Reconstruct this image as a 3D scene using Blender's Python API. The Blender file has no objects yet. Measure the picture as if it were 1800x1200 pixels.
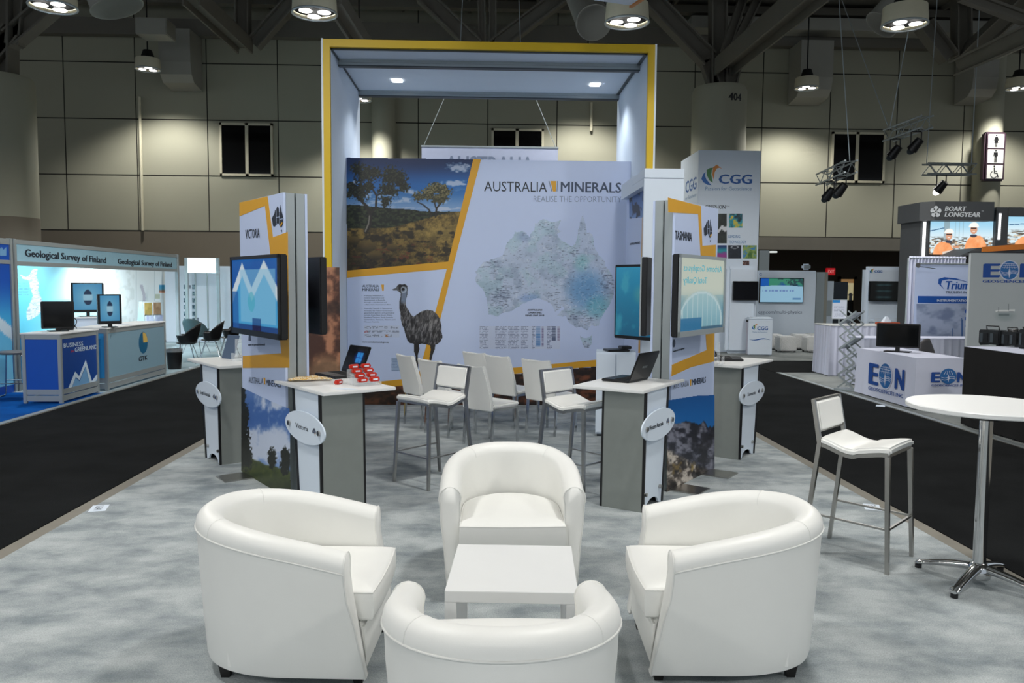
import bpy, bmesh, math, random
import numpy as np
from mathutils import Vector, Matrix
random.seed(7)
S = bpy.context.scene
COL = S.collection
PI = math.pi
R = math.radians

# ---------------------------------------------------------------- camera
F = 1400.0; CAMH = 1.75
PITCH = math.atan(101 / F); YAW = R(1.9); ROLL = R(0.44)
fw = np.array([math.sin(YAW) * math.cos(PITCH), math.cos(YAW) * math.cos(PITCH), -math.sin(PITCH)])
rt = np.array([math.cos(YAW), -math.sin(YAW), 0.0]); up0 = np.cross(rt, fw)
RT = math.cos(ROLL) * rt + math.sin(ROLL) * up0
UP = -math.sin(ROLL) * rt + math.cos(ROLL) * up0
O = np.array([0, 0, CAMH])
cd = bpy.data.cameras.new('camera'); cam = bpy.data.objects.new('camera', cd); COL.objects.link(cam)
cd.sensor_width = 36; cd.lens = F / 1800 * 36; cd.clip_end = 200
m4 = Matrix.Identity(4)
for i in range(3):
    m4[i][0] = RT[i]; m4[i][1] = UP[i]; m4[i][2] = -fw[i]; m4[i][3] = O[i]
cam.matrix_world = m4
S.camera = cam

# ---------------------------------------------------------------- view, world, hall light
S.view_settings.view_transform = 'Standard'; S.view_settings.look = 'None'
S.view_settings.exposure = 0.2; S.view_settings.gamma = 1.0; S.view_settings.use_curve_mapping = False
w = bpy.data.worlds.new('hall_ambient'); S.world = w; w.use_nodes = True
w.node_tree.nodes['Background'].inputs[0].default_value = (0.80, 0.90, 1.0, 1)
w.node_tree.nodes['Background'].inputs[1].default_value = WORLD = 0.5
LAMP_W = 560.0          # watts of each ceiling lamp over the stands
LAMP_WALL_W = 780.0     # watts of each lamp beside the rear wall

# ---------------------------------------------------------------- photograph point -> place on a real plane
def ray(px, py): return fw * F + RT * (px - 900) - UP * (py - 600)
def atz(px, py, z=0.0):
    d = ray(px, py); return O + (z - CAMH) / d[2] * d
def aty(px, py, Y):
    d = ray(px, py); return O + Y / d[1] * d
def atx(px, py, X):
    d = ray(px, py); return O + X / d[0] * d
class Fr:
    "a vertical plane: local x to the viewer's right, z up, front towards local -y"
    def __init__(s, loc, rz): s.loc = np.array(loc, float); s.rz = rz
    def on(s, px, py, y=0.0):
        c, q = math.cos(s.rz), math.sin(s.rz)
        X = np.array([c, q, 0]); Yv = np.array([-q, c, 0])
        d = ray(px, py); p0 = s.loc + y * Yv
        t = ((p0 - O) @ Yv) / (d @ Yv); v = O + t * d - s.loc
        return (float(v @ X), float(v[2]))

# ---------------------------------------------------------------- materials
def lin(c):
    return tuple(((v / 12.92) if v <= 0.04045 else ((v + 0.055) / 1.055) ** 2.4) for v in c)
def rgb(r, g, b): return lin((r / 255, g / 255, b / 255))
_m = {}
def mat(name, c, rough=0.5, metal=0.0, noise=0.06, scale=8.0, bump=0.0, bscale=60.0, emit=None, es=1.0, coat=0.0, spec=0.5):
    if name in _m: return _m[name]
    m = bpy.data.materials.new(name); m.use_nodes = True; nt = m.node_tree; b = nt.nodes['Principled BSDF']
    b.inputs['Roughness'].default_value = rough; b.inputs['Metallic'].default_value = metal
    b.inputs['Coat Weight'].default_value = coat; b.inputs['Specular IOR Level'].default_value = spec
    tc = nt.nodes.new('ShaderNodeTexCoord')
    n = nt.nodes.new('ShaderNodeTexNoise'); n.inputs['Scale'].default_value = scale; n.inputs['Detail'].default_value = 4
    nt.links.new(tc.outputs['Object'], n.inputs['Vector'])
    mx = nt.nodes.new('ShaderNodeMix'); mx.data_type = 'RGBA'
    mx.inputs[6].default_value = tuple(min(1, v * (1 - noise)) for v in c) + (1,)
    mx.inputs[7].default_value = tuple(min(1, v * (1 + noise)) for v in c) + (1,)
    nt.links.new(n.outputs['Fac'], mx.inputs[0]); nt.links.new(mx.outputs[2], b.inputs['Base Color'])
    if bump:
        n2 = nt.nodes.new('ShaderNodeTexNoise'); n2.inputs['Scale'].default_value = bscale; n2.inputs['Detail'].default_value = 3
        nt.links.new(tc.outputs['Object'], n2.inputs['Vector'])
        bp = nt.nodes.new('ShaderNodeBump'); bp.inputs['Strength'].default_value = bump; bp.inputs['Distance'].default_value = 0.01
        nt.links.new(n2.outputs['Fac'], bp.inputs['Height']); nt.links.new(bp.outputs[0], b.inputs['Normal'])
    if emit:
        b.inputs['Emission Color'].default_value = tuple(emit) + (1,); b.inputs['Emission Strength'].default_value = es
    _m[name] = m; return m
def carpet_mat(name, lo, hi, scale, rough=0.95, dirx=1.0, fine=0.12):
    m = bpy.data.materials.new(name); m.use_nodes = True; nt = m.node_tree; b = nt.nodes['Principled BSDF']
    b.inputs['Roughness'].default_value = rough; b.inputs['Specular IOR Level'].default_value = 0.1
    tc = nt.nodes.new('ShaderNodeTexCoord'); mp = nt.nodes.new('ShaderNodeMapping'); mp.inputs['Scale'].default_value = (dirx, 1, 1)
    nt.links.new(tc.outputs['Object'], mp.inputs[0])
    n = nt.nodes.new('ShaderNodeTexNoise'); n.inputs['Scale'].default_value = scale; n.inputs['Detail'].default_value = 7; n.inputs['Roughness'].default_value = 0.62
    n.inputs['Distortion'].default_value = 0.15
    nt.links.new(mp.outputs[0], n.inputs['Vector'])
    cr = nt.nodes.new('ShaderNodeValToRGB'); cr.color_ramp.elements[0].position = 0.34; cr.color_ramp.elements[1].position = 0.62
    cr.color_ramp.elements[0].color = lo + (1,); cr.color_ramp.elements[1].color = hi + (1,)
    nt.links.new(n.outputs['Fac'], cr.inputs[0])
    n2 = nt.nodes.new('ShaderNodeTexNoise'); n2.inputs['Scale'].default_value = 150; n2.inputs['Detail'].default_value = 3
    nt.links.new(tc.outputs['Object'], n2.inputs['Vector'])
    mx = nt.nodes.new('ShaderNodeMix'); mx.data_type = 'RGBA'; mx.blend_type = 'MULTIPLY'; mx.inputs[0].default_value = 1
    r2 = nt.nodes.new('ShaderNodeMapRange'); r2.inputs[1].default_value = 0.3; r2.inputs[2].default_value = 0.7
    r2.inputs[3].default_value = 1 - fine * 2; r2.inputs[4].default_value = 1 + fine
    nt.links.new(n2.outputs['Fac'], r2.inputs[0]); nt.links.new(cr.outputs[0], mx.inputs[6]); nt.links.new(r2.outputs[0], mx.inputs[7])
    nt.links.new(mx.outputs[2], b.inputs['Base Color'])
    bp = nt.nodes.new('ShaderNodeBump'); bp.inputs['Strength'].default_value = 0.5; bp.inputs['Distance'].default_value = 0.006
    nt.links.new(n2.outputs['Fac'], bp.inputs['Height']); nt.links.new(bp.outputs[0], b.inputs['Normal'])
    return m
def paint_mat(name, rough=0.45, emit=0.0, coat=0.0):
    m = bpy.data.materials.new(name); m.use_nodes = True; nt = m.node_tree; b = nt.nodes['Principled BSDF']
    a = nt.nodes.new('ShaderNodeAttribute'); a.attribute_name = 'Print'
    nt.links.new(a.outputs['Color'], b.inputs['Base Color']); b.inputs['Roughness'].default_value = rough
    b.inputs['Coat Weight'].default_value = coat
    if emit:
        nt.links.new(a.outputs['Color'], b.inputs['Emission Color']); b.inputs['Emission Strength'].default_value = emit
        b.inputs['Base Color'].default_value = (0.02, 0.02, 0.02, 1)
        nt.links.remove(b.inputs['Base Color'].links[0])
    return m
M = dict(
    leather=mat('white_leather', rgb(236, 236, 232), 0.42, noise=0.02, bump=0.06, bscale=420),
    piping=mat('leather_piping', rgb(226, 226, 222), 0.45, noise=0.02),
    black_wood=mat('black_stained_wood', rgb(22, 20, 20), 0.4),
    lack=mat('white_laminate', rgb(228, 229, 228), 0.38, noise=0.015),
    chrome=mat('chrome', (0.62, 0.63, 0.64), 0.12, 1.0, noise=0.03),
    steel=mat('brushed_steel', (0.45, 0.44, 0.42), 0.28, 1.0, noise=0.08, scale=30),
    silver=mat('silver_board', rgb(140, 145, 141), 0.38, 0.35, noise=0.05, scale=14, bump=0.04, bscale=300),
    black=mat('black_plastic', rgb(18, 18, 20), 0.35),
    black_matt=mat('black_matt', rgb(12, 12, 13), 0.8),
    screen_off=mat('dark_screen', rgb(9, 10, 12), 0.08),
    white=mat('white_panel', rgb(216, 227, 239), 0.45, noise=0.015),
    white_sheet=mat('white_print', rgb(192, 206, 236), 0.42, noise=0.015),
    yellow=mat('yellow_frame_paint', rgb(214, 178, 2), 0.45, noise=0.02),
    amber=mat('amber_print', rgb(214, 158, 36), 0.45, noise=0.02),
    alu=mat('aluminium_profile', rgb(168, 176, 178), 0.35, 0.45, noise=0.03),
    alu_dark=mat('aluminium_groove', rgb(70, 78, 84), 0.5, 0.3),
    ink=mat('dark_ink', rgb(30, 38, 52), 0.5), ink2=mat('slate_ink', rgb(62, 76, 100), 0.5), ink3=mat('grey_ink', rgb(112, 124, 146), 0.5),
    fabric=mat('white_tension_fabric', rgb(206, 218, 232), 0.8, noise=0.04, scale=2.2, bump=0.12, bscale=3.0),
    hallwall=mat('beige_wall_panel', rgb(156, 154, 135), 0.8, noise=0.05, scale=0.7, bump=0.03, bscale=30),
    halllow=mat('taupe_wall_paint', rgb(112, 104, 90), 0.8, noise=0.05, scale=0.6),
    halldark=mat('dark_lobby_paint', rgb(72, 62, 50), 0.8, noise=0.1, scale=0.6),
    joint=mat('dark_joint', rgb(38, 36, 30), 0.9), steel_roof=mat('painted_roof_steel', rgb(104, 100, 90), 0.7, noise=0.1, scale=2.0),
    deck=mat('roof_deck', rgb(100, 98, 90), 0.8, noise=0.15, scale=0.8), duct=mat('grey_duct', rgb(150, 148, 138), 0.55, 0.1, noise=0.06, scale=3),
    cream=mat('cream_lamp_paint', rgb(196, 190, 165), 0.5), glow=mat('lamp_glow', (1, 1, 1), 0.4, emit=(1.0, 0.98, 0.93), es=3.5),
    window=mat('black_window_glass', rgb(8, 8, 9), 0.05), conc=mat('bare_concrete', rgb(128, 124, 114), 0.85, noise=0.12, scale=6),
    blue=mat('royal_blue_print', rgb(10, 78, 176), 0.42, noise=0.03), navy=mat('navy_print', rgb(10, 64, 140), 0.42, noise=0.03),
    iceblue=mat('ice_blue_print', rgb(110, 158, 200), 0.42, noise=0.03), skyblue=mat('sky_blue_print', rgb(60, 160, 220), 0.42, noise=0.05),
    paleice=mat('pale_ice_print', rgb(196, 214, 228), 0.42), greyblue=mat('grey_blue_print', rgb(128, 160, 176), 0.42, noise=0.02),
    cloth=mat('white_cloth', rgb(206, 210, 228), 0.85, noise=0.04, scale=5), black_cloth=mat('black_cloth', rgb(14, 13, 14), 0.9, noise=0.2, scale=6),
    clear=None)
def glass(name, c=(0.9, 0.95, 0.97), a=0.22):
    m = bpy.data.materials.new(name); m.use_nodes = True; b = m.node_tree.nodes['Principled BSDF']
    b.inputs['Base Color'].default_value = c + (1,); b.inputs['Roughness'].default_value = 0.05; b.inputs['Alpha'].default_value = a
    return m
M['clear'] = glass('clear_acrylic')
M['paint'] = paint_mat('printed_picture'); M['paint_screen'] = paint_mat('glowing_screen_paint', 0.15, 0.55); M['paint_bright'] = paint_mat('backlit_picture', 0.3, 1.0)  # paint_screen serves lit screens and reflections painted on dark ones

# ---------------------------------------------------------------- mesh helpers
class MB:
    def __init__(s): s.bm = bmesh.new()
    def _add(s, vs, fs):
        v = [s.bm.verts.new(p) for p in vs]
        for f in fs:
            try: s.bm.faces.new([v[i] for i in f])
            except ValueError: pass
        return v
    def box(s, x0, y0, z0, x1, y1, z1):
        p = [(x, y, z) for z in (z0, z1) for y in (y0, y1) for x in (x0, x1)]
        s._add(p, [(0, 2, 3, 1), (4, 5, 7, 6), (0, 1, 5, 4), (1, 3, 7, 5), (3, 2, 6, 7), (2, 0, 4, 6)]); return s
    def hexa(s, b, t):
        "b, t: four corners each, counter-clockwise from above"
        s._add(list(b) + list(t), [(3, 2, 1, 0), (4, 5, 6, 7), (0, 1, 5, 4), (1, 2, 6, 5), (2, 3, 7, 6), (3, 0, 4, 7)]); return s
    def bar(s, a, b, w=0.02, h=None, up=(0, 0, 1)):
        h = h or w; a = Vector(a); b = Vector(b); d = (b - a).normalized(); u = Vector(up)
        if abs(d.dot(u)) > 0.98: u = Vector((0, 1, 0))
        x = d.cross(u).normalized() * w / 2; y = x.cross(d).normalized() * h / 2
        s._add([a - x - y, a + x - y, a + x + y, a - x + y, b - x - y, b + x - y, b + x + y, b - x + y],
               [(3, 2, 1, 0), (4, 5, 6, 7), (0, 1, 5, 4), (1, 2, 6, 5), (2, 3, 7, 6), (3, 0, 4, 7)]); return s
    def tube(s, pts, r, n=10, closed=False):
        pts = [Vector(p) for p in pts]; rs = r if isinstance(r, (list, tuple)) else [r] * len(pts); rings = []
        prev = None
        for i, p in enumerate(pts):
            a = pts[i - 1] if (i > 0 or closed) else p; b = pts[(i + 1) % len(pts)] if (i < len(pts) - 1 or closed) else p
            d = (b - a).normalized()
            if prev is None:
                u = Vector((0, 0, 1)) if abs(d.z) < 0.9 else Vector((0, 1, 0))
                x = d.cross(u).normalized()
            else: x = (prev - d * prev.dot(d)).normalized()
            prev = x; y = d.cross(x)
            rings.append([s.bm.verts.new(p + (x * math.cos(t) + y * math.sin(t)) * rs[i]) for t in [2 * PI * k / n for k in range(n)]])
        m = len(rings)
        for i in range(m if closed else m - 1):
            A, B = rings[i], rings[(i + 1) % m]
            for k in range(n): s.bm.faces.new((A[k], A[(k + 1) % n], B[(k + 1) % n], B[k]))
        if not closed:
            s.bm.faces.new(rings[0][::-1]); s.bm.faces.new(rings[-1])
        return s
    def lathe(s, prof, n=32, c=(0, 0, 0)):
        rings = []
        for r, z in prof:
            if r < 1e-6: rings.append([s.bm.verts.new((c[0], c[1], c[2] + z))])
            else: rings.append([s.bm.verts.new((c[0] + r * math.cos(2 * PI * k / n), c[1] + r * math.sin(2 * PI * k / n), c[2] + z)) for k in range(n)])
        for A, B in zip(rings, rings[1:]):
            for k in range(n):
                a = A if len(A) == 1 else [A[k], A[(k + 1) % n]]; b = B if len(B) == 1 else [B[(k + 1) % n], B[k]]
                if len(a) + len(b) >= 3: s.bm.faces.new(list(a) + list(b))
        return s
    def plate(s, pts, y=0.0, th=0.0015):
        "flat outline in x,z; its face towards -y sits at y-th"
        n = len(pts); area = sum(pts[i][0] * pts[(i + 1) % n][1] - pts[(i + 1) % n][0] * pts[i][1] for i in range(n))
        if area < 0: pts = pts[::-1]
        f = [s.bm.verts.new((p[0], y - th, p[1])) for p in pts]; b = [s.bm.verts.new((p[0], y, p[1])) for p in pts]
        s.bm.faces.new(f); s.bm.faces.new(b[::-1])
        for i in range(n): s.bm.faces.new((f[i], b[i], b[(i + 1) % n], f[(i + 1) % n]))
        return s
    def slab(s, pts, z0, z1):
        "outline in x,y between two heights"
        n = len(pts); area = sum(pts[i][0] * pts[(i + 1) % n][1] - pts[(i + 1) % n][0] * pts[i][1] for i in range(n))
        if area < 0: pts = pts[::-1]
        b = [s.bm.verts.new((p[0], p[1], z0)) for p in pts]; t = [s.bm.verts.new((p[0], p[1], z1)) for p in pts]
        s.bm.faces.new(t); s.bm.faces.new(b[::-1])
        for i in range(n): s.bm.faces.new((b[i], b[(i + 1) % n], t[(i + 1) % n], t[i]))
        return s
    def grid(s, rows, close_u=False):
        vs = [[s.bm.verts.new(p) for p in r] for r in rows]
        for A, B in zip(vs, vs[1:]):
            n = len(A)
            for k in range(n if close_u else n - 1): s.bm.faces.new((A[k], A[(k + 1) % n], B[(k + 1) % n], B[k]))
        return vs
    def ball(s, c, r, n=12, m=8):
        r = r if isinstance(r, (tuple, list)) else (r, r, r)
        rows = [[s.bm.verts.new((c[0] + r[0] * math.sin(PI * i / m) * math.cos(2 * PI * k / n), c[1] + r[1] * math.sin(PI * i / m) * math.sin(2 * PI * k / n), c[2] + r[2] * math.cos(PI * i / m))) for k in range(n)] for i in range(1, m)]
        t = s.bm.verts.new((c[0], c[1], c[2] + r[2])); b = s.bm.verts.new((c[0], c[1], c[2] - r[2]))
        for A, B in zip(rows, rows[1:]):
            for k in range(n): s.bm.faces.new((A[k], B[k], B[(k + 1) % n], A[(k + 1) % n]))
        for k in range(n):
            s.bm.faces.new((t, rows[0][k], rows[0][(k + 1) % n])); s.bm.faces.new((b, rows[-1][(k + 1) % n], rows[-1][k]))
        return s
    def build(s, name, m, parent=None, bevel=0.0, smooth=None, seg=2):
        bm = s.bm
        bmesh.ops.recalc_face_normals(bm, faces=bm.faces)
        if bevel:
            es = [e for e in bm.edges if e.is_manifold and e.calc_face_angle(0) > R(35)]
            bmesh.ops.bevel(bm, geom=es, offset=bevel, segments=seg, affect='EDGES', clamp_overlap=True)
        me = bpy.data.meshes.new(name); bm.to_mesh(me); bm.free()
        return link(name, me, m, parent, 35 if (smooth is None and bevel) else smooth)
def link(name, me, m, parent=None, smooth=None):
    if m is not None: me.materials.append(m)
    if smooth:
        me.polygons.foreach_set('use_smooth', [True] * len(me.polygons)); me.set_sharp_from_angle(angle=R(smooth))
    o = bpy.data.objects.new(name, me); COL.objects.link(o)
    if parent is not None: o.parent = parent
    return o
def tag(o, label, cat, group=None):
    o['label'] = label; o['category'] = cat
    if group: o['group'] = group
    return o
def thing(name, label, cat, loc=(0, 0, 0), rz=0.0, group=None):
    o = bpy.data.objects.new(name, None); o.empty_display_size = 0.1; COL.objects.link(o)
    o.location = tuple(float(v) for v in loc); o.rotation_euler = (0, 0, rz)
    return tag(o, label, cat, group)
def struct(o): o['kind'] = 'structure'; return o
def dup(t, loc, rz=None, label=None):
    def cp(o, par):
        c = o.copy(); COL.objects.link(c)
        if par is not None: c.parent = par
        for ch in list(o.children): cp(ch, c)
        return c
    r = cp(t, None); r.location = tuple(float(v) for v in loc)
    if rz is not None: r.rotation_euler = (0, 0, rz)
    if label: r['label'] = label
    return r
def frame_of(t): return Fr(tuple(t.location), t.rotation_euler.z)

# ---------------------------------------------------------------- lettering
_fc = {}; _nb = {}
def lay(txt, bold, shear, i): return 0.0003 * (i // _nb[(txt, bold, shear, 1.0)]) if bold > 0 else 0.0
def glyphs(txt, bold=0.0, shear=0.0, spacing=1.0):
    k = (txt, bold, shear, spacing)
    if k not in _fc:
        cu = bpy.data.curves.new('lettering_curve', 'FONT'); cu.body = txt; cu.size = 1.0; cu.offset = min(bold, 0.0); cu.shear = shear
        cu.space_character = spacing; cu.resolution_u = 2; cu.fill_mode = 'FRONT'
        o = bpy.data.objects.new('lettering_source', cu); COL.objects.link(o)
        dg = bpy.context.evaluated_depsgraph_get(); me = bpy.data.meshes.new_from_object(o.evaluated_get(dg))
        vs = [tuple(v.co[:2]) for v in me.vertices]; fs = [tuple(p.vertices) for p in me.polygons]
        if bold > 0:                                            # heavier strokes: the same outlines set side by side
            v0, f0, n = list(vs), list(fs), len(vs); _nb[k] = n
            for q in (-1.0, -0.5, 0.5, 1.0):
                k1 = len(vs); vs += [(x + q * bold * 1.1, z + (0.25 * bold if q in (-0.5, 1.0) else -0.25 * bold)) for x, z in v0]; fs += [tuple(i + k1 for i in f) for f in f0]
        bpy.data.objects.remove(o); bpy.data.curves.remove(cu); bpy.data.meshes.remove(me)
        x0 = min(v[0] for v in vs); x1 = max(v[0] for v in vs)
        _fc[k] = (vs, fs, x0, x1)
    return _fc[k]
CAP = 0.729
def letters(parent, lines, m, y=-0.002, name='lettering', mapf=None):
    """lines: (text, x_left, z_base, x_right, cap_height, bold, shear); flat letters on a panel's front"""
    V = []; Fa = []
    for ln in lines:
        txt, xl, zb, xr, h = ln[:5]; bold = ln[5] if len(ln) > 5 else 0.0; sh = ln[6] if len(ln) > 6 else 0.0
        vs, fs, a, b = glyphs(txt, bold, sh); k0 = len(V)
        for gi, (x, z) in enumerate(vs):
            px = xl + (x - a) / (b - a) * (xr - xl); pz = zb + z / CAP * h
            V.append((px, y + math.copysign(lay(txt, bold, sh, gi), y), pz) if mapf is None else mapf(px, pz))
        Fa += [tuple(i + k0 for i in f) for f in fs]
    me = bpy.data.meshes.new(name); me.from_pydata(V, [], Fa); me.update()
    return link(name, me, m, parent)
def letters_px(parent, lines, m, y=-0.002, name='lettering'):
    """lines: (text, px_left, py_base_left, px_right, py_base_right, cap_px, ...) read off the photograph, laid on the panel"""
    fr = frame_of(parent); out = []
    V = []; Fa = []
    for ln in lines:
        txt, xl, yl, xr, yr, h = ln[:6]; bold = ln[6] if len(ln) > 6 else 0.0; sh = ln[7] if len(ln) > 7 else 0.0
        A = np.array(fr.on(xl, yl, y)); B = np.array(fr.on(xr, yr, y)); T = np.array(fr.on(xl, yl - h, y))
        hh = T[1] - A[1]; B[1] = A[1] + (B[1] - A[1])
        vs, fs, a, b = glyphs(txt, bold, sh); k0 = len(V)
        for gi, (x, z) in enumerate(vs):
            p = A + (x - a) / (b - a) * (B - A); V.append((p[0], y - lay(txt, bold, sh, gi), p[1] + z / CAP * hh))
        Fa += [tuple(i + k0 for i in f) for f in fs]
    me = bpy.data.meshes.new(name); me.from_pydata(V, [], Fa); me.update()
    return link(name, me, m, parent)
def plates_px(parent, polys, m, name, y=0.0, th=0.0015):
    fr = frame_of(parent); b = MB()
    for pg in polys: b.plate([fr.on(px, py, y) for px, py in pg], y, th)
    return b.build(name, m, parent)

# ---------------------------------------------------------------- painted (printed) pictures
def vnoise(x, y, seed=0):
    xi = np.floor(x).astype(np.int64); yi = np.floor(y).astype(np.int64); xf = x - xi; yf = y - yi
    def h(a, b):
        n = (a * 374761393 + b * 668265263 + seed * 1442695041) & 0xFFFFFFFF
        n = ((n ^ (n >> 13)) * 1274126177) & 0xFFFFFFFF
        return ((n ^ (n >> 16)) & 0xFFFF) / 65535.0
    u = xf * xf * (3 - 2 * xf); v = yf * yf * (3 - 2 * yf)
    return (h(xi, yi) * (1 - u) + h(xi + 1, yi) * u) * (1 - v) + (h(xi, yi + 1) * (1 - u) + h(xi + 1, yi + 1) * u) * v
def fbm(x, y, seed=0, o=4):
    s = 0; a = 0.5; t = 0
    for i in range(o):
        s = s + a * vnoise(x * 2 ** i, y * 2 ** i, seed + i * 17); t += a; a *= 0.55
    return s / t
def C(*c): return np.array(c, float) / 255.0
def mixc(a, b, t): return a * (1 - t[..., None]) + b * t[..., None]
def sm(a, b, x): t = np.clip((x - a) / (b - a), 0, 1); return t * t * (3 - 2 * t)
def inpoly(x, y, P):
    r = np.zeros(x.shape, bool); n = len(P)
    for i in range(n):
        x0, y0 = P[i]; x1, y1 = P[(i + 1) % n]
        if y0 == y1: continue
        c = ((y0 > y) != (y1 > y)) & (x < (x1 - x0) * (y - y0) / (y1 - y0) + x0); r ^= c
    return r
def seg_d(x, y, a, b):
    dx, dy = b[0] - a[0], b[1] - a[1]; t = np.clip(((x - a[0]) * dx + (y - a[1]) * dy) / (dx * dx + dy * dy + 1e-9), 0, 1)
    return np.hypot(x - a[0] - t * dx, y - a[1] - t * dy), t
def paint(parent, name, x0, z0, x1, z1, nx, nz, func, m=None, y=-0.001, mask=None, skew=None):
    """a print as a fine grid with a colour per point; func(u, v) with v up"""
    u = np.linspace(0, 1, nx + 1); v = np.linspace(0, 1, nz + 1); U, Vv = np.meshgrid(u, v)
    X = x0 + U * (x1 - x0); Z = z0 + Vv * (z1 - z0)
    if skew is not None: X, Z = skew(U, Vv)
    c = np.clip(func(U, Vv), 0, 1); c = np.where(c <= 0.04045, c / 12.92, ((c + 0.055) / 1.055) ** 2.4)
    idx = np.arange((nx + 1) * (nz + 1)).reshape(nz + 1, nx + 1)
    q = np.stack([idx[:-1, :-1], idx[:-1, 1:], idx[1:, 1:], idx[1:, :-1]], -1).reshape(-1, 4)
    if mask is not None:
        uc = (U[:-1, :-1] + U[1:, 1:]) / 2; vc = (Vv[:-1, :-1] + Vv[1:, 1:]) / 2
        q = q[mask(uc, vc).reshape(-1)]
    used = np.unique(q); remap = np.zeros(idx.size, np.int64); remap[used] = np.arange(len(used))
    P = np.stack([X.reshape(-1)[used], np.full(len(used), y), Z.reshape(-1)[used]], -1)
    me = bpy.data.meshes.new(name); me.from_pydata(P.tolist(), [], remap[q].tolist())
    at = me.color_attributes.new('Print', 'FLOAT_COLOR', 'POINT')
    cc = np.concatenate([c.reshape(-1, 3)[used], np.ones((len(used), 1))], 1).astype(np.float32)
    at.data.foreach_set('color', cc.reshape(-1)); me.update()
    return link(name, me, m or M['paint'], parent)
def quad_px(parent, TL, TR, BR, BL, y=0.0):
    "bilinear patch between four photograph points laid on the panel"
    fr = frame_of(parent); a, b, c, d = [np.array(fr.on(*p, y)) for p in (TL, TR, BR, BL)]
    def f(U, V):
        t = (1 - V)[..., None]; u = U[..., None]
        P = (a * (1 - u) + b * u) * (1 - t) + (d * (1 - u) + c * u) * t
        return P[..., 0], P[..., 1]
    return f
# ================================================================ THE HALL
WY = 26.0                                                   # rear wall of the hall
carpet_grey = carpet_mat('grey_booth_carpet', rgb(134, 143, 147), rgb(184, 190, 191), 3.4, dirx=0.7)
carpet_black = carpet_mat('black_aisle_carpet', rgb(14, 16, 17), rgb(25, 27, 28), 1.4, fine=0.3)
carpet_blue = carpet_mat('blue_booth_carpet', rgb(2, 62, 132), rgb(4, 88, 170), 1.2)
carpet_pale = carpet_mat('pale_booth_carpet', rgb(140, 160, 168), rgb(172, 190, 196), 1.0)
carpet_mid = carpet_mat('mid_grey_carpet', rgb(118, 124, 124), rgb(158, 162, 160), 1.0)
struct(MB().box(-34, -14, -0.2, 34, 36, -0.006).build('floor', M['conc']))
def carpet(x0, y0, x1, y1, m, label):
    o = MB().box(0, 0, -0.006, x1 - x0, y1 - y0, 0).build('carpet', m); o.location = (x0, y0, 0)
    return tag(o, label, 'carpet')
carpet(-3.04, -6, 3.15, 13.6, carpet_grey, 'light grey mottled carpet under the white armchairs and the large stand')
carpet(-5.85, -6, -3.16, 25.8, carpet_black, 'black aisle carpet between the grey stand and the blue stand')
carpet(3.27, -6, 5.88, 25.8, carpet_black, 'black aisle carpet running behind the bar table towards the lobby')
carpet(5.9, 15.95, 16, 18.45, carpet_black, 'black cross aisle carpet between the pleated white table and the ottomans')
carpet(-9.3, 5, -6.0, 12.62, carpet_blue, 'bright blue carpet under the metal stool and the blue counter')
carpet(-9.3, 12.63, -6.0, 23.5, carpet_pale, 'pale grey carpet under the black tub chairs and the waste bin')
carpet(6.02, 7, 13, 15.9, carpet_mid, 'grey carpet under the two company tables and the folding rack')
carpet(5.95, 18.5, 15, 25.5, carpet_mid, 'grey carpet under the quilted ottomans and white counter')
MB_ = MB
def edge_strip(x, y0, y1, label):
    o = MB().bar((0, y0, 0.001), (0, y1, 0.001), 0.09, 0.006).build('carpet_edge_strip', M['alu']); o.location = (x, 0, 0)
    return tag(o, label, 'edge strip')
edge_strip(-5.93, 5, 24, 'pale metal carpet edging along the blue and pale stand floors')
edge_strip(5.95, 7, 15.9, 'pale metal carpet edging along the folding rack stand')
# markers left on the floor
def floor_note(px, py, rz, label, grp=None):
    p = atz(px, py); t = thing('floor_marker', label, 'label', (p[0], p[1], 0.0), rz)
    MB().box(-0.09, -0.06, 0.0, 0.09, 0.06, 0.0015).build('card', M['white'], t)
    if grp:
        letters(t, [(grp, -0.06, -0.03, 0.06, 0.06, 0)], M['ink'], mapf=lambda x, z: (x, z, 0.0022))
    return t
floor_note(174, 893, R(-75), 'white printed marker card on the grey carpet edge behind the left armchair', '1641')
floor_note(1533, 891, R(70), 'white marker card lying under the bar stool by the round table', '1645')
floor_note(92, 702, R(-70), 'white marker card on the blue carpet by the counter corner')
floor_note(1548, 713, R(60), 'white marker card on the carpet edge under the white tablecloth with the globe emblem')
floor_note(338, 646, R(-60), 'white marker card on the pale carpet beside the waste bin')

# rear wall: pale panels above, taupe band below on the left, an open dark lobby below on the right
zb = 3.36
struct(MB().box(-34, WY, zb, 34, WY + 0.4, 10.9).build('wall_back', M['hallwall']))
struct(MB().box(-34, WY, -0.2, 6.2, WY + 0.35, zb - 0.02).build('wall_back_lower', M['halllow']))
struct(MB().box(6.2, WY + 6, -0.2, 34, WY + 6.3, zb + 0.3).build('wall_lobby', M['halldark']))
struct(MB().box(6.0, WY + 0.35, -0.2, 6.2, WY + 6, zb).build('wall_lobby_side', M['halldark']))
struct(MB().box(6.2, WY + 0.4, zb - 0.1, 34, WY + 6.3, zb).build('ceiling_lobby', M['halldark']))
struct(MB().box(6.2, WY - 0.1, zb - 0.42, 34, WY + 0.42, zb - 0.02).build('trim_lobby_lintel', M['steel_roof']))
b = MB()
for z in (zb, 5.11, 6.86, 8.61): b.box(-34, WY - 0.006, z - 0.016, 34, WY, z + 0.016)
for k in range(-8, 20):
    x = -13.3 + 2.222 * k; b.box(x - 0.014, WY - 0.006, zb, x + 0.014, WY, 10.4)
struct(b.build('trim_wall_joints', M['joint']))
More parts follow.
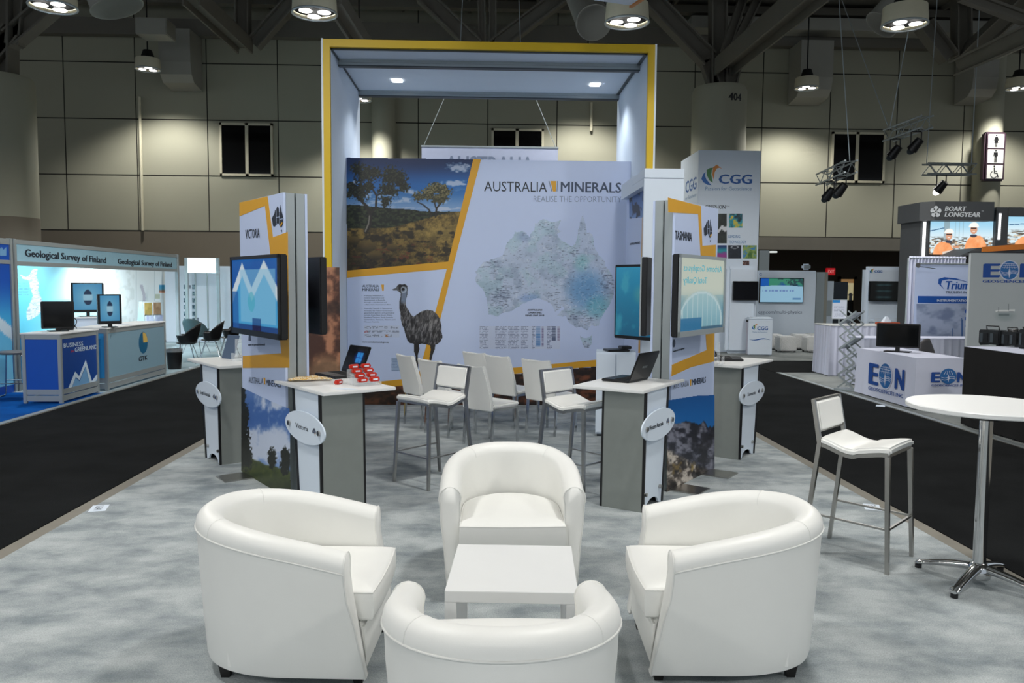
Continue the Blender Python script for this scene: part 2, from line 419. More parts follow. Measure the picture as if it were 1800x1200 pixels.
def hall_window(n, xl, yt, xr, yb, xm):
    a = aty(xl, yt, WY); c = aty(xr, yb, WY); mid = aty(xm, yt, WY)[0]
    x0, x1, z0, z1 = a[0], c[0], c[2], a[2]
    f = MB()
    for (p, q) in (((x0, z0), (x1, z0 + 0.07)), ((x0, z1 - 0.07), (x1, z1)), ((x0, z0), (x0 + 0.07, z1)), ((x1 - 0.07, z0), (x1, z1)), ((mid - 0.05, z0), (mid + 0.05, z1))):
        f.box(p[0], WY - 0.06, p[1], q[0], WY - 0.002, q[1])
    o = struct(f.build('window_%d' % n, M['cream']))
    MB().box(x0 + 0.07, WY - 0.03, z0 + 0.07, mid - 0.05, WY - 0.004, z1 - 0.07).build('pane', M['window'], o)
    MB().box(mid + 0.05, WY - 0.03, z0 + 0.07, x1 - 0.07, WY - 0.004, z1 - 0.07).build('pane', M['window'], o)
hall_window(1, 386, 216, 481, 310, 434)
hall_window(2, 864, 226, 955, 322, 909)
hall_window(3, 1462, 232, 1553, 322, 1507)
# roof
struct(MB().box(-34, -14, 10.45, 34, WY + 1, 10.6).build('ceiling', M['deck']))
for i, (y, z, h) in enumerate(((25.6, 9.35, 0.5), (24.9, 10.1, 0.22), (22.5, 9.9, 0.4), (18.0, 9.75, 0.5), (12.5, 9.75, 0.5), (5, 9.75, 0.5))):
    struct(MB().box(-34, y, z, 34, y + 0.3, z + h).build('roof_beam', M['steel_roof']))
b = MB()
for k in range(30): b.box(-30 + 2.1 * k, 12, 10.3, -29.93 + 2.1 * k, WY, 10.45)
struct(b.build('roof_joist', M['steel_roof']))
def rbeam(p, q, wd, h=None):
    a = aty(*p); c = aty(*q); o = MB()
    a = Vector(a); c = Vector(c); h = h or wd
    d = (c - a).normalized(); side = d.cross(Vector((0, 1, 0))).normalized() if abs(d.y) < 0.95 else Vector((1, 0, 0))
    nrm = d.cross(side).normalized()
    for s in (-1, 1): o.bar(a + side * s * (h / 2), c + side * s * (h / 2), 0.05, wd, up=side.cross(d))
    o.bar(a, c, h, 0.05, up=nrm)
    return struct(o.build('roof_strut', M['steel_roof']))
for p, q, wd in (((336, -6, 21), (431, 82, 24.5), 0.42), ((427, -6, 24.5), (427, 84, 24.5), 0.36), ((522, -6, 24.5), (446, 78, 24.5), 0.36),
                 ((742, -8, 24), (838, 84, 24), 0.4), ((846, -8, 24), (848, 90, 24), 0.18), ((866, -8, 24), (866, 90, 24), 0.18), ((990, -8, 24), (868, 84, 24), 0.4),
                 ((585, -6, 15), (672, 132, 18), 0.28),
                 ((1262, -8, 23.8), (1262, 152, 23.8), 0.42), ((1134, -10, 23.8), (1246, 106, 23.8), 0.46), ((1436, -20, 17), (1272, 118, 23.6), 0.5),
                 ((1308, -10, 24), (1275, 90, 23), 0.2), ((1336, -10, 24), (1284, 96, 23), 0.2),
                 ((1240, 106, 23.8), (1258, 158, 23.8), 0.3), ((1296, 100, 23.8), (1282, 156, 23.8), 0.3),
                 ((1690, -10, 24), (1690, 100, 24), 0.4), ((1624, 44, 24), (1668, 102, 24), 0.42), ((1812, -10, 22), (1700, 96, 24), 0.4),
                 ((1810, 58, 15), (1684, 116, 20), 0.34), ((1690, -8, 15), (1810, 36, 15), 0.16),
                 ((-30, 124, 20.4), (26, 56, 20.4), 0.42), ((20, 70, 20.4), (90, 10, 20.4), 0.4), ((4, -8, 20.4), (4, 140, 20.4), 0.5), ((34, -8, 20.4), (26, 80, 20.4), 0.3)):
    rbeam(p, q, wd)
def pillar(px, py, Y, rad, m, name='pillar'):
    c = aty(px, py, Y); b = MB().lathe([(0, c[2]), (rad * 0.93, c[2]), (rad, c[2] - 0.12), (rad, 3.4), (rad, 3.39), (rad, 0), (0, 0)], 48)
    o = struct(b.build(name, m, smooth=30)); o.location = (c[0], Y, 0); return o, c
p404, c404 = pillar(1265, 155, 23.8, 0.79, M['hallwall'])
pl, cl_ = pillar(-2, 136, 20.5, 0.78, M['hallwall'])
b = MB().lathe([(0.785, 3.3), (0.785, 0.0)], 48); o = struct(b.build('pillar_base_band', M['halllow'], smooth=30)); o.location = (cl_[0], 20.5, 0)
for px, rad in ((674, 0.38), (1744, 0.42)):
    pillar(px, 90, WY - 0.15, rad, M['hallwall'])
t = thing('pillar_number', 'black painted number high on the round concrete column', 'sign', (c404[0], 23.8, c404[2] - 0.44))
def wrap(x, z, r=0.796): return (r * math.sin(x / r), -r * math.cos(x / r), z)
letters(t, [('404', 0.03, -0.08, 0.47, 0.22, 0.03)], M['black'], mapf=wrap)
# conduits on the wall
for px, y0, y1 in ((245, 170, 405), (690, 180, 300), (1040, 180, 230)):
    a = aty(px, y0, WY - 0.1); c = aty(px, y1, WY - 0.1)
    o = MB().tube([(0, 0, 0), (0, 0, c[2] - a[2])], 0.045, 8).build('conduit', M['cream'], smooth=40); o.location = tuple(a)
    tag(o, {245: 'vertical conduit pipe on the panelled wall left of the black window', 690: 'dark slot pipe beside the half column behind the yellow frame', 1040: 'short bent conduit on the wall seen inside the frame top right'}[px], 'pipe')
# ducts
def duct_bend(px, py, wpx, label):
    Y = WY - 0.6; c = aty(px, py, Y); t_ = wpx / F * Y / 2; b = MB()
    rows = []
    for k in range(9):
        a = PI / 2 * k / 8; rows.append([(s_, 0.55 * math.sin(a) - 0.55 - r_ * math.cos(a) * 0 , 0) for s_, r_ in ((0, 0),)])
    hgt = 9.34 - c[2]; prof = [(-0.5, hgt), (-0.5, 0.1), (-0.42, -0.25), (-0.2, -0.45), (0.5, -0.55), (0.5, hgt)]
    v = []
    f = [b.bm.verts.new((-t_, y, z)) for y, z in prof]; g = [b.bm.verts.new((t_, y, z)) for y, z in prof]
    b.bm.faces.new(f); b.bm.faces.new(g[::-1])
    for i in range(len(prof)): b.bm.faces.new((f[i], g[i], g[(i + 1) % len(prof)], f[(i + 1) % len(prof)]))
    o = b.build('air_duct', M['duct']); o.location = tuple(c); return tag(o, label, 'duct')
duct_bend(318, 122, 52, 'curved metal air duct on the wall above the leftmost black window')
duct_bend(1424, 148, 56, 'curved metal air duct behind the lamp right of the numbered column')
duct_bend(1716, 148, 44, 'curved metal air duct on the wall above the restroom sign')
def duct_round(a, c, r, label):
    a = Vector(aty(*a)); c = Vector(aty(*c)); b = MB().tube([(0, 0, 0), c - a], r, 24); b.tube([(c - a) * 0.96, (c - a) * 1.0], r * 1.05, 24)
    o = b.build('round_duct', M['duct'], smooth=40); o.location = a; return tag(o, label, 'duct')
duct_round((1020, -14, 17), (1044, 40, 15.5), 0.33, 'round grey ventilation duct beside the ceiling lamp above the yellow frame')
duct_round((1600, -16, 15), (1548, 44, 15), 0.3, 'round grey ventilation duct behind the upper right ceiling lamp')
duct_round((190, -30, 17), (206, 14, 17), 0.5, 'round grey ventilation duct at the upper left of the hall roof')
duct_round((1815, 62, 21), (1752, 92, 22), 0.2, 'slim pale pipe under the roof above the restroom sign')
a = aty(245, 36, 23.4); c = aty(300, 66, 23.4)
tag(MB().box(a[0], 23.1, c[2], c[0], 23.8, a[2]).build('duct_box', M['duct'], bevel=0.02), 'square grey duct box hanging under the roof left of the frame', 'duct')
a = aty(1210, 34, 25.2); c = aty(1800, 66, 25.2)
tag(MB().box(a[0], 24.8, c[2], c[0], 25.5, a[2]).build('duct_run', M['duct'], bevel=0.02), 'long rectangular duct along the roof right of the numbered column', 'duct')

# ---------------------------------------------------------------- ceiling lamps
def lamp_body(t, rad, h, drop):
    MB().lathe([(rad, 0), (rad * 1.02, 0.02), (rad, h * 0.5), (rad * 0.97, h), (0, h + 0.03)], 40).build('housing', M['cream'], t, smooth=35)
    MB().tube([(rad * math.cos(a), rad * math.sin(a), 0) for a in [2 * PI * k / 40 for k in range(40)]], 0.018, 8, True).build('rim', M['alu'], t, smooth=60)
    MB().lathe([(0, 0.06), (rad * 0.96, 0.06)], 40).build('reflector_plate', M['black_matt'], t)
    for k in range(3):
        a = 2 * PI * k / 3 + 0.5
        MB().lathe([(0, 0.0), (rad * 0.30, 0.0), (rad * 0.30, 0.008)], 24, (rad * 0.48 * math.cos(a), rad * 0.48 * math.sin(a), 0.0)).build('lens', M['glow'], t, smooth=40)
    MB().tube([(0, 0, h), (0, 0, h + 0.25)], [rad * 0.6, rad * 0.35], 20).build('gear_box', M['black_matt'], t, smooth=40)
    MB().tube([(0, 0, h + 0.2), (0, 0, drop)], 0.02, 8).build('stem', M['black_matt'], t)
def spot(t, W, ang, blend, rad):
    ld = bpy.data.lights.new('lamp_light', 'SPOT'); ld.energy = W; ld.spot_size = R(ang); ld.spot_blend = blend; ld.shadow_soft_size = rad
    ld.color = (1.0, 0.985, 0.95)
    lo = bpy.data.objects.new('lamp_light', ld); COL.objects.link(lo); lo.parent = t; lo.location = (0, 0, -0.06)
    return lo
for px, py, Y, lab in ((93, 12, 13.6, 'round cream ceiling lamp with three lenses at the upper left of the hall'), (553, 24, 13.6, 'round cream ceiling lamp just left of the yellow frame top'),
                       (1102, 40, 13.6, 'round cream ceiling lamp above the right end of the yellow frame'), (1590, 44, 13.6, 'round cream ceiling lamp above the hanging truss on the right')):
    p = aty(px, py, Y); t = thing('ceiling_lamp', lab, 'lamp', p, px * 0.01, 'large ceiling lamps over the stands'); lamp_body(t, 0.36, 0.3, 10.45 - p[2]); spot(t, LAMP_W, 170, 0.35, 0.3)
for px, py, Y, lab in ((260, 122, 24.3, 'small round lamp near the wall, left of the black window'), (632, 176, 24.3, 'small dark lamp near the wall behind the frame left panel'),
                       (1033, 134, 24.3, 'small wall lamp hidden behind the frame ceiling'),
                       (1418, 155, 24.3, 'small round lamp near the wall, right of the numbered column'), (1790, 156, 24.3, 'small round lamp near the wall, above the restroom sign')):
    p = aty(px, py, Y); p[2] = min(p[2], 8.0); t = thing('ceiling_lamp', lab, 'lamp', p, px * 0.01, 'small lamps along the rear wall'); lamp_body(t, 0.35, 0.3, 10.45 - p[2]); spot(t, LAMP_WALL_W, 128, 0.55, 0.2)
for y in (4.5, -4.5):
    for x in (-8.0, -3.1, 2.1, 7.0):
        t = thing('ceiling_lamp', 'ceiling lamp of the row above and behind the viewer', 'lamp', (x, y, 6.5), 0.3, 'ceiling lamps out of view'); lamp_body(t, 0.36, 0.3, 3.9); spot(t, LAMP_W, 170, 0.35, 0.3)
# ---------------------------------------------------------------- hanging lighting trusses and signs
def stage_light(t, p, aim=0.0, lit=False):
    b = MB().tube([(p[0] + 0.1 * math.sin(aim), p[1] - 0.05, p[2] - 0.2), (p[0] - 0.06 * math.sin(aim), p[1] + 0.1, p[2] - 0.42)], [0.09, 0.12], 14); o = b.build('spotlight', M['black'], t, smooth=40)
    b2 = MB().bar((p[0] - 0.12, p[1], p[2] - 0.3), (p[0] - 0.12, p[1], p[2] - 0.02), 0.02).bar((p[0] + 0.12, p[1], p[2] - 0.3), (p[0] + 0.12, p[1], p[2] - 0.02), 0.02).bar((p[0] - 0.12, p[1], p[2] - 0.02), (p[0] + 0.12, p[1], p[2] - 0.02), 0.03)
    b2.build('yoke', M['black'], o)
    MB().lathe([(0, 0), (0.1, 0)], 14, (0, 0, 0)).build('lens', M['glow'] if lit else M['alu_dark'], o).matrix_local = Matrix.Translation((p[0] - 0.065 * math.sin(aim), p[1] + 0.105, p[2] - 0.432)) @ Matrix.Rotation(R(-55), 4, 'X')
def truss(a, c, lights, cables, label):
    a = Vector(a); c = Vector(c); t = thing('lighting_truss', label, 'truss', tuple((a + c) / 2))
    mid = (a + c) / 2; a = a - mid; c = c - mid; d = (c - a).normalized(); s = d.cross(Vector((0, 0, 1))).normalized()
    b = MB(); q = 0.13; cs = [s * q + Vector((0, 0, q)), s * -q + Vector((0, 0, q)), s * -q + Vector((0, 0, -q)), s * q + Vector((0, 0, -q))]
    for o in cs: b.tube([a + o, c + o], 0.022, 8)
    n = 6
    for k in range(n):
        for i in range(4):
            o, p = (cs[i], cs[(i + 1) % 4]) if k % 2 else (cs[(i + 1) % 4], cs[i])
            b.tube([a.lerp(c, k / n) + o, a.lerp(c, (k + 1) / n) + p], 0.01, 6)
    b.build('frame', M['alu'], t, smooth=40)
    for f in lights: stage_light(t, a.lerp(c, f) + Vector((0, 0, -0.12)), 0.8, len(lights) == 1)
    for f, q2 in cables:
        s0 = a.lerp(c, f) + Vector((0, 0, q)); e0 = Vector(q2) - mid; k = (10.44 - mid.z - s0.z) / (e0.z - s0.z)
        MB().tube([s0, s0.lerp(e0, k)], 0.012, 6).build('cable', M['alu'], t)
    return t
truss((9.78, 19.4, 5.42), (9.78, 17.7, 5.42), (0.2, 0.75), ((0.02, aty(1515, 96, 20)), (0.02, aty(1588, 100, 19))), 'silver lighting truss hung by white cables in front of the right window, two spotlights')
truss((8.5, 20.2, 4.45), (8.2, 17.9, 4.45), (0.3, 0.7), ((0.95, aty(1482, 108, 18)),), 'small silver lighting truss hanging low at the left edge of the right window')
truss((11.05, 20, 4.72), (12.3, 20, 4.72), (0.35,), ((0.03, aty(1640, 112, 20)), (0.95, aty(1712, 200, 20))), 'level silver lighting truss with one spotlight left of the restroom sign')
a = aty(1733, 231, 25.3); c = aty(1766, 318, 25.3)
t = thing('restroom_sign', 'tall purple framed restroom sign with three white pictogram squares', 'sign', ((a[0] + c[0]) / 2, 25.3, c[2]))
W_ = c[0] - a[0]; H_ = a[2] - c[2]
MB().box(-W_ / 2, 0, 0, W_ / 2, 0.25, H_).build('case', mat('plum_paint', rgb(48, 26, 40), 0.5), t, bevel=0.05)
for k in range(3):
    z0 = 0.07 + k * (H_ - 0.1) / 3; z1 = z0 + (H_ - 0.1) / 3 - 0.05; zc = (z0 + z1) / 2; q = (z1 - z0)
    MB().plate([(-W_ / 2 + 0.09, z0), (W_ / 2 - 0.09, z0), (W_ / 2 - 0.09, z1), (-W_ / 2 + 0.09, z1)], 0, 0.012).build('pictogram_square', mat('sign_white', rgb(215, 215, 205), 0.5, emit=rgb(215, 215, 205), es=0.08), t)
    b = MB(); circ = lambda cx, cz, r: [(cx + r * math.cos(2 * PI * i / 20), cz + r * math.sin(2 * PI * i / 20)) for i in range(20)]
    if k > 0:
        b.plate(circ(0, z1 - 0.09 * q, 0.065 * q), -0.013, 0.004)
        if k == 1: b.plate([(-.15 * q, z1 - .2 * q), (.15 * q, z1 - .2 * q), (.17 * q, z1 - .5 * q), (.12 * q, z1 - .5 * q), (.09 * q, z1 - .3 * q), (.09 * q, z0 + .06 * q), (.01 * q, z0 + .06 * q), (.01 * q, zc - .05 * q), (-.01 * q, zc - .05 * q), (-.01 * q, z0 + .06 * q), (-.09 * q, z0 + .06 * q), (-.09 * q, z1 - .3 * q), (-.12 * q, z1 - .5 * q), (-.17 * q, z1 - .5 * q)], -0.013, 0.004)
        else: b.plate([(-.1 * q, z1 - .2 * q), (.1 * q, z1 - .2 * q), (.2 * q, z1 - .5 * q), (.15 * q, z1 - .52 * q), (.08 * q, z1 - .32 * q), (.16 * q, z1 - .66 * q), (.08 * q, z1 - .66 * q), (.08 * q, z0 + .05 * q), (.01 * q, z0 + .05 * q), (.01 * q, z1 - .66 * q), (-.01 * q, z1 - .66 * q), (-.01 * q, z0 + .05 * q), (-.08 * q, z0 + .05 * q), (-.08 * q, z1 - .66 * q), (-.16 * q, z1 - .66 * q), (-.08 * q, z1 - .32 * q), (-.15 * q, z1 - .52 * q), (-.2 * q, z1 - .5 * q)], -0.013, 0.004)
    else:
        b.plate(circ(-.06 * q, z1 - .1 * q, .06 * q), -0.013, 0.004)
        b.plate([(-.1 * q, z1 - .2 * q), (-.02 * q, z1 - .2 * q), (.0, z1 - .42 * q), (.16 * q, z1 - .42 * q), (.16 * q, z1 - .48 * q), (.0, z1 - .48 * q), (.01 * q, z1 - .56 * q), (.2 * q, z1 - .56 * q), (.3 * q, z0 + .1 * q), (.22 * q, z0 + .08 * q), (.14 * q, z1 - .63 * q), (-.06 * q, z1 - .63 * q)], -0.013, 0.004)
        ring = [( -.06 * q + .27 * q * math.cos(R(a_)), z0 + .3 * q + .27 * q * math.sin(R(a_))) for a_ in range(120, 345, 12)]
        b.plate(ring + [(-.06 * q + .22 * q * math.cos(R(a_)), z0 + .3 * q + .22 * q * math.sin(R(a_))) for a_ in range(336, 112, -12)], -0.013, 0.004)
    b.build('pictogram', M['black'], t)
a = atz(1110, 13, 5.0)
t = thing('hanging_sign', 'pale square hanging sign with an orange edge cut by the top picture edge', 'sign', (a[0], a[1], 5.0), R(18.6))
MB().box(-1.5, -1.5, 0.02, 0, 0, 1.2).build('case', M['fabric'], t); MB().box(-0.02, -1.5, 0, 0.02, 0.02, 0.1).build('orange_edge', mat('orange_trim', rgb(190, 120, 50), 0.5), t)
for x in (-1.4, -0.1):
    for y in (-1.4, -0.1): MB().tube([(x, y, 1.2), (x, y, 4.75)], 0.006, 6).build('cable', M['alu'], t)
def exit_sign(px, py, Y, wd, label):
    p = aty(px, py, Y); t = thing('exit_sign', label, 'sign', p); e = mat('exit_red', rgb(190, 20, 30), 0.5, emit=rgb(200, 20, 30), es=0.35)
    MB().box(-wd / 2, 0, -0.12, wd / 2, 0.12, 0.12).build('case', e, t, bevel=0.01)
    MB().tube([(0, 0.06, 0.12), (0, 0.06, max(0.14, zb - 0.1 - p[2]))], 0.012, 6).build('stem', M['black'], t) if Y > 26 else None
    letters(t, [('EXIT', -wd * 0.36, -0.06, wd * 0.36, 0.12, 0.015)], mat('exit_pale', rgb(240, 150, 150), 0.5, emit=rgb(255, 170, 170), es=0.3))
exit_sign(1461, 477, 27.5, 0.3, 'small red lit exit sign in the dark lobby above the doorway')
exit_sign(1614, 395, 25.87, 0.34, 'small red lit exit sign on the wall left of the grey lit tower')
# lobby: lit doorway and downlights
p = aty(1490, 524, 31.8)
t = thing('lit_doorway', 'warm lit doorway showing a far room at the back of the dark lobby', 'doorway', (p[0], 31.9, 0))
def room(U, V):
    c = np.zeros(U.shape + (3,)); c[:] = C(196, 184, 140); c[V > 0.8] = C(150, 110, 60)
    c[(V < 0.72) & (np.abs(U - 0.45) < 0.2) & (V > 0.45)] = C(150, 140, 105); c[(np.hypot((U - 0.8) * 0.6, V - 0.25) < 0.1) | ((np.abs(U - 0.8) < 0.14) & (V < 0.2))] = C(12, 10, 10)
    return c
paint(t, 'room_view', -0.27, 1.2, 0.27, 2.05, 20, 30, room, M['paint_screen'], 0)
f = MB().box(-0.37, -0.05, 0, -0.27, 0.05, 2.15).box(0.27, -0.05, 0, 0.37, 0.05, 2.15).box(-0.37, -0.05, 2.05, 0.37, 0.05, 2.15); f.build('door_frame', M['halldark'], t)
MB().box(-0.27, 0.0, 0, 0.27, 0.04, 1.2).build('door_leaf', M['black_matt'], t)
for px, py, lab in ((1600, 450, 'small lit downlight disc under the lobby ceiling beside the grey tower'), (1358, 444, 'small lit ledge light at the left of the dark lobby')):
    p = aty(px, py, 28); o = MB().lathe([(0, 0), (0.16, 0), (0.16, 0.05), (0, 0.06)], 20).build('downlight', mat('dim_glow', (1, 1, 1), 0.5, emit=(0.8, 0.85, 0.8), es=0.8)); o.location = tuple(p); tag(o, lab, 'lamp'); MB().tube([(0, 0, 0.05), (0, 0, zb - 0.1 - p[2])], 0.012, 6).build('stem', M['black'], o)
# ================================================================ THE LARGE STAND: frame and picture wall
FY0, FY1 = 10.35, 12.75; FX0, FX1 = -2.07, 2.145; IX0, IX1 = -1.985, 2.06; FZ = 4.81; IZ = 4.715
t = thing('yellow_frame', 'tall open box frame edged in yellow with white fabric ceiling around the picture wall', 'frame', (0.04, FY0, 0))
ox = 0.04
def L(x, y, z): return (x - ox, y - FY0, z)
def bx(b, x0, y0, z0, x1, y1, z1): return b.box(x0 - ox, y0 - FY0, z0, x1 - ox, y1 - FY0, z1)
bx(MB(), FX0, FY0, 0, IX0, FY0 + 0.06, FZ).build('yellow_post', M['yellow'], t)
bx(MB(), IX1, FY0, 0, FX1, FY0 + 0.06, FZ).build('yellow_post', M['yellow'], t)
bx(MB(), IX0, FY0, IZ, IX1, FY0 + 0.06, FZ).build('yellow_lintel', M['yellow'], t)
bx(MB(), FX0 - 0.025, FY0 + 0.005, 0, FX0, FY1, FZ + 0.01).build('side_cladding', M['white'], t)
bx(MB(), FX1, FY0 + 0.005, 0, FX1 + 0.025, FY1, FZ + 0.01).build('side_cladding', M['white'], t)
bx(MB(), IX0 - 0.03, FY0 + 0.06, 0, IX0, FY1, IZ).build('fabric_side', M['fabric'], t)
bx(MB(), IX1, FY0 + 0.06, 0, IX1 + 0.03, FY1, IZ).build('fabric_side', M['fabric'], t)
bx(MB(), IX0, FY0 + 0.06, IZ, IX1, FY1, IZ + 0.04).build('fabric_ceiling', M['fabric'], t)
bx(MB(), IX0, FY0 + 0.06, IZ - 0.015, IX1, FY0 + 0.1, IZ).build('shadow_gap', M['alu_dark'], t)
for y in (10.9, 12.6):
    b = MB(); bx(b, IX0 + 0.005, y, IZ - 0.075, IX1 - 0.005, y + 0.1, IZ - 0.045); bx(b, IX0 + 0.005, y + 0.008, IZ - 0.045, IX1 - 0.005, y + 0.1, IZ - 0.038); bx(b, IX0 + 0.005, y, IZ - 0.038, IX1 - 0.005, y + 0.1, IZ)
    b.build('cross_beam', M['alu'], t)
    bx(MB(), IX0 + 0.005, y - 0.004, IZ - 0.09, IX1 - 0.005, y + 0.1, IZ - 0.075).build('beam_seal', M['alu_dark'], t)
bx(MB(), IX0 + 0.002, FY0 + 0.06, IZ - 0.02, IX0 + 0.02, FY1, IZ).build('corner_trim', M['alu_dark'], t)
bx(MB(), IX1 - 0.04, FY0 + 0.06, IZ - 0.02, IX1 - 0.002, FY1, IZ).build('corner_trim', M['alu_dark'], t)
for px, py in ((698, 143), (1046, 150)):
    p = atz(px, py, IZ - 0.02); o = MB().box(-0.075, -0.075, 0, 0.075, 0.075, 0.018).build('downlight', M['glow'], t, bevel=0.004); o.location = L(p[0], p[1], IZ - 0.02)
    ld = bpy.data.lights.new('downlight_light', 'SPOT'); ld.energy = 60; ld.spot_size = R(125); ld.spot_blend = 0.8; ld.shadow_soft_size = 0.08; ld.color = (0.92, 0.96, 1)
    lo = bpy.data.objects.new('downlight_light', ld); COL.objects.link(lo); lo.parent = t; lo.location = L(p[0], p[1], IZ - 0.05)
for px in (1143, 1146, 1140):
    pass
# hanging sign behind
a = aty(741, 258, 14.6); c = aty(980, 330, 14.6)
t = thing('hanging_banner', 'pale hanging banner reading AUSTRALIA behind the picture wall', 'banner', ((a[0] + c[0]) / 2, 14.6, 0))
w2 = (c[0] - a[0]) / 2
MB().box(-w2, 0, 2.6, w2, 0.05, a[2]).build('panel', mat('lavender_panel', rgb(168, 176, 198), 0.5), t)
MB().box(-w2 - 0.01, -0.01, a[2], w2 + 0.01, 0.06, a[2] + 0.03).build('top_rail', M['alu'], t)
fr = frame_of(t); q0 = fr.on(783, 304); q1 = fr.on(938, 274)
letters(t, [('AUSTRALIA', q0[0], q0[1], q1[0], q1[1] - q0[1], 0.02)], M['ink3'])
for sx in (-1, 1):
    MB().tube([(sx * w2 * 0.97, 0.02, a[2] + 0.02), (sx * w2 * 0.45, 0.02, a[2] + 1.5), (sx * w2 * 0.3, 0.02, 9.7)], 0.006, 6).build('cable', M['alu'], t)

# ---------------------------------------------------------------- picture wall
t = PW = thing('picture_wall', 'wide printed wall with outback photograph, emu and map of Australia inside the yellow frame', 'wall panel', (0.04, 11.454, 0))
HW = 2.02; PH = 3.505
MB().box(-HW, 0, 0, HW, 0.12, PH).build('panel', M['white_sheet'], t)
fr = frame_of(t)
def V2(ps): return [fr.on(*p) for p in ps]
# outback photograph
ph = [(609, 277), (832, 279.8), (788, 460), (610, 476)]
def outback(U, V):
    x = 600 + (U * 250) ; y = 500 - V * 225                 # in picture units of the photograph
    cx = (x - 600) * 5.715; cy = (y - 270) * 5.715
    sky = mixc(C(8, 40, 86), C(34, 104, 176), sm(60, 330, cy)); sky = mixc(sky, C(126, 162, 206), sm(330, 560, cy))
    cl = fbm(cx / 130, cy / 32, 3, 5); sky = mixc(sky, C(196, 206, 224), sm(.56, .72, cl) * sm(300, 480, cy) * 0.8)
    for (ax, ay, rx, ry) in ((1170, 140, 140, 55), (1140, 295, 150, 38), (690, 378, 80, 30), (140, 290, 40, 25), (130, 150, 50, 16)):
        d = np.hypot((cx - ax) / rx, (cy - ay) / ry) + (fbm(cx / 40, cy / 18, 9) - .5) * 1.3
        sky = mixc(sky, C(190, 200, 222), (1 - sm(.4, 1.0, d)) * 0.85)
    hor = 512 + sm(100, 600, cx) * 40 + sm(600, 900, cx) * 26 - 12 * (fbm(cx / 40, cx * 0, 4) - .5)
    bush = mixc(C(18, 26, 18), C(60, 68, 44), sm(.35, .75, fbm(cx / 26, cy / 18, 21, 4)))
    c = mixc(sky, bush, (cy > hor).astype(float))
    gl = 745 - sm(350, 1250, cx) * 170 + (fbm(cx / 30, cy / 60, 8) - .5) * 16
    n1 = fbm(cx / 62, cy / 40, 31, 2); n2 = fbm(cx / 9, cy / 9, 33, 3)
    near = sm(700, 1150, cy)
    gr = mixc(C(70, 58, 28), C(150, 124, 62), sm(.3, .72, n1 * .6 + n2 * .4)); gr = mixc(gr, C(176, 150, 84), sm(640, 800, cy) * (1 - sm(760, 950, cy)) * sm(400, 1000, cx) * 0.55)
    gr = mixc(gr, C(36, 30, 18), sm(.52, .7, fbm(cx / 70 + 5, cy / 44, 41, 3)) * 0.85)
    gr = mixc(gr, C(136, 66, 40), sm(.58, .72, fbm(cx / 60, cy / 24, 52, 4)) * sm(840, 980, cy) * (1 - sm(760, 1000, cx)) * 0.9)
    gr = gr * (1 - 0.45 * near * (1 - sm(300, 1100, cx)))[..., None]
    c = mixc(c, gr, sm(-6, 8, cy - gl))
    for (ax, ay, rr) in ((250, 930, 105), (120, 870, 70), (510, 940, 60), (340, 1020, 80)):
        d = np.hypot((cx - ax) / rr, (cy - ay) / (rr * .7)); bl = 1 - sm(.8, 1.05, d + (n2 - .5) * .3)
        c = mixc(c, mixc(C(104, 86, 44), C(40, 32, 18), sm(-.6, .8, (cy - ay) / rr)), bl * .9)
    # trees: trunks, then leaf clumps
    def strk(pts, w0, w1, col):
        nonlocal c
        for i in range(len(pts) - 1):
            d, tt = seg_d(cx, cy, pts[i], pts[i + 1]); f0 = i / (len(pts) - 1); w_ = w0 + (w1 - w0) * f0
            c = mixc(c, col, (1 - sm(w_ - 2, w_ + 3, d)))
    dk = C(40, 36, 32); lt = C(126, 122, 112)
    strk([(245, 780), (285, 700), (290, 600), (250, 520), (200, 470), (120, 400)], 20, 8, dk); strk([(240, 775), (272, 700), (282, 620)], 7, 4, lt)
    strk([(300, 585), (345, 540), (352, 420), (300, 330)], 12, 7, dk); strk([(352, 420), (420, 380)], 8, 5, dk); strk([(425, 530), (440, 440)], 9, 6, dk); strk([(210, 470), (210, 330), (180, 240)], 10, 5, dk)
    strk([(945, 630), (955, 545), (1000, 490), (1060, 440)], 9, 4, dk); strk([(950, 545), (925, 460)], 7, 4, dk); strk([(905, 625), (880, 560), (820, 510), (760, 480)], 8, 4, dk)
    lf = fbm(cx / 16, cy / 16, 71, 3)
    for (ax, ay, rx, ry) in ((170, 150, 80, 70), (250, 200, 130, 100), (330, 190, 90, 70), (110, 340, 90, 70), (200, 380, 90, 110), (260, 320, 70, 60), (500, 230, 140, 110), (590, 260, 80, 110), (470, 360, 110, 100), (620, 330, 70, 60), (440, 470, 70, 70), (80, 400, 50, 50)):
        d = np.hypot((cx - ax) / rx, (cy - ay) / ry) + (lf - .5) * 1.5; k = 1 - sm(.72, .92, d)
        c = mixc(c, mixc(C(16, 22, 14), C(74, 76, 52), sm(.4, .8, fbm(cx / 11, cy / 11, 77, 3)) * .8), k)
    for (ax, ay, rx, ry) in ((950, 350, 130, 70), (1030, 380, 90, 70), (880, 400, 90, 80), (780, 430, 65, 60), (970, 440, 100, 70)):
        d = np.hypot((cx - ax) / rx, (cy - ay) / ry) + (lf - .5) * 1.3; k = 1 - sm(.72, .95, d)
        c = mixc(c, mixc(C(50, 50, 32), C(136, 128, 88), sm(.35, .75, fbm(cx / 11, cy / 11, 78, 3)) * (1 - .5 * sm(380, 480, cy))), k)
    return c * 0.96
def px_patch(x0, y0, x1, y1): return fr.on(x0, y1), fr.on(x1, y0)
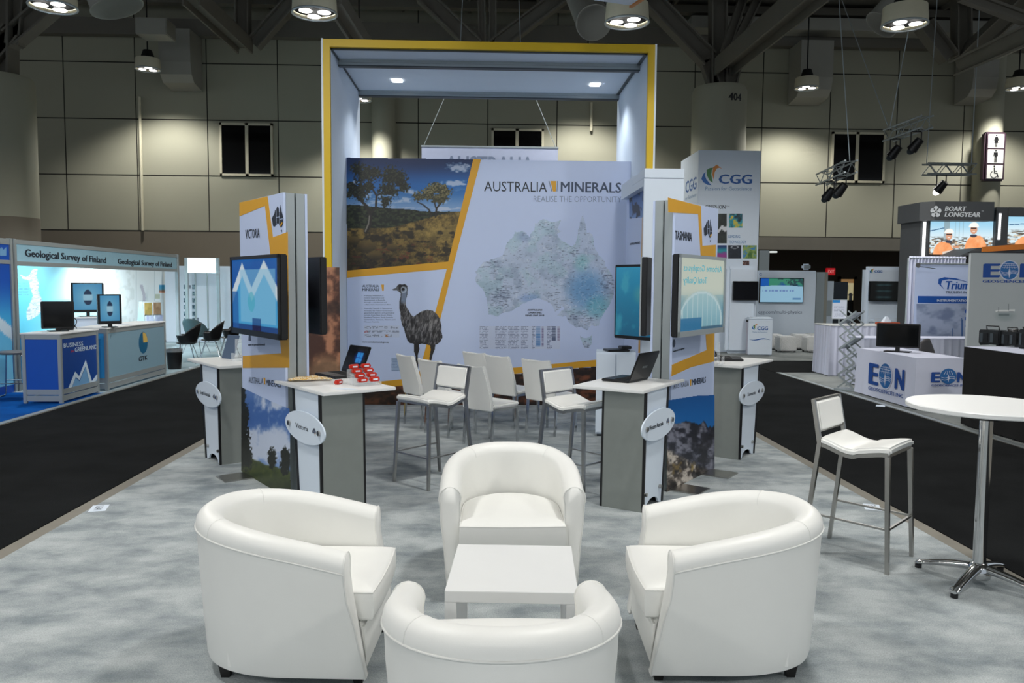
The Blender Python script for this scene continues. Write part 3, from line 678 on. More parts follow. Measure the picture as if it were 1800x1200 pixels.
def photo_patch(parent, name, x0, y0, x1, y1, nx, nz, func, poly=None, y=-0.001, m=None, mask=None):
    f = frame_of(parent); sk = quad_px(parent, (x0, y0), (x1, y0), (x1, y1), (x0, y1), y)
    mk = mask
    if poly is not None:
        mk = lambda u, v: inpoly(x0 + u * (x1 - x0), y1 - v * (y1 - y0), poly)
    return paint(parent, name, 0, 0, 1, 1, nx, nz, func, m, y, mk, sk)
photo_patch(t, 'outback_photograph', 600, 275, 850, 500, 300, 270, outback, ph)
# amber bands
plates_px(t, [[(832, 279.6), (845.5, 280), (798.5, 460), (749, 664), (733.5, 666), (785.5, 472.5), (610, 488), (610, 475.5), (788, 459.5)]], M['amber'], 'amber_band', th=0.003)
def rocks(U, V):
    x = U * 500; y = V * 80
    n = fbm(x / 14, y / 7, 5, 4); c = mixc(C(34, 22, 16), C(128, 74, 48), sm(.35, .75, n)); c = mixc(c, C(24, 16, 12), sm(.55, .7, fbm(x / 60, y / 22, 15, 3)) * .8)
    c = mixc(c, C(60, 44, 26), sm(200, 0, x) * .5); return c
photo_patch(t, 'rock_print', 604, 620, 1110, 712, 260, 50, rocks, [(604, 684), (860, 661), (1112, 638), (1112, 714), (604, 714)])
plates_px(t, [[(609, 676.5), (860, 650), (1107.5, 626.5), (1107.5, 638), (860, 661), (609, 688)]], M['amber'], 'amber_band', th=0.0025)
# emu
EM = [(460, 257), (480, 246), (505, 236), (512, 216), (535, 203), (555, 207), (580, 203), (602, 215), (608, 240), (606, 295), (594, 340), (590, 380), (598, 415), (615, 440), (640, 482), (662, 502), (690, 482), (740, 450), (790, 438), (840, 446), (876, 476), (905, 520), (918, 580), (920, 640), (928, 690), (905, 735), (872, 756), (862, 756), (857, 800), (838, 850), (826, 900), (806, 950), (786, 1000), (772, 1040), (790, 1052), (780, 1062), (758, 1056), (748, 1075), (736, 1070), (742, 1050), (722, 1046), (758, 1036), (772, 1000), (792, 950), (806, 905), (812, 850), (820, 800), (812, 762), (780, 756), (740, 748), (712, 754), (716, 800), (702, 850), (703, 920), (707, 1000), (712, 1070), (735, 1100), (712, 1092), (700, 1110), (692, 1094), (660, 1100), (694, 1066), (690, 1000), (682, 930), (682, 870), (668, 825), (666, 748), (628, 742), (605, 715), (590, 670), (575, 610), (556, 575), (545, 520), (541, 470), (532, 420), (533, 360), (545, 315), (546, 288), (528, 270), (508, 262), (480, 260)]
def cr6(p): return (600 + p[0] / 5.22, 460 + p[1] / 5.217)
def emu(U, V):
    cx = (680 + U * 110 - 600) * 5.22; cy = (675 - V * 185 - 460) * 5.217
    st = fbm(cx / 9 + cy / 40, cy / 34, 3, 4); c = mixc(C(34, 33, 36), C(128, 127, 128), sm(.3, .75, st))
    c = mixc(c, C(26, 24, 26), sm(.5, .66, fbm(cx / 40, cy / 60, 13, 3)) * .7)
    top = sm(720, 480, cy) * sm(620, 760, cx); c = mixc(c, C(150, 146, 142), top * .35 * st * 1.6)
    c = mixc(c, C(116, 130, 152), (1 - sm(15, 34, np.abs(cx - (575 - (cy - 300) * .1)))) * sm(210, 260, cy) * (1 - sm(350, 400, cy)))
    c = mixc(c, C(24, 24, 28), (1 - sm(0, 60, cy - 200)) * .9); c = mixc(c, C(196, 208, 222), (np.abs(np.hypot((cx - 568) / 30, (cy - 255) / 30) - .8) < .22) * .6 * (cx > 545))
    c = mixc(c, C(16, 14, 14), (np.hypot(cx - 568, cy - 252) < 13).astype(float)); c = mixc(c, C(90, 94, 100), ((cx < 520) & (cy < 270)).astype(float) * .8)
    c = mixc(c, C(22, 20, 20), (1 - sm(0, 30, np.abs(cx - 850) + np.abs(cy - 640) * .4)) * .9)
    c = mixc(c, C(38, 34, 34), sm(735, 770, cy)); return c
photo_patch(t, 'emu_picture', 680, 490, 790, 675, 150, 230, emu, [cr6(p) for p in EM], y=-0.004)
# map of Australia
AU = [(55, 640), (100, 585), (165, 562), (215, 545), (235, 490), (248, 462), (270, 440), (285, 425), (292, 400), (315, 405), (335, 394), (362, 412), (375, 432), (392, 405), (410, 385), (412, 345), (425, 352), (440, 332), (470, 325), (500, 340), (535, 340), (568, 332), (556, 360), (548, 385), (572, 398), (545, 415), (560, 445), (600, 468), (630, 487), (655, 475), (668, 430), (672, 390), (682, 365), (687, 335), (700, 302), (712, 340), (720, 385), (728, 412), (745, 404), (762, 430), (766, 480), (785, 520), (800, 545), (830, 570), (840, 610), (865, 640), (880, 672), (896, 705), (893, 745), (880, 800), (850, 860), (822, 900), (802, 940), (796, 970), (750, 966), (726, 996), (692, 972), (660, 978), (612, 945), (600, 905), (570, 912), (545, 905), (585, 862), (575, 842), (555, 872), (530, 882), (520, 850), (500, 826), (460, 810), (430, 800), (390, 812), (340, 832), (300, 860), (270, 876), (215, 890), (185, 912), (135, 897), (128, 862), (125, 830), (115, 780), (95, 740), (62, 712), (52, 690), (60, 660)]
TAS = [(678, 1012), (690, 1036), (722, 1044), (752, 1030), (758, 1012), (752, 1075), (738, 1102), (715, 1102), (698, 1078)]
def cr7(p): return (820 + p[0] / 3.43, 290 + p[1] / 3.43)
def aumap(U, V):
    cx = (830 + U * 260 - 820) * 3.43; cy = (620 - V * 250 - 290) * 3.43
    c = np.zeros(U.shape + (3,)); c[:] = C(184, 198, 220)
    c = mixc(c, C(150, 166, 190), sm(.45, .7, fbm(cx / 60, cy / 60, 3, 4)) * .7); c = mixc(c, C(166, 196, 208), sm(.5, .68, fbm(cx / 80 + 3, cy / 80, 9, 3)) * .55)
    c = mixc(c, C(96, 150, 196), (1 - sm(.3, 1.1, np.hypot((cx - 720) / 150, (cy - 750) / 160))) * .8)
    c = mixc(c, C(96, 176, 190), (1 - sm(.3, 1.1, np.hypot((cx - 790) / 90, (cy - 850) / 90))) * .6); c = mixc(c, C(120, 190, 190), (1 - sm(.2, 1.1, np.hypot((cx - 690) / 60, (cy - 590) / 70))) * .5)
    c = mixc(c, C(128, 144, 184), (1 - sm(.3, 1.1, np.hypot((cx - 350) / 60, (cy - 430) / 40))) * .5); c = mixc(c, C(130, 160, 210), (1 - sm(.3, 1, np.hypot((cx - 380) / 90, (cy - 800) / 40))) * .6)
    dens = .12 + 1.0 * (1 - sm(.3, 1, np.hypot((cx - 210) / 90, (cy - 790) / 130))) + .9 * (1 - sm(.3, 1, np.hypot((cx - 160) / 80, (cy - 600) / 50))) + .8 * (1 - sm(.3, 1, np.hypot((cx - 850) / 70, (cy - 680) / 150))) + .6 * (1 - sm(.3, 1, np.hypot((cx - 700) / 130, (cy - 920) / 70))) + .5 * (1 - sm(.3, 1, np.hypot((cx - 530) / 90, (cy - 800) / 90))) + .5 * (1 - sm(.3, 1, np.hypot((cx - 480) / 90, (cy - 360) / 40))) + .5 * (1 - sm(.3, 1, np.hypot((cx - 640) / 50, (cy - 530) / 60))) + .5 * (cy > 1000)
    lab = fbm(cx / 17, cy / 3.2, 61, 3); c = mixc(c, C(54, 60, 84), sm(.66 - .17 * dens, .86 - .16 * dens, lab) * .62)
    ln = np.abs(fbm(cx / 50, cy / 50, 99, 3) - .5); c = mixc(c, C(226, 230, 236), (1 - sm(0, .02, ln)) * .5)
    return c
photo_patch(t, 'map_of_australia', 830, 370, 1090, 620, 300, 290, aumap, None, mask=lambda u, v: (lambda X, Y: inpoly(X, Y, [cr7(p) for p in AU]) | inpoly(X, Y, [cr7(p) for p in TAS]))(830 + u * 260 + 1.6 * (vnoise(u * 90, v * 90, 5) - .5), 620 - v * 250 + 1.6 * (vnoise(u * 90, v * 90, 8) - .5)))
# lettering
letters_px(t, [('AUSTRALIA', 851, 336, 961.5, 337.5, 18.6, 0.0)], M['ink'])
letters_px(t, [('MINERALS', 985.5, 337, 1092, 338.5, 18.6, 0.017)], M['ink2'])
letters_px(t, [('REALISE THE OPPORTUNITY', 938, 354.5, 1092, 355.5, 11, -0.012)], M['ink3'])
plates_px(t, [[(967.5, 318), (978, 318), (977, 336.5), (972, 336.5)]], M['amber'], 'logo_wedge', th=0.002)
plates_px(t, [[(964.3, 318), (965.8, 318), (970.8, 336.5), (969.3, 336.5)], [(979.2, 318), (980.6, 318), (979.6, 336.5), (978.3, 336.5)]], M['ink3'], 'logo_bars', th=0.002)
letters_px(t, [('AUSTRALIA', 637, 505, 666, 505, 5, 0.01), ('MINERALS', 637, 511.3, 667, 511.3, 5, 0.02)], M['ink2'])
plates_px(t, [[(670, 500), (675, 500), (674.5, 511), (672, 511)]], M['amber'], 'logo_wedge', th=0.002)
para = ['Promotes investment in', 'mineral exploration and', 'development in Australia', 'through a coordinated and', 'collaborative international effort.']
par2 = ['Australia Minerals is Geoscience', 'Australia, the Federal Government', 'geoscience agency, and geological', 'surveys from New South Wales,', 'Northern Territory, South Australia,', 'Queensland, Tasmania, Victoria, and', 'Western Australia.']
wd1 = [674, 675, 677, 679.5, 687.5]; wd2 = [689, 690.5, 693, 690, 691.5, 695, 667]
letters_px(t, [(s_, 640, 520.5 + 3.9 * i, wd1[i], 520.5 + 3.9 * i, 2.3) for i, s_ in enumerate(para)] + [(s_, 640, 543 + 3.9 * i, wd2[i], 543 + 3.9 * i, 2.3) for i, s_ in enumerate(par2)] + [('•', 636, 520.5, 637, 520.5, 2.3), ('•', 636, 543, 637, 543, 2.3)], M['ink2'])
letters_px(t, [('www.australiaminerals.gov.au', 637, 602, 683, 602.5, 2.8, 0.02)], M['ink'])
def logos(U, V):
    c = np.zeros(U.shape + (3,)); c[:] = C(192, 203, 226); r = (V * 3).astype(int)
    n = vnoise(U * 34, V * 11, 3); k = (n > .48) & (np.abs((V * 3) % 1 - .5) < .28) & (U < np.where(r == 2, .95, np.where(r == 1, 1, .78))); c[k] = C(140, 149, 170)
    c[k & (r == 1) & (U < .1)] = C(170, 90, 100); c[k & (r == 0) & (U > .6) & (U < .68)] = C(170, 120, 80); return c
photo_patch(t, 'partner_logos', 640, 572, 702, 593, 90, 40, logos)
def qr(U, V):
    c = np.zeros(U.shape + (3,)); c[:] = C(160, 180, 208); k = (np.abs((V * 9) % 1 - .5) < .25) & (vnoise(U * 16, V * 9, 2) > .3); c[k] = C(120, 140, 172); return c
photo_patch(t, 'small_print_box', 688, 629, 708, 652, 30, 40, qr)
letters_px(t, [('AUSTRALIAN', 927, 546, 953, 546, 3, 0.03), ('OPERATING', 928, 551, 952, 551, 3, 0.03), ('MINES MAP 2018', 923.5, 555.5, 956.5, 555.5, 3, 0.03)], M['ink'])
def legend(U, V):
    c = np.zeros(U.shape + (3,)); c[:] = C(196, 206, 228); x = U * 142; y = (1 - V) * 40
    for (a, b_, col) in ((0, 16, C(130, 140, 168)), (27, 48, C(130, 140, 168)), (50, 70, C(130, 140, 168)), (73, 86, C(130, 140, 168)), (92, 98, C(110, 120, 150)), (118, 128, C(110, 120, 150))):
        k = (x > a) & (x < b_ - 5 * vnoise(U * 0, np.floor(y / 2.4), 3)) & (np.abs((y / 2.6) % 1 - .5) < .25) & (vnoise(x / 1.1, np.floor(y / 2.6) * 7, 5) > .3); c[k] = col
    k = (x > 99) & (x < 107) & ((y / 2.6) % 1 > .25) & (y < 36); c[k] = C(74, 130, 186); c[k & (y < 12)] = C(130, 160, 200)
    k = (x > 109) & (x < 112.5) & ((y / 2.6) % 1 > .3) & (y < 36); c[k] = C(120, 110, 150); k = (x > 127) & (x < 134) & (y < 26) & ((y / 2.6) % 1 > .2); c[k] = C(90, 100, 130); k = (x > 137) & (x < 141) & (y < 26) & ((y / 2.6) % 1 > .3); c[k] = C(140, 130, 160); return c
photo_patch(t, 'map_legend', 843, 573, 985, 613, 200, 60, legend)
# ================================================================ TOWERS, SCREENS, LECTERNS
AUI = [(0, 0.52), (0.13, 0.62), (0.24, 0.7), (0.3, 0.82), (0.42, 0.86), (0.5, 0.96), (0.6, 0.9), (0.62, 0.72), (0.72, 0.72), (0.76, 1.0), (0.84, 0.76), (0.92, 0.62), (1.0, 0.45), (0.97, 0.28), (0.86, 0.14), (0.74, 0.12), (0.66, 0.2), (0.55, 0.3), (0.4, 0.28), (0.24, 0.18), (0.1, 0.2), (0.06, 0.34)]
def au_icon(parent, cx, cz, w_, h_, y=-0.003, hot=None):
    b = MB(); b.plate([(cx + (px - .5) * w_, cz + (pz - .5) * h_) for px, pz in AUI], y)
    b.plate([(cx + .28 * w_, cz - .5 * h_), (cx + .36 * w_, cz - .49 * h_), (cx + .33 * w_, cz - .6 * h_)], y)
    o = b.build('continent_emblem', M['ink'], parent)
    b = MB(); f = lambda x, z: (cx + (x - .5) * w_, cz + (z - .5) * h_)
    for (x0, z0, x1, z1) in ((.4, .25, .42, .9), (.68, .2, .7, .75), (.42, .52, .7, .54), (.7, .42, 1, .44)):
        b.plate([f(x0, z0), f(x1, z0), f(x1, z1), f(x0, z1)], y - 0.0016, 0.0008)
    b.build('state_lines', M['white_sheet'], parent)
    b = MB(); b.plate([f(.8, .14), f(.97, .28), f(.86, .3), f(.74, .2)], y - 0.0016, 0.001); b.build('state_highlight', M['amber'], parent)
def px_local(t, px, py, y=0): return frame_of(t).on(px, py, y)
def tower_body(t, w_, h_, d_, near):
    "two printed boards back to back in aluminium profiles; near = +1 when the right end shows"
    MB().box(-w_ / 2, 0, 0.012, w_ / 2, 0.02, h_).build('printed_board', M['white_sheet'], t)
    MB().box(-w_ / 2, d_ - 0.02, 0.012, w_ / 2, d_, h_).build('printed_board', M['white_sheet'], t)
    for s_ in (-1, 1):
        e = w_ / 2 * s_; b = MB()
        for y0, y1 in ((0.02, d_ / 2 - 0.006), (d_ / 2 + 0.006, d_ - 0.02)): b.box(min(e, e - s_ * 0.06), y0, 0.012, max(e, e - s_ * 0.06), y1, h_)
        b.build('profile_post', M['alu'], t, bevel=0.003)
    MB().box(-w_ / 2 + 0.05, 0.021, 0.02, w_ / 2 - 0.05, d_ - 0.021, h_ - 0.01).build('core', M['alu_dark'], t)
    for s_ in (-1, 1): MB().box(s_ * w_ / 2 * 0.72 - 0.13, -0.26, 0.0, s_ * w_ / 2 * 0.72 + 0.13, d_ + 0.26, 0.011).build('foot_plate', M['steel'], t)
def television(t0, px, py, y, w_, h_, func, label, rz=None, below=True, nm='flat_television', seg=(80, 60)):
    fr_ = frame_of(t0); cx, cz = fr_.on(px, py, y); c, q = math.cos(fr_.rz), math.sin(fr_.rz)
    loc = (fr_.loc[0] + cx * c - y * q, fr_.loc[1] + cx * q + y * c, cz)
    t = thing(nm, label, 'television', loc, fr_.rz)
    MB().box(-w_ / 2, 0, -h_ / 2, w_ / 2, 0.06, h_ / 2).build('cabinet', M['black'], t, bevel=0.008)
    MB().box(-w_ / 2 * .7, 0.06, -h_ / 2 * .7, w_ / 2 * .7, 0.085, h_ / 2 * .7).build('rear_cover', M['black'], t, bevel=0.01)
    b = MB(); e = 0.028
    b.box(-w_ / 2, -0.012, -h_ / 2, w_ / 2, 0.0, -h_ / 2 + e * 1.6).box(-w_ / 2, -0.012, h_ / 2 - e, w_ / 2, 0.0, h_ / 2).box(-w_ / 2, -0.012, -h_ / 2, -w_ / 2 + e, 0, h_ / 2).box(w_ / 2 - e, -0.012, -h_ / 2, w_ / 2, 0, h_ / 2)
    b.build('bezel', M['black'], t)
    if func: paint(t, 'screen', -w_ / 2 + e, -h_ / 2 + e * 1.6, w_ / 2 - e, h_ / 2 - e, seg[0], seg[1], func, M['paint_screen'], -0.003)
    else: MB().box(-w_ / 2 + e, -0.006, -h_ / 2 + e * 1.6, w_ / 2 - e, -0.001, h_ / 2 - e).build('screen', M['screen_off'], t)
    if y < -0.09:
        MB().box(-0.14, 0.085, -0.12, 0.14, -y - 0.002, 0.12).build('wall_bracket', M['black_matt'], t)
    return t
# --- Victoria tower
VT = t = thing('display_tower', 'tall printed display tower lettered VICTORIA with amber bands and countryside photo', 'display tower', (-1.915, 6.87, 0), math.atan2(-0.819, 0.574))
tower_body(t, 1.06, 2.46, 0.2, 1)
def vic_photo(U, V):
    x = U; y = V; n = fbm(x * 6 + 2, y * 9, 4, 5)
    c = mixc(C(120, 150, 200), C(66, 104, 168), sm(.42, .62, y + .1 * (n - .5)) * (1 - sm(.75, 1, y))); c = mixc(c, C(120, 150, 200), sm(.7, 1, y) * .6)
    c = mixc(c, C(206, 214, 230), sm(.44, .7, fbm(x * 5, y * 8, 9, 5) + .25 * (1 - np.abs(y - .45) / .2).clip(0, 1)) * .9)
    g = .36 - .13 * x + .03 * (fbm(x * 7, x * 0, 3) - .5); c = mixc(c, mixc(C(40, 52, 22), C(86, 94, 38), fbm(x * 14, y * 30, 7, 4)), sm(-.01, .01, g - y)); c = mixc(c, C(22, 28, 14), sm(.22, 0, y) * .7)
    lf = fbm(x * 30, y * 60, 8, 3)
    for (ax, ay, rx, ry) in ((.05, .8, .1, .16), (.1, .62, .13, .16), (.12, .4, .15, .2), (.02, .95, .14, .06), (.2, .33, .1, .1), (.66, .33, .09, .1), (.9, .32, .1, .12), (.88, .25, .08, .06)):
        c = mixc(c, mixc(C(14, 18, 12), C(58, 56, 40), lf * .6), 1 - sm(.7, .95, np.hypot((x - ax) / rx, (y - ay) / ry) + (lf - .5) * .9))
    return c
VL, VR = 427.5, 509
yl = lambda x: 679 + (x - 427.5) * .478
photo_patch(t, 'countryside_photograph', 421, 640, 512, 880, 100, 240, lambda U, V: vic_photo(U, np.clip(V * 1.05, 0, 1)), [(424.5, 679), (509.5, 717.5), (511, 884), (424.5, 836)])
plates_px(t, [[(421, 356), (470.5, 345), (480, 417), (506, 407.5), (508.7, 646), (427, 646.5), (427, 625.5), (495, 620.5), (466, 361.5), (421.3, 380)]], M['amber'], 'amber_band', th=0.002)
letters_px(t, [('VICTORIA', 431.5, 419.5, 456.5, 417, 16.5, 0.02)], M['ink'])
letters_px(t, [('AUSTRALIA', 437, 672.5, 462.5, 675.5, 11, -0.006)], M['ink']); letters_px(t, [('MINERALS', 467.5, 677, 494, 681, 11, 0.02)], M['ink2'])
plates_px(t, [[(463.3, 663.5), (466.6, 664), (466.2, 675.5), (464.6, 675.3)]], M['amber'], 'logo_wedge')
letters_px(t, [('www.vic.gov.au/minerals', 436, 607.5, 466, 607, 4, 0.02)], M['ink'])
q = px_local(t, 488.5, 383); au_icon(t, q[0], q[1], 0.25, 0.2)
q = px_local(t, 440, 593); MB().plate([(q[0] - .05, q[1] - .03), (q[0] + .02, q[1] - .03), (q[0] + .01, q[1] + .03), (q[0] - .03, q[1] + .05)]).build('crest', M['ink2'], t)
def vic_reflection(U, V):  # reflection of the blue mountain wall opposite, painted as screen glow
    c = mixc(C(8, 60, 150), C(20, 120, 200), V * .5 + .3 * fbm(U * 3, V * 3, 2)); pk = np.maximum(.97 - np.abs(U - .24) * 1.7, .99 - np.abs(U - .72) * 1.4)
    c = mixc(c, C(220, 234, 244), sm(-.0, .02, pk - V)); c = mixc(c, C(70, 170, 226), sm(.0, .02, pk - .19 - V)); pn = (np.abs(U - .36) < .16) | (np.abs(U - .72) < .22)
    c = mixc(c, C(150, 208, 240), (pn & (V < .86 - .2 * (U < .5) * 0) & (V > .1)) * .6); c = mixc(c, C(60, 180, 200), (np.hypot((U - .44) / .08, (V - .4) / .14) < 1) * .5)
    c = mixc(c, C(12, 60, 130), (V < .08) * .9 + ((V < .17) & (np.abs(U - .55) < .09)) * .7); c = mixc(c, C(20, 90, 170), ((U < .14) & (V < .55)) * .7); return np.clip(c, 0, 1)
television(t, 447, 520, -0.2, 1.12, 0.64, vic_reflection, 'black television with painted blue mountain reflection on the VICTORIA tower')
def back_tv(t0, lx, z, y, w_, h_, label):
    fr_ = frame_of(t0); c, q = math.cos(fr_.rz), math.sin(fr_.rz)
    t = thing('flat_television', label, 'television', (fr_.loc[0] + lx * c - y * q, fr_.loc[1] + lx * q + y * c, z), fr_.rz + PI)
    MB().box(-w_ / 2, 0, -h_ / 2, w_ / 2, 0.06, h_ / 2).build('cabinet', M['black'], t, bevel=0.008); MB().box(-w_ / 2 + .03, -0.004, -h_ / 2 + .03, w_ / 2 - .03, 0.0, h_ / 2 - .03).build('screen', M['screen_off'], t)
    MB().box(-0.14, 0.06, -0.12, 0.14, y - 0.202, 0.12).build('wall_bracket', M['black_matt'], t); return t
back_tv(t, -0.02, 1.64, 0.36, 1.12, 0.64, 'black television seen edge-on behind the VICTORIA tower')
# --- Tasmania tower
TT = t = thing('display_tower', 'tall printed display tower lettered TASMANIA with amber bands and rocky mountain photo', 'display tower', (1.865, 7.03, 0), math.atan2(0.78, 0.59))
tower_body(t, 0.98, 2.46, 0.2, -1)
def tas_photo(U, V):
    x, y = U, V; c = mixc(C(40, 130, 196), C(12, 88, 160), y); rd = .70 + .1 * (fbm(x * 4, x * 0, 3, 3) - .5) + .05 * (fbm(x * 20, x * 0, 5) - .5)
    n = fbm(x * 9 + y * 2, y * 22, 3, 5); rk = mixc(C(30, 32, 44), C(126, 128, 142), sm(.32, .72, n)); rk = mixc(rk, C(22, 22, 30), sm(.5, .66, fbm(x * 4 + 7, y * 7, 9, 3)) * .8 * sm(.3, .7, x))
    c = mixc(c, rk, sm(-.01, .01, rd - y)); n2 = fbm(x * 11 - y * 3, y * 20, 13, 5); bo = mixc(C(64, 56, 50), C(206, 196, 184), sm(.35, .68, n2)); bo = mixc(bo, C(30, 28, 28), sm(.52, .66, fbm(x * 7, y * 13, 23, 3)) * .7); bo = mixc(bo, C(150, 124, 60), sm(.6, .75, fbm(x * 8, y * 10, 33, 3)) * .6)
    return mixc(c, bo, sm(-.03, .03, .46 - .22 * x + .06 * (n2 - .5) - y))
photo_patch(t, 'mountain_photograph', 1172, 660, 1256, 880, 100, 230, lambda U, V: tas_photo(U, np.clip(V * 1.12, 0, 1)), [(1172, 703), (1220, 695), (1256, 693.5), (1256, 830), (1172, 872)])
plates_px(t, [[(1174, 347), (1231.7, 362), (1234.3, 432), (1258, 430), (1255, 635), (1215, 645), (1180, 661), (1181, 641), (1242, 615), (1227, 376), (1174.5, 373)]], M['amber'], 'amber_band', th=0.002)
letters_px(t, [('TASMANIA', 1186.5, 420.5, 1216, 424, 16.5, 0.02)], M['ink'])
letters_px(t, [('AUSTRALIA', 1184, 683.5, 1211, 678, 11, -0.006)], M['ink']); letters_px(t, [('MINERALS', 1216.5, 677, 1240.5, 672, 11, 0.02)], M['ink2'])
plates_px(t, [[(1212.3, 667), (1215.3, 666.3), (1214.6, 678), (1213, 678.3)]], M['amber'], 'logo_wedge')
letters_px(t, [('www.mrt.tas.gov.au', 1183, 619, 1203, 613, 3.6, 0.02)], M['ink'])
q = px_local(t, 1244, 403); au_icon(t, q[0], q[1], 0.2, 0.19)
q = px_local(t, 1187, 603); MB().plate([(q[0] - .03 + .03 * math.cos(a), q[1] + .035 * math.sin(a)) for a in [2 * PI * k / 14 for k in range(14)]]).build('crest', M['ink2'], t)
def tas_reflection(U, V):  # banner mirrored in the dark screen, painted as a glowing image
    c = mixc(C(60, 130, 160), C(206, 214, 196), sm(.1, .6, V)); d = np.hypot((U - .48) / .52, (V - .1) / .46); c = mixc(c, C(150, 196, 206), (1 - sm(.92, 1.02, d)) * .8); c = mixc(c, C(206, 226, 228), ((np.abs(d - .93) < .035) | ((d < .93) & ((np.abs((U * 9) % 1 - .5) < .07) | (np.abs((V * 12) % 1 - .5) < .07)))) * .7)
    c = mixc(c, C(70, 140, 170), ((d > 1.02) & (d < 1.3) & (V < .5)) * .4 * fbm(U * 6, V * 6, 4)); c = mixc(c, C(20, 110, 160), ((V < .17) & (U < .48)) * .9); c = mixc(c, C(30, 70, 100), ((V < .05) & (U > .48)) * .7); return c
tv = tas_tv = television(t, 1235, 519, -0.2, 1.0, 0.66, tas_reflection, 'grey edged television with painted globe reflection on the TASMANIA tower')
[c for c in tv.children if c.name.startswith('bezel')][0].data.materials[0] = M['alu']
letters(tv, [('Airborne Geophysics', 0.42, 0.2, -0.42, 0.055, 0.012), ('Total Quality', 0.08, 0.1, -0.42, 0.055, 0.012)], mat('reflection_teal', rgb(70, 150, 165), 0.4, emit=rgb(70, 150, 165), es=0.5), y=-0.0045)  # reversed lettering of the reflected banner, given its own glow
# --- white tower behind with a canopy, on the right; rock print tower on the left
a = aty(1133, 296, 9.5); c = aty(1203, 296, 9.5); zt = a[2]; WX = a[0]
t = thing('white_tower', 'white panelled tower with recessed side and jutting header behind the TASMANIA tower', 'display tower', (WX, 9.5, 0))
MB().box(0.0, 0, 0, c[0] - WX, 0.06, zt - 0.115).build('front_board', M['white'], t, bevel=0.004)
MB().box(0.1, 0.06, 0, c[0] - WX, 0.78, zt - 0.115).build('body', M['white'], t)
MB().box(0.1, 0.78, 0, 0.145, 1.7, zt - 0.115).build('side_wall', M['white'], t)
MB().box(0.0, -0.01, zt - 0.11, c[0] - WX, 0.78, zt).build('top_board', M['white'], t, bevel=0.004)
MB().box(0.0, 0.78, zt - 0.2, 0.145, 1.62, zt).build('header', M['white'], t); MB().box(0.0, 0.06, zt - 0.2, 0.1, 0.78, zt - 0.11).build('header', M['white'], t)
MB().box(-0.002, -0.002, zt * .55, c[0] - WX + 0.002, 0.0, zt * .55 + 0.006).build('panel_joint', M['alu_dark'], t)
PT = t2 = thing('side_print', 'narrow printed side board with trees and lettering beside the blue television', 'wall panel', (WX + 0.085, 10.35, 0), R(-90))
MB().box(-0.82, 0, 0.02, 0.78, 0.012, 2.97).build('board', M['white_sheet'], t2)
def gums(U, V):
    c = mixc(C(120, 150, 196), C(40, 76, 140), V); n = fbm(U * 9, V * 3, 3, 4); c = mixc(c, C(24, 22, 30), sm(.5, .58, n)); return c
photo_patch(t2, 'tree_photograph', 1104, 330, 1134, 384, 40, 70, gums, [(1106, 344), (1133, 333), (1133, 382), (1106, 384)])
letters_px(t2, [('AUSTRALIA MINERALS', 1107, 431, 1125, 428, 4, 0.01)], M['ink']); plates_px(t2, [[(1129, 382), (1133, 380), (1133, 620), (1122, 620)]], M['amber'], 'amber_band')
def blue_tv(U, V):
    c = mixc(C(10, 96, 132), C(40, 150, 190), V); n = fbm(U * 4, V * 4, 6, 4); c = mixc(c, C(70, 170, 190), sm(.5, .7, n) * .6); return mixc(c, C(150, 190, 150), (1 - sm(.2, 1, np.hypot((U - .7) / .3, (V - .6) / .2))) * .3)
# left face television
tb = thing('flat_television', 'blue lit television facing the white chairs beside the white tower', 'television', (1.74, 9.3, 1.55), R(-58))
MB().box(-0.35, 0, -0.44, 0.35, 0.06, 0.44).build('cabinet', M['black'], tb, bevel=0.008); paint(tb, 'screen', -0.32, -0.40, 0.32, 0.41, 40, 50, blue_tv, M['paint_screen'], -0.003)
MB().box(-0.1, 0.06, -0.1, 0.1, 0.3, 0.1).build('wall_bracket', M['black_matt'], tb)
p0 = aty(1138, 520, 8.6)
ts = thing('flat_television', 'black television seen edge-on in front of the white tower', 'television', (p0[0], 8.5, p0[2]), R(69) + PI)
MB().box(-0.5, 0, -0.4, 0.5, 0.06, 0.4).build('cabinet', M['black'], ts, bevel=0.008); MB().box(-0.5, -0.014, -0.4, -0.47, 0, 0.4).box(0.47, -0.014, -0.4, 0.5, 0, 0.4).build('bezel', M['alu'], ts)
MB().box(-0.47, -0.004, -0.38, 0.47, 0, 0.38).build('screen', M['screen_off'], ts)
MB().box(-0.08, 0.06, -0.1, 0.08, 0.12, 0.1).build('wall_bracket', M['black_matt'], ts)
MB().tube([(0, 0.12, -p0[2] + 0.02), (0, 0.12, 0.1)], 0.03, 10).build('stand_pole', M['alu'], ts); MB().box(-0.2, -0.02, -p0[2], 0.2, 0.26, -p0[2] + 0.02).build('stand_base', M['steel'], ts)
t = thing('low_cabinet', 'small white cabinet with a black device on top beside the white tower', 'cabinet', (1.47, 9.05, 0), R(-8))
MB().box(-0.2, 0, 0.03, 0.25, 0.4, 0.98).build('carcass', M['white'], t, bevel=0.004); MB().box(-0.195, -0.018, 0.05, 0.02, -0.002, 0.96).build('door', M['white'], t, bevel=0.003); MB().box(0.03, -0.018, 0.05, 0.245, -0.002, 0.96).build('door', M['white'], t, bevel=0.003)
MB().box(-0.18, 0.02, 0, 0.23, 0.38, 0.03).build('plinth', M['alu_dark'], t)
t = thing('black_device', 'flat black device lying on the small white cabinet', 'device', (1.55, 9.2, 0.98), R(10))
MB().box(-0.16, -0.1, 0, 0.1, 0.1, 0.025).build('body', M['black'], t, bevel=0.005); MB().box(0.02, -0.05, 0.025, 0.14, 0.08, 0.06).build('cradle', M['black'], t, bevel=0.006)
a = aty(545, 464, 9.2); c = aty(573, 464, 9.2)
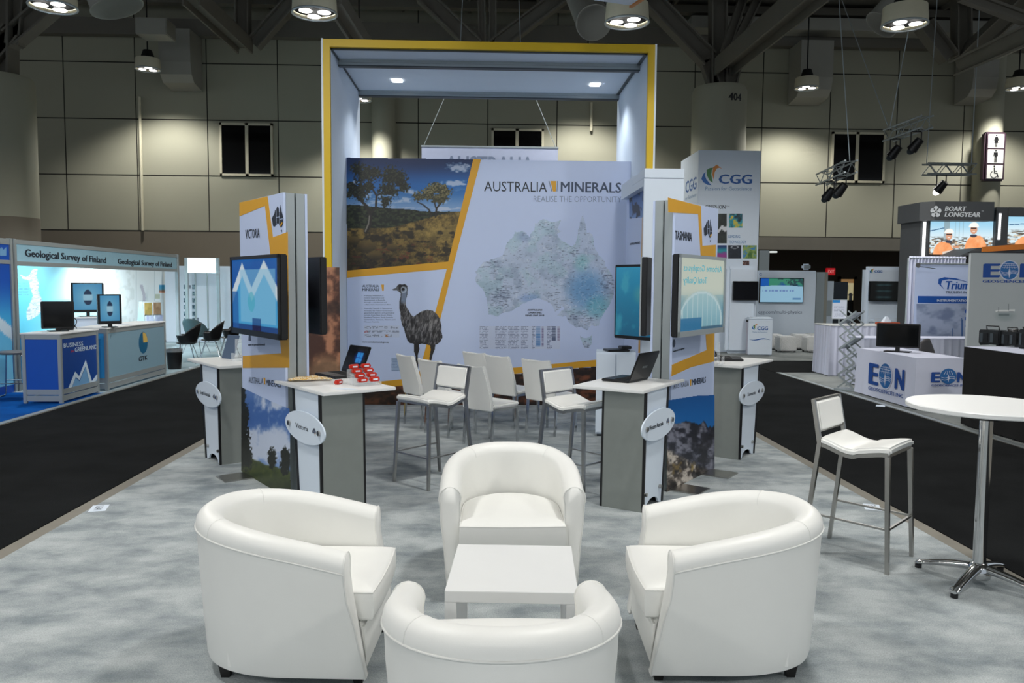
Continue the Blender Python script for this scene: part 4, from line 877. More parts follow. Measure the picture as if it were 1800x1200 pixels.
t = thing('display_tower', 'printed tower of red rock face partly hidden behind the VICTORIA tower', 'display tower', (a[0] - 0.12, 9.3, 0), R(22))
MB().box(-0.42, 0.02, 0.01, 0.44, 0.16, 1.93).build('core', M['alu'], t)
def cliff(U, V):
    n = fbm(U * 7, V * 16, 4, 5); c = mixc(C(70, 42, 32), C(176, 122, 92), sm(.35, .7, n)); c = mixc(c, C(40, 26, 22), sm(.5, .65, fbm(U * 3, V * 8, 14, 3)) * .7); c = mixc(c, C(190, 150, 110), (1 - sm(.5, 1, np.hypot((U - .8) / .3, (V - .35) / .15))) * .5); return c
paint(t, 'rock_photograph', -0.42, 0.02, 0.44, 1.93, 90, 190, cliff, None, 0.015)
MB().tube([(-0.4, -0.1, 0), (-0.4, -0.1, 1.1)], 0.03, 10).build('side_post', M['alu'], t, smooth=40)

# ---------------------------------------------------------------- lecterns
def lectern(label, cx, far, rz, mir, name_txt):
    "front (white, with the oval) towards -y; the steel side at -x (mir=1) or +x (mir=-1)"
    t = thing('lectern', label, 'lectern', (0, 0, 0), rz); s_ = mir; c, q = math.cos(rz), math.sin(rz)
    lx, ly = -0.35 * s_, -0.20
    t.location = (cx[0] - (lx * c - ly * q), cx[1] - (lx * q + ly * c), 0)
    X = lambda x: x * s_
    top = [(X(-0.35), -0.20), (X(0.62), -0.20), (X(0.62), 0.40), (X(-0.35), 0.40)] if far else [(X(-0.35), -0.20), (X(0.58), -0.20), (X(0.455), -0.155), (X(0.455), 0.40), (X(-0.35), 0.40)]
    MB().slab(top, 0.932, 0.957).build('top_board', M['lack'], t, bevel=0.004)
    bt = [(-0.25, -0.17), (0.25, -0.17), (0.25, 0.17), (-0.25, 0.17)]; bb = [(-0.27, -0.17), (0.155, -0.17), (0.155, 0.17), (-0.27, 0.17)]
    def side(xb, xt, th, m, nm, w0=-0.185, w1=0.185):
        b = MB(); x0, x1 = xb, xb + th; u0, u1 = xt, xt + th
        B = [(X(x0), w0, 0.0), (X(x1), w0, 0.0), (X(x1), w1, 0.0), (X(x0), w1, 0.0)]; T = [(X(u0), w0, 0.931), (X(u1), w0, 0.931), (X(u1), w1, 0.931), (X(u0), w1, 0.931)]
        if s_ < 0: B, T = B[::-1], T[::-1]
        b.hexa(B, T); return b.build(nm, m, t)
    side(-0.27, -0.25, 0.018, M['black'], 'side_board'); side(0.137, 0.232, 0.018, M['black'], 'side_board')
    side(-0.2725, -0.2525, 0.003, M['silver'], 'steel_face', -0.165, 0.165); side(0.154, 0.249, 0.003, M['silver'], 'steel_face', -0.165, 0.165)
    # white front with an arched foot
    def front(y0, y1, nm):
        pts = [(-0.25, 0.0), (-0.215, 0.0)] + [(-0.0575 - 0.13 * math.cos(PI * k / 10), 0.012 + 0.06 * math.sin(PI * k / 10)) for k in range(11)] + [(0.10, 0.0), (0.137, 0.0), (0.232, 0.93), (-0.232, 0.93)]
        MB().plate([(X(p[0]), p[1]) for p in pts], y1, y1 - y0).build(nm, M['white'], t)
    front(-0.172, -0.157, 'front_board'); front(0.157, 0.172, 'back_board')
    # oval sign on stand-off bolts
    oc = (X(-0.02), 0.655); A_, B_ = 0.365, 0.122
    o = MB().plate([(oc[0] + A_ * math.cos(2 * PI * k / 48), oc[1] + B_ * math.sin(2 * PI * k / 48)) for k in range(48)], -0.194, 0.012).build('oval_sign', M['white'], t, bevel=0.002)
    for sx in (-1, 1):
        b = MB().tube([(oc[0] + sx * 0.275, -0.173, oc[1]), (oc[0] + sx * 0.275, -0.22, oc[1])], 0.02, 12); b.build('bolt', M['steel'], o, smooth=40)
    n = len(name_txt); wd = min(0.3, 0.026 * n + 0.03); letters(o, [(name_txt, oc[0] - 0.22 if n > 9 else oc[0] - 0.16, oc[1] - 0.018, (oc[0] - 0.22 if n > 9 else oc[0] - 0.16) + wd, 0.038, 0.008)], M['ink'], y=-0.2065)
    au_icon(o, oc[0] + 0.185, oc[1], 0.06, 0.055, -0.2065)
    for sx in (-0.225, 0.09): MB().tube([(X(sx), -0.173, 0.13), (X(sx), -0.195, 0.13)], 0.016, 10).build('bolt', M['steel'], t, smooth=40)
    return t
LV = lectern('white topped steel lectern with oval sign Victoria', (-1.17, 5.74), 0, R(-54), -1, 'Victoria')
LW = lectern('white topped steel lectern with oval sign Western Australia', (1.19, 5.91), 0, R(57), 1, 'Western Australia')
LF = lectern('white topped steel lectern with oval sign behind the VICTORIA tower', (-2.5, 7.53), 1, R(-53), -1, 'South Australia')
LT = lectern('white topped steel lectern with oval sign Tasmania', (2.53, 7.76), 1, R(52), 1, 'Tasmania')
ZT = 0.957
# ---------------------------------------------------------------- laptops and small things on the lecterns
def laptop(loc, rz, label, func=None, open_=105, logo=False):
    t = thing('laptop', label, 'laptop', loc, rz)
    MB().box(-0.18, -0.125, 0.002, 0.18, 0.125, 0.024).build('base', M['black'], t, bevel=0.006)
    b = MB()
    for r in range(5):
        for k in range(14): b.box(-0.16 + k * 0.0232, -0.01 + r * 0.022, 0.024, -0.16 + k * 0.0232 + 0.019, 0.008 + r * 0.022, 0.0265)
    b.build('keyboard', M['black_matt'], t)
    MB().box(-0.05, -0.105, 0.024, 0.05, -0.04, 0.0248).build('touchpad', mat('pad_grey', rgb(44, 44, 42), 0.4), t)
    th = R(open_ - 90); ln = 0.245
    lid = bpy.data.objects.new('lid', bpy.data.meshes.new('lid')); bpy.data.objects.remove(lid)
    o = MB().box(-0.18, 0.0, 0.0, 0.18, 0.014, ln).build('lid', M['black'], t, bevel=0.005); o.location = (0, 0.122, 0.024); o.rotation_euler = (-th, 0, 0)
    if func: paint(o, 'screen', -0.165, 0.022, 0.165, 0.235, 60, 40, func, M['paint_screen'], -0.0012)
    else: MB().box(-0.165, -0.0012, 0.022, 0.165, 0.0, 0.235).build('screen', M['screen_off'], o)
    if logo: letters(o, [('ASUS', 0.04, 0.105, -0.04, 0.02, 0.01)], M['alu'], y=0.0148)
    return t
def win(U, V):
    c = np.zeros(U.shape + (3,)); c[:] = C(4, 8, 18); d = np.hypot((U - .66) / .34, (V - .55) / .4); c = mixc(c, C(8, 70, 190), (1 - sm(.2, 1, d)) * .8); c = mixc(c, C(60, 170, 250), ((np.abs(U - .68) < .15) & (np.abs(V - .55) < .22) & (np.abs(U - .68) > .012) & (np.abs(V - .55) > .012)) * .8)
    c = mixc(c, C(10, 16, 30), (V < .06) * 1.0); return c
p = atz(594, 661, ZT); laptop((p[0], p[1], ZT), R(-52), 'open black laptop with blue glowing desktop on the Victoria lectern', win, 112)
p = atz(1099, 668, ZT); laptop((p[0], p[1], ZT), R(-128), 'open black laptop seen from behind on the Western Australia lectern', None, 112, True)
p = atz(1283, 632, ZT); laptop((p[0], p[1], ZT), R(78), 'black laptop on the Tasmania lectern beside the tower', None, 120)
p = atz(402, 630, ZT)
t = thing('tablet', 'grey tablet standing on the lectern behind the VICTORIA tower', 'tablet', (p[0], p[1], ZT), R(-40))
MB().hexa([(-0.1, -0.02, 0.001), (0.1, -0.02, 0.001), (0.1, 0.0, 0.001), (-0.1, 0.0, 0.001)], [(-0.1, 0.06, 0.24), (0.1, 0.06, 0.24), (0.1, 0.07, 0.24), (-0.1, 0.07, 0.24)]).build('slab', mat('tablet_back', rgb(74, 92, 116), 0.35), t)
MB().box(-0.05, 0.02, 0.001, 0.05, 0.16, 0.012).build('stand', M['black'], t)
for (px, py, lab, rz) in ((419, 634, 'clear acrylic brochure holder on the lectern behind the VICTORIA tower', -40), (533, 663, 'clear acrylic brochure holder on the Victoria lectern beside the yellow cloth', -50), (1163, 661, 'clear acrylic brochure holder on the Western Australia lectern', 60), (1263, 640, 'clear acrylic brochure holder on the Tasmania lectern by the tower', 60)):
    p = atz(px, py, ZT); t = thing('brochure_holder', lab, 'holder', (p[0], p[1], ZT), R(rz), 'clear acrylic brochure holders')
    MB().box(-0.055, 0, 0.003, 0.055, 0.003, 0.22).build('back_sheet', M['clear'], t); MB().box(-0.055, -0.045, 0.003, 0.055, -0.042, 0.08).build('pocket', M['clear'], t); MB().box(-0.06, -0.05, 0, 0.06, 0.05, 0.003).build('base', M['clear'], t)
# yellow and white cloth
p = atz(545, 669, ZT); random.seed(3)
b = MB(); rows = []
for i in range(15):
    v = i / 14; rows.append([(-0.17 + 0.34 * u, -0.05 + 0.1 * v + 0.012 * math.sin(u * 11), 0.004 + (0.012 + 0.03 * abs(math.sin(u * 9 + v * 5)) * math.sin(PI * v) * math.sin(PI * u))) for u in [k / 34 for k in range(35)]])
b.grid(rows); o = b.build('folded_cloth', None, smooth=60); o.location = (p[0], p[1], ZT); o.rotation_euler = (0, 0, R(20))
cm = mat('lanyard_cloth', rgb(236, 226, 196), 0.8); nt = cm.node_tree
wv = nt.nodes.new('ShaderNodeTexVoronoi'); wv.inputs['Scale'].default_value = 26; cr = nt.nodes.new('ShaderNodeValToRGB'); cr.color_ramp.interpolation = 'CONSTANT'; cr.color_ramp.elements[0].color = rgb(222, 168, 30) + (1,); cr.color_ramp.elements[1].color = rgb(238, 232, 214) + (1,); cr.color_ramp.elements[1].position = 0.5
nt.links.new(wv.outputs['Color'], cr.inputs[0]); nt.links.new(cr.outputs[0], nt.nodes['Principled BSDF'].inputs['Base Color'])
o.data.materials.clear(); o.data.materials.append(cm); sd = o.modifiers.new('thickness', 'SOLIDIFY'); sd.thickness = 0.004; tag(o, 'crumpled yellow and white cloth on the Victoria lectern', 'cloth')
# red sweets in a clear rack
p = atz(641, 676, ZT); red = mat('red_foil', rgb(196, 44, 24), 0.35, noise=0.15, scale=40); rck = thing('sample_rack', 'stepped clear rack holding red packets on the Victoria lectern', 'rack', (p[0], p[1], ZT), R(35))
for k in range(4): MB().box(-0.1, -0.09 + 0.05 * k, 0.0, 0.1, -0.045 + 0.05 * k, 0.03 + 0.03 * k).build('step', M['clear'], rck)
pk0 = None
for k in range(4):
    for j in range(2):
        c_, q_ = math.cos(R(35)), math.sin(R(35)); lx, ly = -0.05 + 0.1 * j, -0.0675 + 0.05 * k
        loc = (p[0] + lx * c_ - ly * q_, p[1] + lx * q_ + ly * c_, ZT + 0.031 + 0.03 * k)
        if pk0 is None:
            pk0 = thing('sweet_packet', 'red packet in the clear stepped rack on the Victoria lectern', 'packet', loc, R(35), 'red packets in the stepped rack')
            MB().box(-0.04, -0.02, 0, 0.04, 0.02, 0.035).build('wrapper', red, pk0, bevel=0.008); MB().box(-0.02, -0.0212, 0.012, 0.02, -0.0202, 0.024).build('print', M['white'], pk0)
        else: dup(pk0, loc)
for dx, px, py, lab in ((0, 595, 675, 'single red packet lying in front of the laptop on the Victoria lectern'),):
    q_ = atz(px, py, ZT); t = dup(pk0, (q_[0], q_[1], ZT), R(70), lab); del t['group']
q_ = atz(606, 683, ZT); t = thing('paper_cards', 'loose white paper cards at the front of the Victoria lectern', 'paper', (q_[0], q_[1], ZT), R(-30))
for k in range(3): MB().slab([(-0.09 + 0.05 * k, -0.04), (0.0 + 0.05 * k, -0.045 + 0.01 * k), (0.01 + 0.05 * k, 0.02), (-0.08 + 0.05 * k, 0.03)], 0.0008 * k, 0.0008 * k + 0.0007).build('card', M['white'], t)
# ================================================================ WHITE SEATING IN FRONT
def armchair(loc, rz, label):
    t = thing('tub_armchair', label, 'armchair', (loc[0], loc[1], 0), rz, 'white leather tub armchairs')
    W2 = 0.35; TH = 0.107                                     # centre line half width, wall thickness
    N = 60; path = []
    # centre line: right arm front -> round the back -> left arm front
    S0 = -0.30; CY = -0.06; BY = 0.39
    la = CY - S0; n1 = 12
    for k in range(n1): path.append((W2, S0 + la * k / n1, 1.0, 0.0))
    m = 36
    for k in range(m + 1):
        a = PI * k / m; e = 0.88
        cx, sy = math.cos(a), math.sin(a)
        path.append((W2 * math.copysign(abs(cx) ** e, cx), CY + (BY - CY) * abs(sy) ** e, 0, 0))
    for k in range(n1 - 1, -1, -1): path.append((-W2, S0 + la * k / n1, -1.0, 0.0))
    L_ = [0.0]
    for i in range(1, len(path)): L_.append(L_[-1] + math.dist(path[i][:2], path[i - 1][:2]))
    T = L_[-1]; rows = []; pipe = []; caps = []; seam = []
    for i, p in enumerate(path):
        a = path[max(i - 1, 0)][:2]; b_ = path[min(i + 1, len(path) - 1)][:2]; d = Vector((b_[0] - a[0], b_[1] - a[1])).normalized(); nrm = Vector((d.y, -d.x))   # outward
        u = L_[i] / T; back = 0.5 - 0.5 * math.cos(2 * PI * min(u, 1 - u) / 1.0 * 1.0) if False else (1 - abs(2 * u - 1))
        zt = 0.612 + 0.122 * math.sin(PI / 2 * min(1, back * 1.06))
        h2 = TH / 2; prof = []
        prof.append((-h2 * 0.95, 0.26)); prof.append((-h2 * 1.0, 0.40)); prof.append((-h2 * 1.02, zt - 0.10))
        for k in range(9):
            q = PI - PI * k / 8; prof.append((1.14 * h2 * math.cos(q), zt - 0.058 + 0.058 * math.sin(q)))
        prof.append((h2 * 1.16, zt - 0.075)); prof.append((h2 * 1.06, zt - 0.092)); prof.append((h2 * 1.02, zt - 0.11)); prof.append((h2 * 0.96, zt - 0.2)); prof.append((h2 * 0.70, 0.30)); prof.append((h2 * 0.42, 0.085)); prof.append((h2 * 0.30, 0.062)); prof.append((-h2 * 0.8, 0.062))
        end = max(0.0, 1 - min(L_[i], T - L_[i]) / 0.2); r = []
        for (o_, z) in prof:
            fwd = -0.075 * end * end * (lambda x: x * x * (3 - 2 * x))(min(1, max(0, (0.50 - z) / 0.40)))
            tap = 1 - 0.035 * (1 - min(1, z / 0.5))
            r.append((p[0] * tap + nrm.x * o_, p[1] + nrm.y * o_ + fwd, z))
        rows.append(r); pipe.append(r[12])
    b = MB(); vs = b.grid(rows, True)
    for r, rev in ((vs[0], False), (vs[-1], True)):
        c = Vector((0, 0, 0))
        for v in r: c += v.co
        # slightly domed front panel of each arm
        n = len(r); inner = []
        for v in r:
            ctr = Vector((sum(w_.co.x for w_ in r) / n, v.co.y - 0.008, v.co.z)); inner.append(b.bm.verts.new(v.co.lerp(ctr, 0.35) + Vector((0, -0.004, 0))))
        for k in range(n): b.bm.faces.new((r[k], r[(k + 1) % n], inner[(k + 1) % n], inner[k]))
        b.bm.faces.new(inner)
    b.build('shell', M['leather'], t, smooth=50)
    b = MB(); b.tube(pipe, 0.0045, 8)
    for r in (rows[0], rows[-1]): b.tube([Vector(v) + Vector((0, -0.001, 0)) for v in r[1:20]], 0.0045, 8)
    b.build('piping', M['piping'], t, smooth=60)
    for s_ in (0.33, 0.67):
        i = min(range(len(L_)), key=lambda k: abs(L_[k] / T - s_)); MB().tube([Vector(v) for v in rows[i][3:13]], 0.0022, 6).build('seam', M['piping'], t, smooth=60)
    # front rail below the cushion
    b = MB(); b.hexa([(-0.31, -0.372, 0.064), (0.31, -0.372, 0.064), (0.31, 0.25, 0.064), (-0.31, 0.25, 0.064)], [(-0.31, -0.362, 0.285), (0.31, -0.362, 0.285), (0.31, 0.25, 0.285), (-0.31, 0.25, 0.285)]); b.build('front_rail', M['leather'], t, bevel=0.02, seg=3)
    # loose cushion, D shaped, crowned, with boxed border
    ol = []
    for k in range(17): ol.append((-0.292 + 0.584 * k / 16, -0.40 - 0.012 * math.sin(PI * k / 16)))
    for k in range(1, 8): ol.append((0.292 - 0.004 * k / 8, -0.40 + 0.38 * k / 8))
    for k in range(25):
        a = PI * k / 24; ol.append((0.286 * math.cos(a), -0.02 + 0.31 * math.sin(a) ** 0.9))
    for k in range(7, 0, -1): ol.append((-0.292 + 0.004 * k / 8, -0.40 + 0.38 * k / 8))
    b = MB(); rings = []
    def ring(f, z, cr=0.0): return [(x * f, -0.06 + (y + 0.06) * f, z + cr) for x, y in ol]
    spec = [(0.93, 0.288), (0.985, 0.292), (1.0, 0.305), (1.012, 0.345), (1.012, 0.375), (1.0, 0.412), (0.985, 0.421), (0.95, 0.427), (0.85, 0.438), (0.7, 0.447), (0.5, 0.454), (0.25, 0.458), (0.08, 0.459)]
    rows2 = [ring(f, z) for f, z in spec]; vs = b.grid(rows2, True); b.bm.faces.new(vs[0][::-1]); b.bm.faces.new(vs[-1])
    cu = b.build('seat_cushion', M['leather'], t, smooth=70)
    b = MB(); b.tube([(x * 1.0, y, 0.416) for x, y in [(q[0] * 1.0, -0.06 + (q[1] + 0.06) * 0.998) for q in ol]], 0.004, 8, True); b.build('piping', M['piping'], cu, smooth=60)
    for x, y in ((-0.26, -0.33), (0.26, -0.33), (-0.22, 0.27), (0.22, 0.27)):
        MB().hexa([(x - .018, y - .018, 0), (x + .018, y - .018, 0), (x + .018, y + .018, 0), (x - .018, y + .018, 0)], [(x - .028, y - .028, 0.066), (x + .028, y - .028, 0.066), (x + .028, y + .028, 0.066), (x - .028, y + .028, 0.066)]).build('foot', M['black_wood'], t)
    return t
A0 = armchair((0.155, 4.70), R(0), 'white leather tub armchair facing the viewer behind the low table')
dup(A0, (-0.865, 3.68, 0), R(87), 'white leather tub armchair left of the low table, turned to the right')
dup(A0, (1.115, 3.66, 0), R(-92), 'white leather tub armchair right of the low table, turned to the left')
dup(A0, (0.06, 2.68, 0), R(180), 'white leather tub armchair nearest the viewer, seen from its back')
# low square table
c4 = [atz(x, y, 0.45) for x, y in ((805, 955.3), (1004.7, 959), (1016.6, 1042.4), (781.1, 1039))]
cc = sum(c4) / 4
t = thing('coffee_table', 'low square white table between the four armchairs', 'coffee table', (cc[0], cc[1], 0), math.atan2((c4[1] - c4[0] + c4[2] - c4[3])[1], (c4[1] - c4[0] + c4[2] - c4[3])[0]))
MB().box(-0.283, -0.305, 0.40, 0.283, 0.305, 0.45).build('table_top', M['lack'], t, bevel=0.002)
for x in (-1, 1):
    for y in (-1, 1):
        MB().box(min(x * .283, x * .233) , min(y * .305, y * .255), 0, max(x * .283, x * .233), max(y * .305, y * .255), 0.399).build('leg', M['lack'], t, bevel=0.002)
# ---------------------------------------------------------------- bar stools
def bar_stool(loc, rz, label):
    t = thing('bar_stool', label, 'bar stool', (loc[0], loc[1], 0), rz, 'white and steel bar stools')
    hw, hd = 0.205, 0.21; st = M['steel']
    def leg(x, y, xb, yb, top, nm='leg'):
        w0, w1 = 0.011, 0.014
        b = MB(); b.hexa([(xb - w0, yb - w0, 0), (xb + w0, yb - w0, 0), (xb + w0, yb + w0, 0), (xb - w0, yb + w0, 0)], [(x - w1, y - w1, top), (x + w1, y - w1, top), (x + w1, y + w1, top), (x - w1, y + w1, top)]); return b.build(nm, st, t)
    for s_ in (-1, 1):
        leg(s_ * hw, -hd, s_ * (hw + 0.025), -hd - 0.03, 0.715)
        o = leg(s_ * hw, hd, s_ * (hw + 0.02), hd + 0.085, 0.74)
        MB().hexa([(s_ * hw - .013, hd - .013, 0.74), (s_ * hw + .013, hd - .013, 0.74), (s_ * hw + .013, hd + .013, 0.74), (s_ * hw - .013, hd + .013, 0.74)], [(s_ * hw - .012, hd + .04, 1.02), (s_ * hw + .012, hd + .04, 1.02), (s_ * hw + .012, hd + .062, 1.02), (s_ * hw - .012, hd + .062, 1.02)]).build('back_post', st, o)
    MB().bar((-hw, hd + .052, 1.015), (hw, hd + .052, 1.015), 0.022, 0.014).build('back_rail', st, t); MB().bar((-hw, hd + .02, 0.815), (hw, hd + .02, 0.815), 0.014, 0.012).build('back_rail', st, t)
    b = MB(); b.hexa([(-hw + .012, hd - .005, 0.822), (hw - .012, hd - .005, 0.822), (hw - .012, hd + .032, 0.822), (-hw + .012, hd + .032, 0.822)], [(-hw + .012, hd + .03, 1.008), (hw - .012, hd + .03, 1.008), (hw - .012, hd + .064, 1.008), (-hw + .012, hd + .064, 1.008)]); b.build('back_pad', M['leather'], t, bevel=0.012, seg=3)
    # saddle seat: dips side to side along the depth
    rows = []; zf = lambda v: 0.742 + 0.026 * math.cos(2 * PI * (v - 0.04)) * (0.6 if v < .5 else 1.0)
    def srow(v, fx, dz): return [(-(hw + .012) * fx + 2 * (hw + .012) * fx * k / 12, -hd - .02 + (2 * hd + .02) * v, zf(v) + dz - 0.006 * abs(2 * k / 12 - 1) ** 3) for k in range(13)]
    b = MB(); top = [srow(v / 16, 1, 0.022) for v in range(17)]; bot = [srow(v / 16, 1, -0.022) for v in range(17)]
    vt = b.grid(top); vb = b.grid(bot)
    for i in range(16):
        b.bm.faces.new((vt[i][0], vt[i + 1][0], vb[i + 1][0], vb[i][0])); b.bm.faces.new((vt[i][12], vb[i][12], vb[i + 1][12], vt[i + 1][12]))
    for k in range(12):
        b.bm.faces.new((vt[0][k], vb[0][k], vb[0][k + 1], vt[0][k + 1])); b.bm.faces.new((vt[16][k], vt[16][k + 1], vb[16][k + 1], vb[16][k]))
    b.build('seat_pad', M['leather'], t, bevel=0.012, seg=3, smooth=60)
    b = MB()
    for s_ in (-1, 1):
        for i in range(12): b.bar((s_ * hw, -hd + 2 * hd * i / 12, zf(.05 + .95 * i / 12) - 0.032), (s_ * hw, -hd + 2 * hd * (i + 1) / 12, zf(.05 + .95 * (i + 1) / 12) - 0.032), 0.016, 0.022)
    b.bar((-hw, -hd, zf(.05) - .034), (hw, -hd, zf(.05) - .034), 0.016, 0.02).bar((-hw, hd, zf(1) - .034), (hw, hd, zf(1) - .034), 0.016, 0.02); b.build('seat_frame', st, t)
    zr = 0.27; f = zr / 0.72; fx = hw + 0.025 * (1 - f); fy = -hd - 0.03 * (1 - f); bxk = hw + 0.02 * (1 - f); by = hd + 0.085 * (1 - f)
    MB().bar((-fx, fy, zr), (fx, fy, zr), 0.014).build('foot_rail', st, t)
    for s_ in (-1, 1): MB().bar((s_ * fx, fy, zr), (s_ * bxk, by, zr + .01), 0.012).build('side_rail', st, t)
    return t
B0 = bar_stool((2.45, 5.0), R(44.5), 'steel bar stool with white pad beside the round bar table')
dup(B0, (-0.47, 6.98, 0), R(-45), 'steel bar stool with white pad beside the Victoria lectern')
dup(B0, (0.80, 6.72, 0), R(45), 'steel bar stool with white pad beside the Western Australia lectern')
# ---------------------------------------------------------------- dining chairs
def dining_chair(loc, rz, label):
    t = thing('dining_chair', label, 'chair', (loc[0], loc[1], 0), rz, 'white high back chairs before the picture wall')
    hw = 0.222; b = MB(); rows = []
    for i in range(15):
        z = 0.40 + 0.49 * i / 14; y = 0.205 - 0.03 * math.sin(PI * i / 14) * 0 + 0.115 * (i / 14) ** 1.4; wv = hw * (1.0 - 0.10 * abs(i / 14 - .35) ** 1.2 * 1.6); bow = 0.022
        dip = 0.014 if i == 14 else 0
        fr_ = [(-wv + 2 * wv * k / 10, y - 0.022 + bow * (1 - (2 * k / 10 - 1) ** 2), z - dip * (1 - (2 * k / 10 - 1) ** 2)) for k in range(11)]
        bk = [(wv - 2 * wv * k / 10, y + 0.022 + bow * (1 - (2 * k / 10 - 1) ** 2), z - dip * (1 - (2 * k / 10 - 1) ** 2)) for k in range(11)]
        rows.append(fr_ + bk)
    vs = b.grid(rows, True); b.bm.faces.new(vs[0][::-1]); b.bm.faces.new(vs[-1]); b.build('backrest', M['leather'], t, bevel=0.008, smooth=50)
    MB().hexa([(-hw, -0.22, 0.425), (hw, -0.22, 0.425), (hw, 0.19, 0.42), (-hw, 0.19, 0.42)], [(-hw, -0.22, 0.472), (hw, -0.22, 0.472), (hw, 0.19, 0.465), (-hw, 0.19, 0.465)]).build('seat', M['leather'], t, bevel=0.016, seg=3)
    MB().bar((-hw + .01, -0.2, 0.41), (hw - .01, -0.2, 0.41), 0.02, 0.026).bar((-hw + .01, 0.19, 0.41), (hw - .01, 0.19, 0.41), 0.02, 0.026).bar((-hw + .01, -0.2, 0.41), (-hw + .01, 0.19, 0.41), 0.02, 0.026).bar((hw - .01, -0.2, 0.41), (hw - .01, 0.19, 0.41), 0.02, 0.026).build('seat_frame', M['chrome'], t)
    for s_ in (-1, 1):
        for y0, y1 in ((-0.195, -0.20), (0.185, 0.215)):
            x = s_ * (hw - .014); w0 = 0.011
            MB().hexa([(x - w0, y1 - w0, 0), (x + w0, y1 - w0, 0), (x + w0, y1 + w0, 0), (x - w0, y1 + w0, 0)], [(x - .013, y0 - .013, 0.40), (x + .013, y0 - .013, 0.40), (x + .013, y0 + .013, 0.40), (x - .013, y0 + .013, 0.40)]).build('leg', M['chrome'], t)
    return t
ch = [((711.5, 623.5), 'white high back chair with chrome legs, leftmost of the chairs before the picture wall', 118), ((754.7, 632), 'white high back chair directly behind the stool at the Victoria lectern', 127),
      ((827.5, 642), 'white high back chair nearest behind the armchair facing the viewer', 130), ((833, 619), 'white high back chair closest to the picture wall, below the map legend', 128),
      ((873.7, 625), 'white high back chair in the middle of the back row', 128), ((941.4, 632), 'white high back chair beside the stool at the Western Australia lectern', 133)]
c0 = None
for (px, py), lab, az in ch:
    p = atz(px, py, 0.885); rz = R(az + 6); fx, fy = math.sin(rz), -math.cos(rz); loc = (p[0] + 0.32 * fx, p[1] + 0.32 * fy, 0)
    if c0 is None: c0 = dining_chair(loc, rz, lab)
    else: dup(c0, loc, rz, lab)
# ---------------------------------------------------------------- round bar table
t = thing('bar_table', 'tall round white topped bar table on a chrome column', 'bar table', (2.93, 4.52, 0), R(8))
MB().lathe([(0, 1.04), (0.40, 1.04), (0.425, 1.042), (0.43, 1.047), (0.43, 1.066), (0.425, 1.071), (0, 1.072)], 72).build('table_top', M['lack'], t, smooth=30)
MB().lathe([(0.036, 0.06), (0.036, 1.04)], 32).build('column', M['chrome'], t, smooth=40)
MB().lathe([(0.09, 0.985), (0.1, 1.03), (0.1, 1.04), (0, 1.04)], 24).lathe([(0.036, 0.98), (0.09, 0.985)], 24).build('top_plate', M['black'], t, smooth=40)
MB().lathe([(0, 0.03), (0.06, 0.035), (0.068, 0.06), (0.06, 0.1), (0.045, 0.125), (0.036, 0.13)], 32).build('hub', M['chrome'], t, smooth=40)
for k in range(4):
    a = R(30 + 90 * k); d = Vector((math.cos(a), math.sin(a), 0)); s_ = Vector((-d.y, d.x, 0)); b = MB(); rows = []
    for i in range(13):
        u = i / 12; r = 0.05 + 0.31 * u; z = 0.095 - 0.062 * u ** 1.3; wv = 0.034 - 0.008 * u + (0.006 if u > .9 else 0); th = 0.026 - 0.012 * u
        if i == 12: wv *= .6; th *= .6
        rows.append([d * r + s_ * (wv * math.cos(q)) + Vector((0, 0, z + th * math.sin(q))) for q in [2 * PI * j / 12 for j in range(12)]])
    vs = b.grid(rows, True); b.bm.faces.new(vs[0][::-1]); b.bm.faces.new(vs[-1]); o = b.build('foot', M['chrome'], t, smooth=60)
    MB().lathe([(0, 0), (0.02, 0), (0.02, 0.022), (0, 0.022)], 14, tuple(d * 0.345)).build('glide', M['black'], o)
# ================================================================ LEFT STANDS
def sys_counter(name, loc, rz, hx, dep, h, front, side, label):
    "shell-scheme counter: aluminium posts and rails round coloured panels; front towards local -y"
    t = thing(name, label, 'counter', loc, rz)
    for x in (-hx, hx):
        for y in (0.0, dep): MB().box(x - .025, y - .005, 0, x + .025, y + .045, h).build('corner_post', M['alu'], t, bevel=0.006)
    for z0, z1 in ((0.03, 0.11), (0.125, 0.2), (h - 0.07, h)):
        MB().box(-hx + .025, 0.004, z0, hx - .025, 0.035, z1).build('front_rail', M['alu'], t)
        for s_ in (-1, 1): MB().box(s_ * hx - .016, 0.045, z0, s_ * hx + .016, dep, z1).build('side_rail', M['alu'], t)
    MB().box(-hx + .025, 0.01, 0.2, hx - .025, 0.03, h - .07).build('front_panel', front, t)
    for s_ in (-1, 1): MB().box(s_ * hx - .01, 0.045, 0.2, s_ * hx + .01, dep, h - .07).build('side_panel', side, t)
    MB().box(-hx - .03, -0.015, h, hx + .03, dep + .06, h + .02).build('counter_top', M['lack'], t, bevel=0.003)
    return t
LC = t = sys_counter('counter', (-6.03, 12.02, 0), R(90), 0.53, 0.5, 0.985, M['navy'], M['blue'], 'blue counter lettered BUSINESS in GREENLAND on the blue carpet')
letters_px(t, [('BUSINESS', 112, 611, 146, 607, 8, 0.01), ('GREENLAND', 131.5, 618.5, 170.5, 612.5, 8, 0.01)], M['paleice'], y=0.008); letters_px(t, [('in', 124, 619.5, 130.5, 618.5, 5, 0.01, 0.2)], mat('red_print', rgb(190, 60, 60), 0.5), y=0.008)
plates_px(t, [[(120, 682), (132, 653), (139, 661), (150.5, 632.5), (161.5, 670), (173.5, 653), (173.5, 659), (167, 671.5), (158, 673), (150, 643), (139.5, 668), (133, 662), (126, 680.5)]], M['paleice'], 'mountain_outline', y=0.01, th=0.003)
